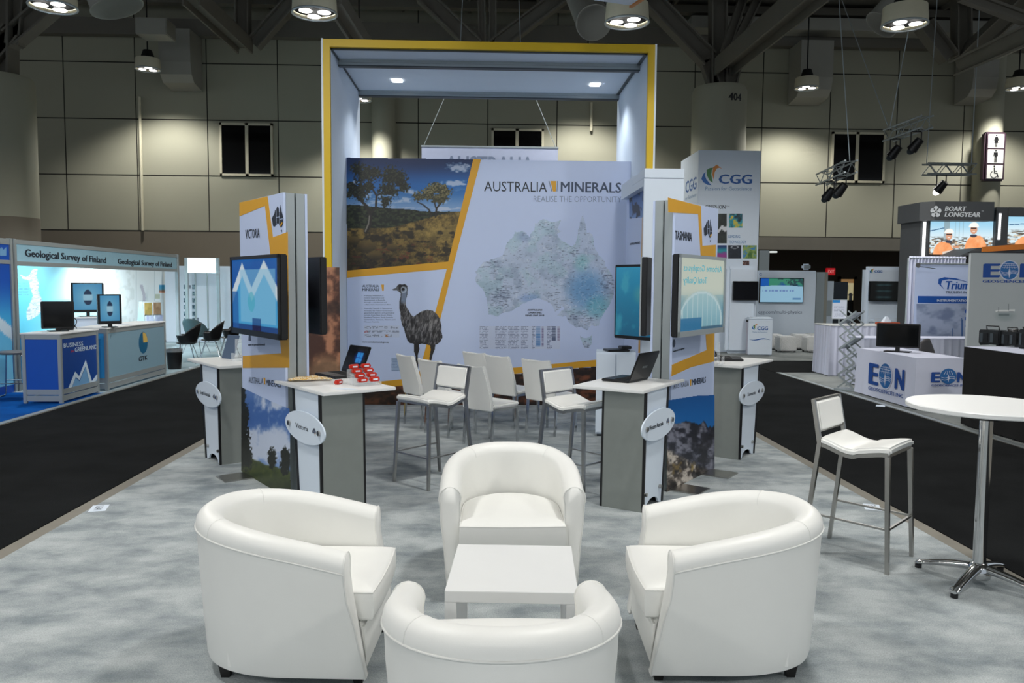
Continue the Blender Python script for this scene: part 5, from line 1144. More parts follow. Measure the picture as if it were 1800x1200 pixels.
plates_px(t, [[(126.5, 681), (133, 664), (140, 670), (150, 645), (158, 674)], [(167, 672), (173.5, 660), (173.5, 670.5)]], M['iceblue'], 'mountain_fill', y=0.01, th=0.002)
t = sys_counter('counter', (-6.02, 13.99, 0), R(90), 1.14, 0.5, 0.985, M['greyblue'], M['skyblue'], 'grey blue counter with round petrol and gold emblem beside the waste bin')
fr = frame_of(t); q = fr.on(252, 602, 0.008)
el = lambda cx, cz, a, b_, k0=0, k1=360: [(cx + a * math.cos(R(k)), cz + b_ * math.sin(R(k))) for k in range(k0, k1, 8)]
MB().plate(el(q[0], q[1], 0.18, 0.19), 0.01, 0.002).build('emblem', mat('petrol_print', rgb(10, 92, 130), 0.45), t)
MB().plate([(q[0], q[1])] + el(q[0], q[1], 0.17, 0.18, 0, 97), 0.008, 0.002).build('emblem_wedge', mat('gold_print', rgb(214, 178, 90), 0.45), t)
letters_px(t, [('GTK', 244, 635, 259.5, 631.5, 8.5, 0.03)], M['ink'], y=0.008)
# fascia stand
t = thing('fascia_stand', 'long pale fascia with the same dark title twice on aluminium posts', 'fascia', (-7.4, 16.12, 0), R(90))
hx = 3.32
for x in (-hx, hx): MB().box(x - .04, -.03, 0, x + .04, .05, 2.40).build('post', M['alu'], t, bevel=0.01)
MB().box(-hx, 0.0, 2.05, hx, 0.03, 2.32).build('fascia_panel', mat('fascia_blue', rgb(150, 190, 206), 0.45), t)
MB().box(-hx, -0.012, 2.32, hx, 0.04, 2.39).build('top_rail', M['alu'], t); MB().box(-hx, -0.012, 1.98, hx, 0.04, 2.05).build('bottom_rail', M['alu'], t)
letters_px(t, [('Geological Survey of Finland', 44, 450.3, 187, 462.5, 13.5, 0.035), ('Geological Survey of Finland', 207, 463.5, 302.5, 469, 9.6, 0.035)], M['ink'], y=-0.003)
for x, W_ in ((-2.4, 14), (0.3, 150), (2.6, 520)):  # unseen arm lamps, added to brighten the stand's inner walls
    MB().bar((x, 0.03, 2.36), (x, 0.36, 2.36), 0.02).build('added_lamp_arm', M['alu'], t)
    MB().tube([(x, 0.34, 2.36), (x, 0.46, 2.30)], [0.05, 0.07], 14).build('added_arm_lamp', M['alu'], t, smooth=40)
    ld = bpy.data.lights.new('added_arm_lamp_light', 'SPOT'); ld.energy = W_; ld.spot_size = R(135); ld.spot_blend = 0.8; ld.shadow_soft_size = 0.08; ld.color = (0.86, 0.96, 1.0)
    lo = bpy.data.objects.new('added_arm_lamp_light', ld); COL.objects.link(lo); lo.parent = t; lo.location = (x, 0.5, 2.28); lo.rotation_euler = (R(40), 0, R(-25) if x > 1 else 0)
t = thing('low_partition', 'low light blue partition behind the two counters', 'partition', (-7.4, 14.4, 0), R(90))
MB().box(-1.58, 0.012, 0.1, 1.6, 0.04, 0.83).build('panel', M['skyblue'], t); MB().box(-1.58, 0, 0.83, 1.6, 0.05, 0.9).build('top_rail', M['alu'], t); MB().box(-1.58, 0, 0.0, 1.6, 0.05, 0.1).build('bottom_rail', M['alu'], t)
# Greenland graphic wall at the picture's edge
t = thing('glacier_wall', 'blue printed wall with white mountain peak at the far left edge', 'wall panel', (-7.4, 11.9, 0), R(90))
MB().box(-0.9, 0.003, 0.0, 0.84, 0.03, 2.3).build('panel', M['blue'], t); MB().box(0.78, -0.02, 0, 0.84, 0.045, 2.40).build('post', M['alu'], t); MB().box(-0.9, -0.01, 2.0, 0.78, 0.04, 2.06).build('middle_rail', M['alu'], t); MB().box(-0.9, -0.01, 2.3, 0.78, 0.04, 2.39).build('top_rail', M['alu'], t)
def glacier(U, V):
    c = mixc(C(70, 180, 228), C(8, 78, 176), sm(.45, .9, V)); pk = .62 - np.abs(U - .72) * .5; c = mixc(c, C(200, 220, 234), (V < pk) * (V > pk - .11)); c = mixc(c, mixc(C(130, 206, 236), C(50, 150, 214), V), (V < pk - .11).astype(float)); return c
paint(t, 'glacier_print', -0.88, 0.12, 0.77, 2.0, 60, 70, glacier, None, 0.001)
plates_px(t, [[(0, 449), (0, 437), (3, 434), (6, 439), (11, 434), (11, 449)]], M['iceblue'], 'iceberg_logo')
# inner walls
t = thing('stand_back_wall', 'bright inner wall with map of Finland and pale posters behind the fascia', 'wall panel', (-9.34, 18.5, 0), R(90))
MB().box(-5.5, 0, 0, 5.2, 0.05, 2.45).build('panel', M['white'], t)
FI = [(30, 482), (40, 487), (45, 483), (50, 473), (57, 472), (56, 487), (60, 500), (58, 510), (64, 525), (66, 540), (60, 552), (48, 561), (42, 563), (40, 548), (44, 538), (50, 520), (46, 505), (44, 492), (36, 490)]
def finland(U, V):
    px = 15 + U * 185; py = 600 - V * 155; c = mixc(C(96, 196, 222), C(206, 236, 242), sm(20, 190, px) * .9 + .2 * sm(560, 470, py)); c = mixc(c, C(110, 176, 186), sm(0, 1, (py - (527 - (px - 60) * .06)) / 2) * sm(40, 90, px) * .55)
    k = inpoly(px + 1.5 * (fbm(px / 4, py / 4, 3) - .5), py, FI); c = mixc(c, C(226, 236, 240), k * .9); c = mixc(c, C(150, 170, 184), (k & (fbm(px / 3, py / 1.3, 9, 3) > .58)) * .8)
    c = mixc(c, C(90, 150, 180), ((px < 44) & (np.abs((py % 5) - 2.5) < 1.0) & (py > 497) & (py < 518) & (vnoise(px / 1.5, py / 5, 3) > .4)) * .8); return c
photo_patch(t, 'finland_map', 15, 445, 200, 600, 190, 150, finland, None, -0.004)
def posters(U, V):
    px = 200 + U * 105; py = 600 - V * 140; c = np.zeros(U.shape + (3,)); c[:] = C(226, 236, 238); c = mixc(c, C(206, 216, 216), sm(.45, .65, fbm(px / 6, py / 9, 3, 4)) * (px < 232) * .8)
    d = np.abs(px - 246 - 3 * np.sin(py / 9)); c = mixc(c, C(176, 176, 190), ((d < 2.6) & (py > 500) & (py < 552)) * .8)
    for x in (235, 268, 295): c = mixc(c, C(170, 190, 196), (np.abs(px - x) < .6) * .8)
    k = (np.abs(px - 282) < 6) & (np.abs(py - 507) < 7); c = mixc(c, mixc(C(60, 150, 190), C(190, 110, 70), sm(506, 514, py)), k.astype(float))
    k = (np.abs(py - 521) < 4) & ((np.abs(px - 273) < 4.5) | (np.abs(px - 291) < 3)); c = mixc(c, C(170, 180, 150), k * .8); return c
photo_patch(t, 'poster_panels', 200, 460, 305, 600, 110, 120, posters, None, -0.004)
t = thing('stand_end_wall', 'white end wall with two columns of small photos behind the black tub chairs', 'wall panel', (-7.6, 23.4, 0), 0)
MB().box(-1.68, 0, 0, 1.9, 0.05, 2.2).build('panel', M['white'], t)
for px in (313, 345, 366): q = px_local(t, px, 560); MB().box(q[0] - .02, -.02, 0, q[0] + .02, 0.0, 2.2).build('profile_post', M['alu'], t)
for i in range(6):
    for px in (325.5, 340.5):
        if i == 1 and px < 330: pass
        py = 504 + 11.8 * i; q = px_local(t, px, py); k0 = i * 7 + int(px)
        paint(t, 'small_photo', q[0] - .042, q[1] - .062, q[0] + .042, q[1] + .062, 8, 10, lambda U, V, k0=k0: mixc(C(40, 70, 90), C(150, 180, 190), sm(.3, .7, fbm(U * 4, V * 4, k0, 3))), None, -0.003)
for px, py in ((333, 504), (347, 561)): q = px_local(t, px, py); paint(t, 'small_photo', q[0] - .045, q[1] - .05, q[0] + .045, q[1] + .05, 8, 8, lambda U, V: mixc(C(70, 80, 100), C(170, 180, 190), fbm(U * 5, V * 5, 4, 3)), None, -0.003)
a = aty(329, 453, 22.6); c = aty(380, 480, 22.6)
t = thing('lit_fascia_box', 'bright white lit fascia box above the end wall with small photos', 'light box', ((a[0] + c[0]) / 2, 22.6, 0))
MB().box(a[0] - (a[0] + c[0]) / 2, 0, c[2], c[0] - (a[0] + c[0]) / 2, 0.12, a[2]).build('light_box', mat('box_glow', rgb(230, 240, 240), 0.5, emit=(0.85, 0.95, 0.95), es=0.7), t)
for x in ((a[0] - c[0]) / 2 - .04, (c[0] - a[0]) / 2 + .04): MB().box(x - .04, 0, 0, x + .04, 0.08, a[2]).build('post', M['alu'], t)
# brochures rack
p = aty(280, 572, 16.6)
t = thing('magazine_rack', 'slanted rack of brown magazines standing by the posters behind the grey blue emblem counter', 'rack', (-8.4, 20.2, 0), R(70))
MB().hexa([(-0.3, -0.22, 0), (0.3, -0.22, 0), (0.3, 0.22, 0), (-0.3, 0.22, 0)], [(-0.3, -0.04, 1.25), (0.3, -0.04, 1.25), (0.3, 0.04, 1.25), (-0.3, 0.04, 1.25)]).build('frame', M['alu'], t)
for k, (x, z) in enumerate(((-0.16, 0.92), (0.14, 0.92), (-0.16, 0.6), (0.14, 0.6))):
    g = thing('magazine', ['olive brown magazine at the upper left of the slanted rack', 'brown picture magazine at the upper right of the slanted rack', 'pale magazine at the lower left of the slanted rack', 'pale striped magazine at the lower right of the slanted rack'][k], 'magazine', (0, 0, 0), R(70))
    q = (x, -0.215 + z * .144); cs, sn = math.cos(R(70)), math.sin(R(70)); g.location = (-8.4 + q[0] * cs - q[1] * sn, 20.2 + q[0] * sn + q[1] * cs, z)
    o = paint(g, 'cover', -0.13, 0, 0.13, 0.3, 10, 12, lambda U, V, k=k: mixc([C(96, 86, 40), C(84, 64, 44), C(170, 180, 190), C(160, 170, 184)][k], [C(150, 130, 80), C(130, 110, 90), C(120, 130, 160), C(90, 100, 130)][k], fbm(U * 4, V * 4, k, 3)), None, -0.026)
    MB().box(-0.13, -0.025, 0, 0.13, -0.012, 0.3).build('pages', M['white'], g)
# monitors
def monitor(loc, rz, w_, h_, label, func, stand=0.06, fat=0.05):
    t = thing('monitor', label, 'monitor', loc, rz)
    MB().box(-w_ / 2, 0, stand, w_ / 2, fat, stand + h_).build('cabinet', M['black'], t, bevel=0.008); e = 0.022
    if func: paint(t, 'screen', -w_ / 2 + e * 1.6, stand + e * 2.4, w_ / 2 - e * 1.6, stand + h_ - e, 40, 40, func, M['paint_screen'], -0.002)
    else: MB().box(-w_ / 2 + e, -0.002, stand + e, w_ / 2 - e, 0, stand + h_ - e).build('screen', M['screen_off'], t)
    MB().box(-0.03, 0.01, 0.01, 0.03, 0.04, stand + .02).build('neck', M['black'], t); MB().box(-w_ * .3, -0.08, 0, w_ * .3, 0.14, 0.012).build('stand_base', M['black'], t, bevel=0.004); return t
def oval_screen(U, V):
    c = mixc(C(40, 130, 190), C(130, 196, 226), 1 - np.hypot(U - .5, V - .5)); d = np.hypot((U - .5) / .16, (V - .48) / .3); c = mixc(c, C(14, 40, 76), ((d < 1) & ((V > .6) | (V < .36))) * .95); c = mixc(c, C(200, 226, 240), ((d < 1) & (V <= .6) & (V >= .36)) * .5); return c
p = atz(103, 582, 1.006); monitor((p[0], p[1], 1.006), R(38), 0.43, 0.40, 'black monitor with dark screen on the BUSINESS in GREENLAND counter', None, 0.04)
p = atz(194, 575, 1.006); monitor((p[0], p[1], 1.006), R(36), 0.35, 0.48, 'thick black monitor with lit oval emblem on the grey blue emblem counter', oval_screen, 0.05, 0.09)
t = thing('plinth', 'white plinth carrying a lit screen behind the low blue partition', 'plinth', (-7.8, 15.9, 0), R(40)); MB().box(-0.28, -0.2, 0, 0.28, 0.2, 1.02).build('body', M['white'], t, bevel=0.004); MB().box(-0.3, -0.22, 1.02, 0.3, 0.22, 1.05).build('top', M['lack'], t)
monitor((-7.8, 15.9, 1.05), R(38), 0.58, 0.58, 'large tilted screen with lit oval emblem on the white plinth', oval_screen, 0.08)
t = thing('papers', 'white papers lying on the grey blue emblem counter', 'paper', (-6.25, 14.0, 1.006), R(10)); MB().box(-0.1, -0.14, 0, 0.1, 0.14, 0.003).build('sheets', M['white'], t); MB().slab([(-0.05, -0.2), (0.12, -0.16), (0.1, 0.05), (-0.08, 0.02)], 0.003, 0.005).build('sheet', M['white'], t)
t = thing('cable_box', 'small black box with a looped cable behind the dark monitor', 'device', (-6.35, 12.22, 1.006), R(20)); MB().box(-0.12, -0.05, 0, 0.12, 0.05, 0.05).build('case', M['black'], t, bevel=0.006); MB().tube([(0.1 + 0.05 * math.sin(k * .5), 0.05 + .012 * k, 0.01 + 0.17 * math.sin(PI * k / 14) ) for k in range(15)], 0.006, 6).build('cable', M['black'], t)
# tub chairs and small things
def tub_chair(loc, rz, label, m):
    t = thing('tub_chair', label, 'chair', (loc[0], loc[1], 0), rz, 'moulded tub chairs in the pale stand'); rows = []
    for i in range(9):
        v = i / 8; r = []
        for k in range(25):
            a = R(-210 + 240 * k / 24 + 0) ; a = R(-30 + 240 * k / 24); back = max(0, math.sin(a)); z = 0.42 + v * (0.06 + 0.34 * (0.25 + .75 * max(0, math.sin(a)) ** 0.8) + 0.04)
            rad = 0.2 + 0.08 * v ** .7; r.append((1.08 * rad * math.cos(a), rad * math.sin(a) * (1.0 + .12 * v), z))
        rows.append(r)
    b = MB(); b.grid(rows); o = b.build('shell', m, t, smooth=60); sd = o.modifiers.new('thickness', 'SOLIDIFY'); sd.thickness = 0.014
    MB().lathe([(0, 0.40), (0.16, 0.405), (0.21, 0.425), (0.19, 0.44), (0, 0.43)], 28).build('seat', m, t, smooth=50)
    for x in (-1, 1):
        for y in (-1, 1): MB().tube([(x * .12, y * .1, 0.405), (x * .24, y * .22, 0.0)], 0.009, 8).build('leg', M['chrome'], t, smooth=40)
    return t
shell_k = M['black']; shell_g = mat('grey_green_cloth', rgb(70, 92, 96), 0.8, noise=0.2)
T1 = tub_chair((-6.45, 17.35), R(-80), 'black moulded tub chair nearest the waste bin', shell_k)
dup(T1, (-6.28, 18.35, 0), R(-75), 'black moulded tub chair half hidden behind the grey tablet lectern'); dup(T1, (-6.16, 19.3, 0), R(-70), 'black moulded tub chair just behind the VICTORIA television edge')
T2 = tub_chair((-7.35, 17.6), R(150), 'grey green draped tub chair behind the far end of the grey blue emblem counter', shell_g); dup(T2, (-7.05, 19.6, 0), R(170), 'grey green draped tub chair behind the black tub chairs')
p = atz(314, 649); t = thing('waste_bin', 'black waste bin beside the grey blue emblem counter', 'bin', (p[0] - 0.12, p[1] + .1, 0)); MB().lathe([(0, 0.0), (0.125, 0.0), (0.16, 0.40), (0.15, 0.40), (0.118, 0.02), (0, 0.02)], 32).build('bucket', M['black'], t, smooth=40); MB().lathe([(0.158, 0.34), (0.168, 0.35), (0.168, 0.405), (0.155, 0.41)], 32).build('liner_rim', M['clear'], t, smooth=40)
t = thing('side_table', 'small dark side table with a cup by the draped chair', 'table', (-6.9, 16.75, 0)); MB().lathe([(0, 0.50), (0.24, 0.50), (0.24, 0.525), (0, 0.525)], 32).build('table_top', M['black'], t); MB().lathe([(0.02, 0.02), (0.02, 0.5)], 12).build('column', M['chrome'], t); MB().lathe([(0, 0), (0.17, 0), (0.17, 0.012), (0, 0.02)], 24).build('foot', M['chrome'], t)
t = thing('paper_cup', 'pale cup on the small dark side table', 'cup', (-6.85, 16.7, 0.525)); MB().lathe([(0, 0), (0.03, 0), (0.038, 0.1), (0.034, 0.1), (0.028, 0.005), (0, 0.005)], 20).build('cup', M['clear'], t, smooth=40)
t = thing('metal_stool', 'chrome framed stool with grey pad on the blue carpet at the picture edge', 'stool', (-7.02, 12.05, 0), R(8))
MB().lathe([(0, 0.655), (0.18, 0.655), (0.2, 0.665), (0.2, 0.685), (0.18, 0.7), (0, 0.705)], 32).build('seat_pad', mat('grey_pad', rgb(90, 96, 102), 0.6), t, smooth=50)
for s_ in (-1, 1): MB().tube([(s_ * .15, -0.13, 0.65), (s_ * .19, -0.2, 0.62), (s_ * .24, -0.26, 0.03), (s_ * .24, -0.22, 0.011), (s_ * .24, 0.22, 0.011), (s_ * .24, 0.26, 0.03), (s_ * .19, 0.2, 0.62), (s_ * .15, 0.13, 0.65)], 0.011, 10).build('side_frame', M['chrome'], t, smooth=60)
for y in (-.215, .215): MB().tube([(-.22, y * 1.12, 0.24), (.22, y * 1.12, 0.24)], 0.009, 8).build('foot_rail', M['chrome'], t, smooth=40)
# ================================================================ RIGHT STANDS
def cgg_logo(t, cx, cz, s, y):
    "three leaf swoosh in blue, green and orange; s = width"
    f = lambda pts: [(cx + a * s, cz + b_ * s) for a, b_ in pts]
    MB().plate(f([(-.5, -.12), (-.42, .1), (-.3, .22), (-.34, .06), (-.26, -.14), (-.08, -.34), (.0, -.42), (-.2, -.4), (-.4, -.28)]), y, 0.003).build('swoosh_leaf', mat('cgg_blue', rgb(20, 100, 180), 0.45), t)
    MB().plate(f([(-.26, .3), (-.1, .4), (.06, .42), (.0, .3), (-.02, .1), (.06, -.3), (-.1, -.2), (-.24, .06)]), y, 0.003).build('swoosh_leaf', mat('cgg_green', rgb(70, 130, 76), 0.45), t)
    MB().plate(f([(.06, .44), (.24, .56), (.5, .36), (.36, .42), (.24, .38), (.14, .2), (.1, -.16), (.02, .1)]), y, 0.003).build('swoosh_leaf', mat('cgg_orange', rgb(214, 136, 62), 0.45), t)
cgg_ink = mat('cgg_letter_blue', rgb(22, 88, 164), 0.45); cgg_pale = mat('cgg_pale_blue', rgb(96, 140, 184), 0.45)
a = aty(1228.5, 263.5, 20.8); c = aty(1338, 263.5, 20.8); w2 = (c[0] - a[0]) / 2
t = thing('tower_sign', 'tall white tower sign with three leaf logo in front of the numbered column', 'tower sign', ((a[0] + c[0]) / 2, 20.8, 0)); zt = a[2]
MB().box(-w2, 0, 0, w2, 1.9, zt).build('tower_body', M['white'], t, bevel=0.01)
fr = frame_of(t); q = fr.on(1251, 310); cgg_logo(t, q[0], q[1], 0.54, -0.001)
letters_px(t, [('CGG', 1263, 322.5, 1322, 323, 17, 0.035)], cgg_ink, -0.003); letters_px(t, [('Passion for Geoscience', 1240, 334.5, 1321, 334.5, 7, 0.0)], cgg_pale, -0.003); letters_px(t, [('GRYPHON', 1239.5, 367, 1275, 367, 7, 0.01), ('TM', 1276, 364, 1282, 364, 2.5, 0)], M['ink'], -0.003)
letters_px(t, [('LEADING', 1280.5, 418, 1301, 418, 5.2, 0.01), ('TECHNOLOGY', 1280.5, 427.5, 1311.5, 427.5, 5.2, 0.01)], cgg_pale, -0.003)
def pic(t, x0, y0, x1, y1, f, nm='picture_tile', n=24): return photo_patch(t, nm, x0, y0, x1, y1, n, n, f, None, -0.002)
cm = lambda *cs: (lambda U, V, s_=cs[0]: (lambda n: mixc(mixc(cs[1], cs[2], sm(.3, .55, n)), cs[3], sm(.55, .72, n)))(fbm(U * 4, V * 4, s_, 4)))
pic(t, 1258.5, 375.5, 1277.5, 427.5, lambda U, V: mixc(mixc(C(14, 22, 18), C(50, 62, 54), fbm(U * 5, V * 9, 4, 4)), C(214, 216, 220), (np.abs(V - .42 - .12 * U + .05 * np.sin(U * 9)) < .05 + .03 * U) * (U > .1)))
pic(t, 1281, 375.5, 1305, 400, cm(5, C(16, 50, 60), C(40, 150, 170), C(210, 190, 70))); pic(t, 1258, 431, 1277.5, 454.5, lambda U, V: mixc(mixc(C(150, 60, 140), C(30, 150, 160), sm(.3, .6, V + .3 * (fbm(U * 4, V * 4, 3) - .5))), C(20, 50, 110), sm(.6, .95, V)))
pic(t, 1280, 431, 1303, 454.5, lambda U, V: mixc(mixc(C(18, 24, 34), C(40, 50, 62), fbm(U * 5, V * 8, 6)), C(200, 204, 210), (np.abs(np.hypot((U - .5) / .25, (V - .86) / .1) - 1) < .2) * .7)); pic(t, 1306, 431, 1330, 454.5, cm(9, C(70, 110, 50), C(150, 170, 90), C(60, 130, 190))); pic(t, 1305.5, 458, 1317, 466, cm(11, C(130, 90, 80), C(60, 40, 40), C(200, 170, 150)))
ts = thing('tower_side_lettering', 'small blue company lettering on the left flank of the tall white tower sign', 'lettering', ((a[0]) - 0.004, 21.75, 0), R(-90)) if False else None
def flank(o_, lines, m):
    V = []; Fa = []
    for txt, y0, y1, zb_, h, bo in lines:
        vs, fs, g0, g1 = glyphs(txt, bo); k0 = len(V)
        V += [(-w2 - 0.002 - lay(txt, bo, 0.0, gi), y0 + (x - g0) / (g1 - g0) * (y1 - y0), zb_ + z / CAP * h) for gi, (x, z) in enumerate(vs)]; Fa += [tuple(i + k0 for i in f) for f in fs]
    me = bpy.data.meshes.new('lettering'); me.from_pydata(V, [], Fa); link('lettering', me, m, o_)
flank(t, [('CGG', 1.3, 0.15, aty(1210, 336, 21.6)[2], 0.33, 0.03)], cgg_ink); flank(t, [('for Geoscience', 1.3, 0.15, aty(1210, 349, 21.6)[2], 0.1, 0)], cgg_pale)
# company wall with lit screen
def cbox(name, label, cat, x0, x1, ytop, Y, dep, m, rad=0.02, z0=0.0):
    a = aty(x0, ytop, Y); c = aty(x1, ytop, Y); t = thing(name, label, cat, ((a[0] + c[0]) / 2, Y, z0)); w_ = (c[0] - a[0]) / 2
    MB().box(-w_, 0, 0, w_, dep, a[2] - z0).build('body', m, t, bevel=rad); return t, w_, a[2] - z0
t, w_, h_ = cbox('exhibit_wall', 'pale grey wall with bright screen and web address behind the ottomans', 'wall panel', 1333, 1435.5, 475, 22.6, 0.25, M['white'])
letters_px(t, [('cgg.com/multi-physics', 1333, 551, 1409.5, 551, 6, 0.005)], M['ink3'], -0.003); letters_px(t, [('G', 1334.5, 484, 1339, 484, 4.5, 0.02)], cgg_ink, -0.003)
def lit(U, V):
    c = np.zeros(U.shape + (3,)); c[:] = C(164, 212, 240); cv = .66 + .06 * np.sin(U * 3.2); k = V > cv; top = mixc(C(14, 70, 170), C(60, 150, 120), sm(.2, .5, fbm(U * 6, V * 3, 3, 3))); top = mixc(top, C(30, 60, 70), (fbm(U * 14, V * 8, 8) > .56) * (U > .4) * .8); top = mixc(top, C(20, 96, 200), (U < .2) * .9)
    c = mixc(c, top, k.astype(float)); c = mixc(c, C(110, 140, 200), ((np.abs(V - .49) < .035) & (U > .05) & (U < .8) & (vnoise(U * 40, V * 0, 3) > .35)) * .8); c = mixc(c, C(60, 110, 170), ((np.abs(V - .15) < .04) & (U > .76) & (U < .95)) * .6); return c
def flat_tv(px0, py0, px1, py1, Y, label, func, dep=0.06):
    a = aty(px0, py0, Y); c = aty(px1, py1, Y); w_ = (c[0] - a[0]) / 2; h_ = a[2] - c[2]; t = thing('flat_television', label, 'television', ((a[0] + c[0]) / 2, Y, c[2]))
    MB().box(-w_, 0, 0, w_, dep, h_).build('cabinet', M['black'], t, bevel=0.006)
    if func: paint(t, 'screen', -w_ + .02, .02, w_ - .02, h_ - .02, 90, 50, func, M['paint_screen'], -0.002)
    else: MB().box(-w_ + .02, -0.004, .02, w_ - .02, 0, h_ - .02).build('screen', M['screen_off'], t)
    MB().box(-w_ * .4, dep, h_ * .2, w_ * .4, dep + .04, h_ * .8).build('mount', M['black_matt'], t); return t
flat_tv(1336, 488, 1412, 532.5, 22.49, 'bright lit television on the pale grey wall above the ottomans', lit)
t, w_, h_ = cbox('screen_kiosk', 'white rounded kiosk panel with black television left of the bright screen', 'kiosk', 1279.5, 1333, 467, 20.35, 0.22, M['white'], 0.08)
flat_tv(1289, 494, 1332.5, 528, 20.24, 'black television on the white kiosk panel behind the globe television', None)
# logo counter
t = thing('counter', 'white rounded counter with three leaf logo and blue wave', 'counter', (6.93, 19.85, 0), R(-6)); w_ = 0.3
MB().box(-w_, 0, 0.01, w_, 0.04, 0.90).build('front_panel', M['white'], t, bevel=0.015); MB().box(-w_, 0.0, 0.88, w_, 0.40, 0.96).build('counter_top', M['white'], t, bevel=0.03); MB().box(-w_ + .03, 0.04, 0.0, -w_ + .06, 0.38, 0.84).build('side_panel', mat('lilac_grey', rgb(190, 188, 200), 0.6), t); MB().box(w_ - .05, 0.04, 0, w_ - .02, 0.38, 0.88).build('side_panel', M['white'], t); MB().box(-w_ + .02, 0.05, 0.83, w_ - .03, 0.38, 0.88).build('shadow_slot', M['black_matt'], t)
fr = frame_of(t); q = fr.on(1327, 575); cgg_logo(t, q[0], q[1], 0.15, -0.002); letters_px(t, [('CGG', 1331, 580, 1350, 580, 6.8, 0.035)], cgg_ink, -0.004); letters_px(t, [('Passion for Geoscience', 1323, 584.5, 1349, 584.5, 2.4)], cgg_pale, -0.004)
q0 = fr.on(1317, 596); q1 = fr.on(1354, 594)
MB().plate([(q0[0] + (q1[0] - q0[0]) * k / 12, q0[1] + .018 * math.sin(k * .55 + 3.3) + .012 * math.sin(PI * k / 12)) for k in range(13)] + [(q0[0] + (q1[0] - q0[0]) * k / 12, q0[1] + .018 * math.sin(k * .55 + 3.3) - .012 * math.sin(PI * k / 12) - .002) for k in range(12, -1, -1)], -0.002, 0.002).build('wave_stripe', cgg_ink, t)
# ottomans
quilt = mat('quilted_white', rgb(222, 222, 220), 0.5)
nt = quilt.node_tree; ck = nt.nodes.new('ShaderNodeTexVoronoi'); ck.inputs['Scale'].default_value = 14; bp = nt.nodes.new('ShaderNodeBump'); bp.inputs['Distance'].default_value = 0.008; nt.links.new(ck.outputs['Distance'], bp.inputs['Height']); nt.links.new(bp.outputs[0], nt.nodes['Principled BSDF'].inputs['Normal'])
o0 = None
for px, py, lab in ((1386, 619, 'quilted white cube ottoman standing forward in the middle of the row'), (1363, 614.5, 'quilted white cube ottoman beside the logo counter'), (1411, 614.5, 'quilted white cube ottoman in the back row under the web address'), (1434, 619.5, 'quilted white cube ottoman half hidden by the pleated table'), (1437, 613.5, 'quilted white cube ottoman peeping out at the back beside the pleated table')):
    p = atz(px, py); loc = (p[0], p[1] + .22, 0)
    if o0 is None:
        o0 = thing('ottoman', lab, 'ottoman', loc, 0, 'quilted cube ottomans'); MB().box(-0.225, -0.225, 0.03, 0.225, 0.225, 0.42).build('cushion_cube', quilt, o0, bevel=0.03, seg=3)
        for x in (-1, 1):
            for y in (-1, 1): MB().box(x * .18 - .02, y * .18 - .02, 0, x * .18 + .02, y * .18 + .02, 0.03).build('foot', M['black'], o0)
    else: dup(o0, loc, None, lab)
t, w_, h_ = cbox('grey_column_panel', 'tall grey panel standing behind the bright screen wall', 'panel', 1335, 1353, 440, 24.6, 0.3, M['alu'], 0.01)
t, w_, h_ = cbox('grey_side_panel', 'grey side panel behind the right end of the bright screen wall', 'panel', 1436, 1456, 478, 23.2, 0.3, M['alu'], 0.01); MB().box(w_ - .1, -.012, 0, w_ - .02, 0, h_).build('upright', M['duct'], t)
a = aty(1417, 474, 22.7); t = thing('small_speaker', 'small white speaker on top of the bright screen wall', 'speaker', (a[0], 22.72, a[2])); MB().box(-0.12, -0.08, 0, 0.12, 0.08, 0.17).build('case', M['white'], t, bevel=0.05); MB().box(-0.09, -0.084, 0.03, 0.09, -0.08, 0.14).build('grille', M['alu'], t)
t, w_, h_ = cbox('pale_banner', 'narrow pale banner right of the grey side panel', 'banner', 1454.5, 1466, 494, 23.6, 0.04, M['white'], 0.004); MB().box(-w_, -.004, h_ * .45, w_, 0, h_ * .7).build('grey_print', M['alu'], t); MB().box(-.2, -.15, 0, .2, .2, .02).build('foot', M['alu'], t)
t, w_, h_ = cbox('dark_board', 'dark blue board behind the framed notice in the lobby', 'board', 1466, 1491, 495, 25.2, 0.08, mat('midnight_board', rgb(16, 26, 38), 0.5), 0.01); MB().box(-w_, -.01, .75, w_, 0, 1.0).build('green_stripe', mat('dark_green', rgb(50, 70, 44), 0.6), t)
t, w_, h_ = cbox('screen_kiosk', 'white rounded kiosk with dark television under the lobby ceiling', 'kiosk', 1524, 1597, 468, 19.2, 0.3, M['white'], 0.08)
fr = frame_of(t); q = fr.on(1533, 476.5); cgg_logo(t, q[0], q[1], 0.12, -0.002); letters_px(t, [('CGG', 1537, 479, 1551, 479, 4.5, 0.035)], cgg_ink, -0.004); MB().box(-w_ * .85, -0.3, 0.86, w_ * .85, 0, 0.98).build('shelf', M['white'], t, bevel=0.04)
def refl(U, V): return mixc(C(8, 12, 14), C(80, 120, 126), (1 - sm(.0, .16, np.abs(U - .25)) + (1 - sm(0, .2, np.abs(U - .45)))) * (.3 + .6 * (np.abs((V * 3) % 1 - .5) < .15)) * .5)  # reflection streaks painted into the glow of a dark screen
flat_tv(1529, 494, 1596, 529, 19.09, 'dark television with painted reflections on the white kiosk under the lobby ceiling', refl)
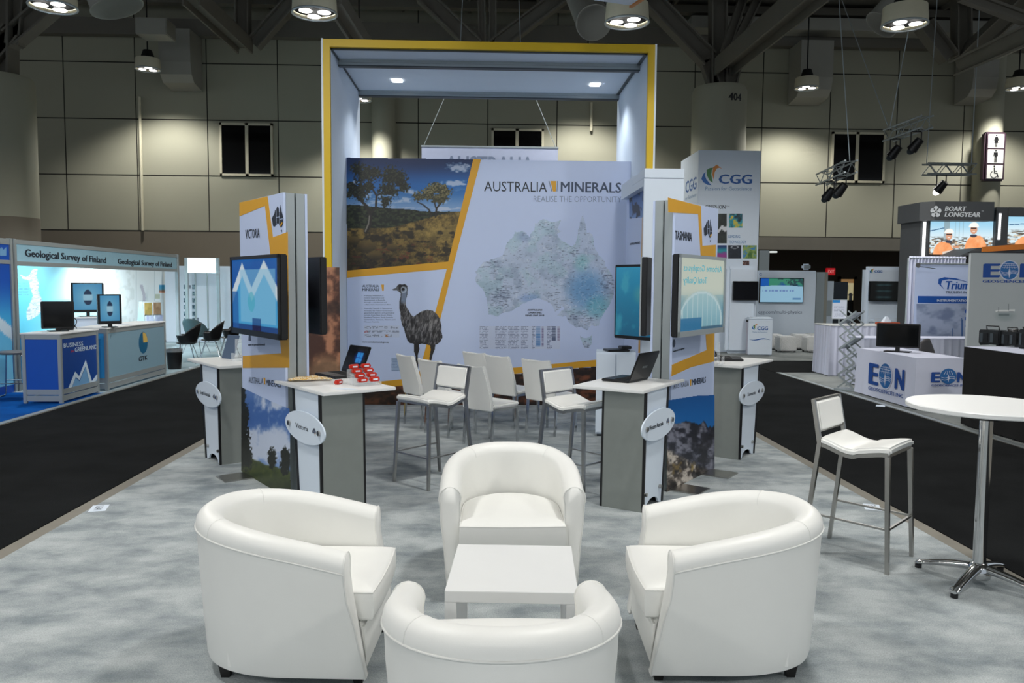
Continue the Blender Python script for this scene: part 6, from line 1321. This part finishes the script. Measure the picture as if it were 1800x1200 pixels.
# pleated table
def pleat_skirt(t, x0, x1, y0, y1, z1, m, n, amp=0.022):
    pts = []
    def side(a, b_, k):
        for i in range(k): pts.append((a[0] + (b_[0] - a[0]) * i / k, a[1] + (b_[1] - a[1]) * i / k))
    d = 0.012; side((x0, y0), (x1, y0), int((x1 - x0) / d)); side((x1, y0), (x1, y1), int((y1 - y0) / d)); side((x1, y1), (x0, y1), int((x1 - x0) / d)); side((x0, y1), (x0, y0), int((y1 - y0) / d))
    random.seed(n); ph = [random.random() * 6 for _ in range(4)]; cx, cy = (x0 + x1) / 2, (y0 + y1) / 2; rows = []
    for j in range(6):
        v = j / 5; z = z1 * (1 - v) + 0.012 * v; r = []
        for i, (x, y) in enumerate(pts):
            w_ = math.sin(i * .62 + ph[0]) * .6 + math.sin(i * .23 + ph[1]) * .5 * v + math.sin(i * 1.1 + ph[2]) * .25; o_ = amp * (0.35 + .65 * v) * w_ + .012 * v
            nx = -1 if x <= x0 + 1e-6 else (1 if x >= x1 - 1e-6 else 0); ny = -1 if y <= y0 + 1e-6 else (1 if y >= y1 - 1e-6 else 0); r.append((x + nx * o_, y + ny * o_, z))
        rows.append(r)
    b = MB(); b.grid(rows, True); return b.build('pleated_skirt', m, t, smooth=70)
def skirted(name, label, loc, x0, x1, y0, y1, z1, m, top, n):
    t = thing(name, label, 'table', loc); pleat_skirt(t, x0, x1, y0, y1, z1 - .01, m, n); MB().box(x0 - .012, y0 - .012, z1 - .02, x1 + .012, y1 + .012, z1).build('table_top', top, t, bevel=0.006); return t
skirted('skirted_table', 'tall table with white pleated skirt at the corner of the black cross aisle', (6.72, 15.3, 0), 0, 1.9, 0, 0.75, 1.0, M['cloth'], M['lack'], 3)
a = aty(1473, 560, 15.75)
t = thing('framed_notice', 'white notice in a thin metal frame standing on the tall pleated table', 'notice', (a[0] , 15.7, 1.0), R(-4)); fr = frame_of(t)
MB().box(-0.15, 0, 0.1, 0.15, 0.012, 0.49).build('frame', M['alu'], t); paint(t, 'sheet', -0.14, 0.11, 0.14, 0.48, 40, 60, lambda U, V: mixc(mixc(np.zeros(U.shape + (3,)) + C(206, 212, 226), C(120, 130, 160), ((np.abs((V * 13) % 1 - .5) < .16) & (U > .1) & (U < .85) & (V < .72) & (V > .1) & (vnoise(U * 30, np.floor(V * 13) * 3, 4) > .35)) * .8), C(30, 130, 200), ((V > .85) & (U < .55)) * 1.0), None, -0.002)
MB().box(-0.01, -.0, 0.0, 0.01, 0.012, 0.1).build('stem', M['alu'], t); MB().box(-0.1, -.07, 0.0, 0.1, 0.08, 0.012).build('foot', M['alu'], t)
t = thing('red_sample_tray', 'orange red tray of papers on the tall pleated table behind the folding rack', 'tray', (8.0, 15.6, 1.0), R(10)); MB().box(-0.2, -0.12, 0, 0.2, 0.12, 0.05).build('tray', mat('orange_tray', rgb(170, 80, 50), 0.6), t, bevel=0.01); MB().hexa([(-0.12, -0.05, 0.05), (0.05, -0.05, 0.05), (0.05, 0.05, 0.05), (-0.12, 0.05, 0.05)], [(-0.05, -0.02, 0.16), (-0.01, -0.02, 0.16), (-0.01, 0.02, 0.16), (-0.05, 0.02, 0.16)]).build('paper_stack', M['white'], t)
# folding literature rack
t = thing('folding_rack', 'silver zigzag folding literature rack beside the lettered white tablecloth', 'rack', (6.16, 13.2, 0), R(-52))
zs = [0.05 + 0.215 * k for k in range(7)]
for s_ in (-0.14, 0.14):
    for k in range(6):
        x0, x1 = (-0.14, 0.14) if k % 2 else (0.14, -0.14); MB().bar((x0, s_, zs[k]), (x1, s_, zs[k + 1]), 0.018, 0.03).build('side_link', M['alu'], t); MB().bar((-x0, s_ * .93, zs[k]), (-x1, s_ * .93, zs[k + 1]), 0.014, 0.022).build('side_link', M['alu'], t)
for k in (1, 3, 5): MB().hexa([(-0.16, -0.13, zs[k]), (-0.15, -0.13, zs[k]), (-0.15, 0.13, zs[k]), (-0.16, 0.13, zs[k])], [(0.12, -0.13, zs[k] + .2), (0.13, -0.13, zs[k] + .2), (0.13, 0.13, zs[k] + .2), (0.12, 0.13, zs[k] + .2)]).build('tray', M['alu'] if k != 1 else M['clear'], t)
MB().box(-0.2, -0.16, 0, 0.2, 0.16, 0.03).build('base', M['alu'], t, bevel=0.008)
# lettered tablecloth
eon = mat('eon_blue', rgb(24, 72, 150), 0.6); eon2 = mat('eon_globe', rgb(40, 104, 168), 0.6)
t = thing('cloth_table', 'table under a white cloth with blue globe emblem, along the black aisle', 'table', (6.13, 12.0, 0), R(-90))
HX, DP, HH = 0.9, 0.72, 0.745
def clothbox(t, hx, dp, hh, m, n):
    rows = []; per = []
    for i in range(90): per.append((-hx + 2 * hx * i / 90, 0))
    for i in range(36): per.append((hx, dp * i / 36))
    for i in range(90): per.append((hx - 2 * hx * i / 90, dp))
    for i in range(36): per.append((-hx, dp - dp * i / 36))
    for j in range(9):
        v = j / 8; z = hh * (1 - v) + 0.015 * v; r = []
        for i, (x, y) in enumerate(per):
            nx = (-1 if x <= -hx + 1e-6 else (1 if x >= hx - 1e-6 else 0)); ny = (-1 if y <= 1e-6 else (1 if y >= dp - 1e-6 else 0)); w_ = .012 * math.sin(i * .33 + n) * v * (0.25 if ny == -1 and abs(x) < hx * .72 else 1) + .008 * v
            r.append((x + nx * w_, y + ny * w_, z))
        rows.append(r)
    b = MB(); vs = b.grid(rows, True); b.bm.faces.new(vs[0]); return b.build('tablecloth', m, t, smooth=50)
clothbox(t, HX, DP, HH, M['cloth'], 2)
def globe(t, cx, cz, r, y, rx=1.0):
    g = [(cx + r * rx * math.cos(2 * PI * k / 40), cz + r * math.sin(2 * PI * k / 40)) for k in range(40)]; MB().plate([(cx + (p_[0] - cx) * 1.1, cz + (p_[1] - cz) * 1.1) for p_ in g], y, 0.001).build('globe_ring', M['cloth'], t); MB().plate(g, y - .001, 0.0015).build('globe', eon2, t); b = MB()
    for k in (-.62, -.3, 0, .3, .62): b.plate([(cx + r * rx * k - .008 * r, cz + r * .15), (cx + r * rx * k + .02 * r, cz + r * .15), (cx + r * rx * k * .5 + .02 * r, cz + r * .8), (cx + r * rx * k * .5 - .008 * r, cz + r * .8)], y - .0025, .0008)
    for k in (.3, .5, .68): q_ = (1 - k * k) ** .5; b.plate([(cx - r * rx * q_ * .9, cz + r * k), (cx + r * rx * q_ * .9, cz + r * k), (cx + r * rx * q_ * .9, cz + r * (k + .04)), (cx - r * rx * q_ * .9, cz + r * (k + .04))], y - .0025, .0008)
    for d in (0, .14, .28): pts = [(cx - r * rx * .9 + 1.8 * r * rx * k / 16, cz - r * (.12 + d) - r * .12 * math.sin(PI * k / 8)) for k in range(17)]; b.plate(pts + [(p_[0], p_[1] - .045 * r) for p_ in pts[::-1]], y - .0025, .0008)
    b.plate([(cx - .13 * r * rx, cz - .25 * r), (cx - .02 * r * rx, cz + .25 * r), (cx + .04 * r * rx, cz - .05 * r), (cx + .1 * r * rx, cz + .1 * r), (cx + .12 * r * rx, cz - .3 * r), (cx + .02 * r, cz - .85 * r)], y - .0035, .0008); b.build('globe_lines', M['cloth'], t)
letters_px(t, [('E', 1526, 672.5, 1543.5, 677.5, 38, 0.05)], eon, -0.016); letters_px(t, [('N', 1572, 681.5, 1589, 686, 37, 0.05)], eon, -0.016); letters_px(t, [('GEOSCIENCES INC', 1526, 684, 1587.5, 699.5, 6.2, 0.02)], eon, -0.016)
fr = frame_of(t); q = fr.on(1557.5, 660.5); globe(t, q[0], q[1], 0.19, -0.012, 1.0)
# its near end carries the same emblem
te = thing('cloth_end_panel', 'x', 'x', (6.13, 11.1, 0), 0); bpy.data.objects.remove(te)
class EndP: location = Vector((6.13, 11.084, 0)); 
EndP.rotation_euler = type('e', (), {'z': 0.0})()
def end_letters(lines, m, nm='lettering'):
    fr_ = Fr((6.13, 11.082, 0), 0.0); V = []; Fa = []
    for txt, xl, yl, xr, yr, h, bo in lines:
        A = fr_.on(xl, yl); B = fr_.on(xr, yr); Tp = fr_.on(xl, yl - h); hh = Tp[1] - A[1]; vs, fs, g0, g1 = glyphs(txt, bo); k0 = len(V)
        for gi, (x, z) in enumerate(vs):
            u = (x - g0) / (g1 - g0); X = A[0] + u * (B[0] - A[0]); Z = A[1] + z / CAP * hh; V.append((0.918 + lay(txt, bo, 0.0, gi), X, Z))      # parent's local frame: x along aisle, y inwards
        Fa += [tuple(i + k0 for i in f) for f in fs]
    me = bpy.data.meshes.new(nm); me.from_pydata(V, [], Fa); return link(nm, me, m, t)
end_letters([('E', 1636.5, 671, 1652.5, 671, 18, 0.05)], eon); end_letters([('N', 1682, 671, 1699, 671, 18, 0.05), ('GEOSCIENCES INC', 1637, 678.5, 1700, 679, 3.6, 0.02)], eon)
gq = Fr((6.13, 11.082, 0), 0.0).on(1667, 661); ge = bpy.data.objects.new('end_emblem', bpy.data.meshes.new('end_emblem'))
b = MB(); b.plate([(gq[0] + .118 * math.cos(2 * PI * k / 36), gq[1] + .11 * math.sin(2 * PI * k / 36)) for k in range(36)], 0, 0.002); bpy.data.objects.remove(ge)
b2 = MB(); r_ = .11
for k in (-.6, -.2, .2, .6): b2.plate([(gq[0] + r_ * (k - .04), gq[1] + .02), (gq[0] + r_ * (k + .04), gq[1] + .02), (gq[0] + r_ * (k * .5 + .03), gq[1] + .08), (gq[0] + r_ * (k * .5 - .03), gq[1] + .08)], -.0025, .001)
for d in (.1, .35): pts = [(gq[0] - .1 + .2 * k / 12, gq[1] - r_ * d - .012 * math.sin(PI * k / 6)) for k in range(13)]; b2.plate(pts + [(p_[0], p_[1] - .008) for p_ in pts[::-1]], -.0025, .001)
b2.plate([(gq[0] - .012, gq[1] - .02), (gq[0], gq[1] + .03), (gq[0] + .014, gq[1] - .02), (gq[0] + .002, gq[1] - .09)], -.0035, .001)
o2 = b2.build('end_globe_lines', M['cloth'], t); o2.matrix_local = Matrix.Translation((0.916, 0, 0)) @ Matrix.Rotation(R(90), 4, 'Z')
o = b.build('end_globe', eon2, t); o.matrix_local = Matrix.Translation((0.916, 0, 0)) @ Matrix.Rotation(R(90), 4, 'Z')
p = atz(1577, 618, HH + .004); monitor((p[0], p[1], HH + 0.001), R(-38), 0.62, 0.37, 'black monitor on the white lettered tablecloth', None, 0.07)
skirted('skirted_table', 'low table with white pleated skirt behind the dark backed chair', (6.6, 13.65, 0), 0, 2.3, 0, 0.6, 0.86, M['cloth'], M['cloth'], 5)
t = thing('banquet_chair', 'dark grey round backed chair behind the white lettered tablecloth', 'chair', (7.25, 12.35, 0), R(25))
rows = [[(-0.2 * (1 - .35 * (k / 10) ** 3) + 0.4 * (1 - .35 * (k / 10) ** 3) * j / 10, 0.2 + .1 * k / 10 + .03 * (2 * j / 10 - 1) ** 2, 0.45 + 0.47 * k / 10 - .08 * (k / 10) * abs(2 * j / 10 - 1) ** 2.5) for j in range(11)] for k in range(11)]
b = MB(); b.grid(rows); o = b.build('backrest', mat('charcoal_shell', rgb(66, 64, 66), 0.6), t, smooth=60); o.modifiers.new('thickness', 'SOLIDIFY').thickness = 0.02
MB().box(-0.2, -0.22, 0.43, 0.2, 0.2, 0.47).build('seat', M['black'], t, bevel=0.015)
for x in (-.18, .18):
    for y in (-.2, .2): MB().tube([(x, y, 0.43), (x * 1.1, y * 1.15, 0)], 0.011, 8).build('leg', M['chrome'], t)
# Triumph banner on pipe and drape
a = aty(1614, 452, 14.45); c = aty(1716, 452, 14.45); w2 = (c[0] - a[0]) / 2
t = thing('drape_wall', 'white gathered pipe and drape curtain behind the blue instrument banner', 'curtain', ((a[0] + c[0]) / 2, 14.75, 0)); rows = []
for j in range(4): rows.append([(-w2 + 2 * w2 * i / 120, .014 * math.sin(i * .9) * (1 + .6 * j / 3), [a[2] + .03, a[2] - .06, 1.2, 0.02][j]) for i in range(121)])
b = MB(); b.grid(rows); o = b.build('curtain', M['cloth'], t, smooth=60); o.modifiers.new('thickness', 'SOLIDIFY').thickness = 0.006; MB().tube([(-w2, 0, a[2] - .01), (w2, 0, a[2] - .01)], 0.016, 8).build('pipe', M['alu'], t); MB().tube([(-w2, 0.03, 0), (-w2, 0.03, a[2])], 0.02, 8).build('upright', M['alu'], t)
a = aty(1613, 463, 14.5); c = aty(1722, 463, 14.5); w2 = (c[0] - a[0]) / 2; zt = a[2]
t = thing('instrument_banner', 'white banner with blue swoosh, blue stripe and round logos over a grey sky photo', 'banner', ((a[0] + c[0]) / 2, 14.55, 0)); MB().box(-w2, 0, 0.7, w2, 0.012, zt).build('sheet', M['white_sheet'], t); MB().tube([(-w2, 0, zt), (w2, 0, zt)], 0.014, 8).build('top_bar', M['alu'], t)
for x in (-.6, .6): MB().tube([(x * w2, .03, 0), (x * w2, .03, .72)], 0.012, 8).build('pole', M['alu'], t); MB().box(x * w2 - .08, -.1, 0, x * w2 + .08, .15, .012).build('foot', M['alu'], t)
tri = mat('triumph_blue', rgb(28, 84, 168), 0.45); letters_px(t, [('Triumph', 1662, 508, 1722, 508, 15, 0.03, 0.15)], tri, -0.003); letters_px(t, [('TRIUMPH INSTRUMENTS', 1662, 515.5, 1738, 515.5, 4.4, 0.01, 0.15)], M['ink2'], -0.003)
plates_px(t, [[(1649, 498), (1650, 490), (1660, 487), (1680, 489), (1706, 497), (1712, 500), (1690, 493), (1668, 490.5), (1656, 493), (1654, 500), (1660, 509)], ], tri, 'swoosh'); plates_px(t, [[(1613.5, 520), (1722, 521), (1722, 533.5), (1613, 532)]], tri, 'stripe'); letters_px(t, [('INSTRUMENTATION FOR GEOPHYSICS', 1647, 530, 1755, 530.5, 4.2, 0.02)], M['white'], -0.004)
photo_patch(t, 'sky_photograph', 1611, 534, 1722, 600, 70, 50, lambda U, V: mixc(mixc(C(170, 182, 206), C(120, 134, 164), sm(.4, .7, fbm(U * 4, V * 4, 7, 4))), C(36, 80, 140), ((V < .16) & (U < .5)) * .9 + ((np.hypot((U - .72) / .014, (V - .35) / .3) < 1) | (np.hypot((U - .57) / .01, (V - .2) / .15) < 1)) * .8), None, -0.002)
b = MB()
for py in (547, 560, 573, 586): q = frame_of(t).on(1700, py); b.plate([(q[0] + .045 * math.cos(2 * PI * k / 20), q[1] + .045 * math.sin(2 * PI * k / 20)) for k in range(20)], -0.002, .002)
b.build('round_logos', tri, t)
t = thing('clip_light', 'small black clip light at the top left corner of the curtain', 'lamp', (aty(1617, 463, 14.3)[0], 14.35, aty(1617, 463, 14.3)[2] - .05)); MB().tube([(0, 0, 0), (-.06, -.1, .02)], [.03, .04], 10).build('head', M['black'], t); MB().tube([(0, 0, 0), (.35, .05, -.04)], 0.006, 6).build('arm', M['black'], t)
# EON backdrop
a = aty(1707.5, 442, 12.85); xr = 10.6
t = thing('popup_backdrop', 'grey pop-up backdrop with large blue letters, a globe and a small aircraft picture', 'backdrop', (9.2, 12.85, 0)); MB().box(a[0] - 9.2, 0, 0.02, xr - 9.2, 0.06, a[2]).build('panel', mat('backdrop_grey', rgb(176, 182, 184), 0.55, noise=0.06, scale=1.2), t); MB().box(a[0] - 9.21, -.004, a[2] - .02, xr - 9.2, 0.07, a[2]).build('top_edge', M['black'], t)
letters_px(t, [('E', 1727.5, 487, 1758, 487, 25, 0.06)], eon, -0.003); letters_px(t, [('N', 1792, 487, 1824, 487, 25, 0.06)], eon, -0.003); letters_px(t, [('GEOSCIENCES INC', 1727, 496.5, 1826, 497, 5, 0.03)], eon, -0.003); fr = frame_of(t); q = fr.on(1774, 475); globe(t, q[0], q[1], 0.15, -0.002)
def plane(U, V):
    c = np.zeros(U.shape + (3,)); bg = C(176, 182, 184); c[:] = bg; e = (1 - sm(.3, 1, np.hypot((U - .5) / .5, (V - .4) / .5))); c = mixc(c, C(140, 152, 154), e * .7 * sm(.62, .3, V)); c = mixc(c, C(228, 230, 228), (np.abs(V - .56 - .06 * (U - .5)) < .045) * (np.abs(U - .5) < .34)); c = mixc(c, C(60, 70, 74), (((np.abs(V - .5) < .02) & (np.abs(U - .5) < .3)) | ((np.abs(U - .27) < .012) & (V > .5) & (V < .75)) | ((np.abs(U - .62) < .012) & (V > .55) & (V < .9))) * .9)
    return mixc(c, C(96, 110, 112), ((np.abs(V - .36) < .06) & (np.abs(U - .45) < .2)) * .7)
photo_patch(t, 'aircraft_picture', 1742, 530, 1792, 566, 60, 44, plane, None, -0.002)
# black draped table with instruments
t = thing('draped_table', 'tall table in black cloth with instruments beside the round bar table', 'table', (6.08, 8.9, 0), R(-90)); clothbox(t, 1.0, 0.75, 1.0, M['black_cloth'], 4); o = MB().box(-1.0, 0.01, 1.0, 1.0, 0.74, 1.004).build('white_runner', M['cloth'], t)
dk = mat('dark_metal', rgb(40, 42, 44), 0.4, 0.3, noise=0.2, scale=20)
def instr(px, py, rz, label, w_, d_, h_, lens):
    p = atz(px, py, 1.006); t = thing('instrument', label, 'instrument', (p[0], p[1], 1.005), R(rz)); MB().box(-w_ / 2, 0, 0.015, w_ / 2, d_, h_).build('housing', dk, t, bevel=0.01)
    for k in range(4): MB().box(-w_ / 2 + .02 + k * w_ / 4, -.008, h_ * .2, -w_ / 2 + .02 + k * w_ / 4 + w_ / 7, 0, h_ * .8).build('front_plate', M['black'] if k % 2 else M['alu_dark'], t)
    for x in (-.4, .4): MB().box(x * w_ - .015, .02, 0, x * w_ + .015, d_ - .02, .016).build('foot', M['black'], t)
    if lens: MB().tube([(w_ / 2, d_ / 2, h_ * .6), (w_ / 2 + .16, d_ / 2 - .02, h_ * .62), (w_ / 2 + .22, d_ / 2 - .03, h_ * .62)], [h_ * .38, h_ * .36, h_ * .46], 18).build('barrel', dk, t, smooth=40); MB().lathe([(h_ * .3, 0), (h_ * .34, .03)], 18).build('collar', M['steel'], t).location = (0, d_ / 2, h_)
    MB().tube([(-w_ * .3, d_ / 2, h_), (-w_ * .3, d_ / 2 - .02, h_ + .05), (w_ * .3, d_ / 2 - .02, h_ + .05), (w_ * .3, d_ / 2, h_)], 0.008, 8).build('handle', M['black'], t); return t
instr(1737, 607, -62, 'black boxed instrument at the left end of the black draped table', 0.26, 0.2, 0.2, False); instr(1772, 609, -62, 'dark instrument with a thick barrel in the middle of the black draped table', 0.2, 0.2, 0.19, True); instr(1800, 613, -70, 'dark cylindrical instrument cut by the picture edge on the black table', 0.16, 0.18, 0.24, True)
# lit company tower
Y = 16.6; a = aty(1619, 356, Y); c = aty(1752, 356, Y); w2 = (c[0] - a[0]) / 2; X0 = (a[0] + c[0]) / 2
t = thing('lit_tower', 'dark grey lit tower with header lettering and photo of two helmeted workers', 'display tower', (X0, Y, 0)); gm = mat('tower_grey', rgb(74, 76, 78), 0.5); fr = frame_of(t)
q = lambda px, py: fr.on(px, py)
zb_ = q(1630, 449)[1]; zh0 = q(1630, 388.5)[1]; zh1 = q(1680, 356)[1]; xh = q(1736, 370)[0]; xl = q(1633, 370)[0]
MB().box(-w2 + .06, 0.1, 0, w2 - .03, 0.9, zh0).build('core', gm, t); MB().hexa([(-w2 - .02, -0.0, zh0), (xl, -.22, zh0), (xl, .9, zh0), (-w2 - .02, .9, zh0)], [(-w2 - .02, -0.0, zh1), (xl, -.22, zh1), (xl, .9, zh1), (-w2 - .02, .9, zh1)]).build('header_flank', gm, t); MB().box(xl, -.22, zh0, xh, 0.6, zh1).build('header', gm, t)
MB().box(xh, 0.05, q(1740, 384)[1], w2, 0.5, q(1740, 365)[1]).build('header_return', mat('teal_grey', rgb(60, 84, 92), 0.5), t)
wl = mat('white_letters', rgb(222, 226, 228), 0.5); hdr = lambda lines: None
class H_: pass
def hl(lines, m):
    f2 = Fr((X0, Y - .222, 0), 0.0); V = []; Fa = []
    for txt, xl_, yl, xr_, yr, h, bo, sh in lines:
        A = f2.on(xl_, yl); B = f2.on(xr_, yr); hh = f2.on(xl_, yl - h)[1] - A[1]; vs, fs, g0, g1 = glyphs(txt, bo, sh); k0 = len(V); V += [(A[0] + (x - g0) / (g1 - g0) * (B[0] - A[0]), -.223 - lay(txt, bo, sh, gi), A[1] + z / CAP * hh) for gi, (x, z) in enumerate(vs)]; Fa += [tuple(i + k0 for i in f) for f in fs]
    me = bpy.data.meshes.new('lettering'); me.from_pydata(V, [], Fa); return link('lettering', me, m, t)
hl([('BOART', 1660.5, 370.5, 1699, 369.5, 8.5, 0.04, 0.2), ('LONGYEAR', 1660, 380.5, 1723, 379.5, 8.5, 0.04, 0.2), ('TM', 1725, 372, 1729, 372, 2, 0, 0)], wl)
f2 = Fr((X0, Y - .222, 0), 0.0); lc = f2.on(1645, 372); b = MB()
for k in range(5):
    a_ = R(90 + 72 * k); d = (math.cos(a_), math.sin(a_)); ctr = (lc[0] + .068 * d[0], lc[1] + .068 * d[1]); b.plate([(ctr[0] + .052 * math.cos(2 * PI * j / 16), ctr[1] + .052 * math.sin(2 * PI * j / 16)) for j in range(16)], -.222, .002)
b.build('flower_logo', wl, t); b = MB()
for k in range(5):
    a_ = R(90 + 72 * k + 20); d = (math.cos(a_), math.sin(a_)); s2 = (-d[1], d[0]); b.plate([(lc[0] + d[0] * .02, lc[1] + d[1] * .02), (lc[0] + d[0] * .1 + s2[0] * .03, lc[1] + d[1] * .1 + s2[1] * .03), (lc[0] + d[0] * .1 + s2[0] * .015, lc[1] + d[1] * .1 + s2[1] * .015)], -.2245, .001)
b.build('flower_gaps', gm, t)
stripm = mat('strip_light', (1, 1, 1), 0.4, emit=(0.95, 0.98, 1.0), es=1.2)
def rectpx(x0, y0, x1, y1, yl, m, nm, th=.02): p0 = fr.on(x0, y1, yl); p1 = fr.on(x1, y0, yl); return MB().box(p0[0], yl - th, p0[1], p1[0], yl, p1[1]).build(nm, m, t)
rectpx(1620, 390, 1627.5, 452, 0.09, stripm, 'strip_light'); rectpx(1627.5, 389, 1633, 452, 0.09, gm, 'edge_post', .04)
def workers(U, V):
    x = U * 650; y = (1 - V) * 345; c = mixc(C(150, 200, 226), C(206, 226, 234), sm(0, 180, y)); c = mixc(c, C(70, 60, 50), (sm(.45, .6, fbm(x / 30, y / 14, 4, 3))) * sm(150, 190, y) * .9); c = mixc(c, C(206, 150, 90), sm(.5, .65, fbm(x / 20, y / 12, 9)) * sm(180, 220, y) * .6)
    for (a_, w_) in ((165, 30), (290, 4), (250, 3), (330, 3)): c = mixc(c, C(120, 130, 130), ((np.abs(x - a_) < w_) & (y < 250)) * .55)
    c = mixc(c, C(40, 90, 130), (np.abs(y - (100 - .23 * (x - 20))) < 5) * (x < 140))
    for (hx_, hy, s_, sx) in ((190, 150, 1.0, 150), (435, 85, 1.05, 470)):
        body = (np.hypot((x - sx + 10) / (105 * s_), (y - hy - 210) / (150 * s_)) < 1) & (y > hy + 62 * s_); c = mixc(c, mixc(C(232, 132, 70), C(240, 180, 130), fbm(x / 40, y / 40, int(hx_), 3)), body * 1.0)
        c = mixc(c, C(40, 44, 64), (np.hypot((x - hx_) / 34, (y - hy - 62 * s_) / 16) < 1) * .9); c = mixc(c, C(206, 150, 120), (np.hypot((x - hx_) / (33 * s_), (y - hy) / (46 * s_)) < 1) * 1.0); c = mixc(c, C(236, 236, 230), ((np.hypot((x - hx_) / (48 * s_), (y - hy + 26 * s_) / (44 * s_)) < 1) & (y < hy - 22 * s_)) * 1.0); c = mixc(c, C(30, 26, 26), ((np.abs(y - hy + 12) < 8) & (np.abs(x - hx_) < 28)) * .9); c = mixc(c, C(240, 236, 226), ((np.hypot((x - hx_) / 14, (y - hy - 20) / 5) < 1)) * .8)
    c = mixc(c, C(210, 214, 210), ((np.abs(x - 200) < 70) & (np.abs(y - 318 + (x - 200) * .2) < 16)) * .8); c = mixc(c, C(204, 144, 110), (np.hypot((x - 265) / 30, (y - 265) / 14) < 1) * .9); return c
p0 = fr.on(1633, 447, .09); p1 = fr.on(1750, 389, .09); paint(t, 'workers_photograph', p0[0], p0[1], p1[0], p1[1], 150, 80, workers, M['paint_bright'], 0.085)
t = thing('lit_tower', 'second dark grey lit tower with strip light cut by the right picture edge', 'display tower', (X0 + 1.55, Y, 0)); fr = frame_of(t)
a = fr.on(1752, 364); p1 = fr.on(1810, 364); MB().box(a[0] + .1, 0.06, 0, p1[0] + .5, 0.9, a[1]).build('core', gm, t); MB().box(a[0], 0, fr.on(1760, 430)[1] - .4, fr.on(1772, 400)[0], .1, a[1]).build('corner_post', gm, t)
MB().box(fr.on(1772, 380)[0], -.02, fr.on(1772, 380)[1], p1[0] + .5, .06, a[1]).build('header', gm, t); rectpx(1753.5, 375, 1759.5, 421, -0.001, stripm, 'strip_light'); p0 = fr.on(1772, 429); p2 = fr.on(1850, 381)
paint(t, 'site_photograph', p0[0], p0[1], p2[0], p2[1], 70, 60, lambda U, V: workers(U * .3 + .0, V), M['paint_bright'], 0.04)
a = fr.on(1694, 447); p1 = fr.on(1812, 428)
t2 = thing('orange_ledge', 'dark ledge with an orange front band below the lit tower photos', 'ledge', (X0 + 1.2, Y - 1.3, 0)); fr = frame_of(t2); MB().hexa([(fr.on(1692, 447)[0], .1, fr.on(1692, 449)[1]), (fr.on(1830, 445)[0], 0, fr.on(1830, 446)[1]), (fr.on(1830, 445)[0], .9, fr.on(1830, 446)[1]), (fr.on(1692, 447)[0], .9, fr.on(1692, 449)[1])], [(fr.on(1724, 435)[0], .1, fr.on(1724, 435)[1]), (fr.on(1830, 428)[0], 0, fr.on(1830, 429)[1]), (fr.on(1830, 428)[0], .9, fr.on(1830, 429)[1]), (fr.on(1724, 435)[0], .9, fr.on(1724, 435)[1])]).build('ledge_board', gm, t2)
plates_px(t2, [[(1726, 434), (1830, 426), (1830, 436), (1725, 443)]], mat('orange_band', rgb(222, 128, 44), 0.5), 'orange_band', th=.02); b = MB().box(fr.on(1740, 445)[0], .3, 0, fr.on(1830, 445)[0], .8, fr.on(1830, 446)[1]); b.build('support_wall', gm, t2)
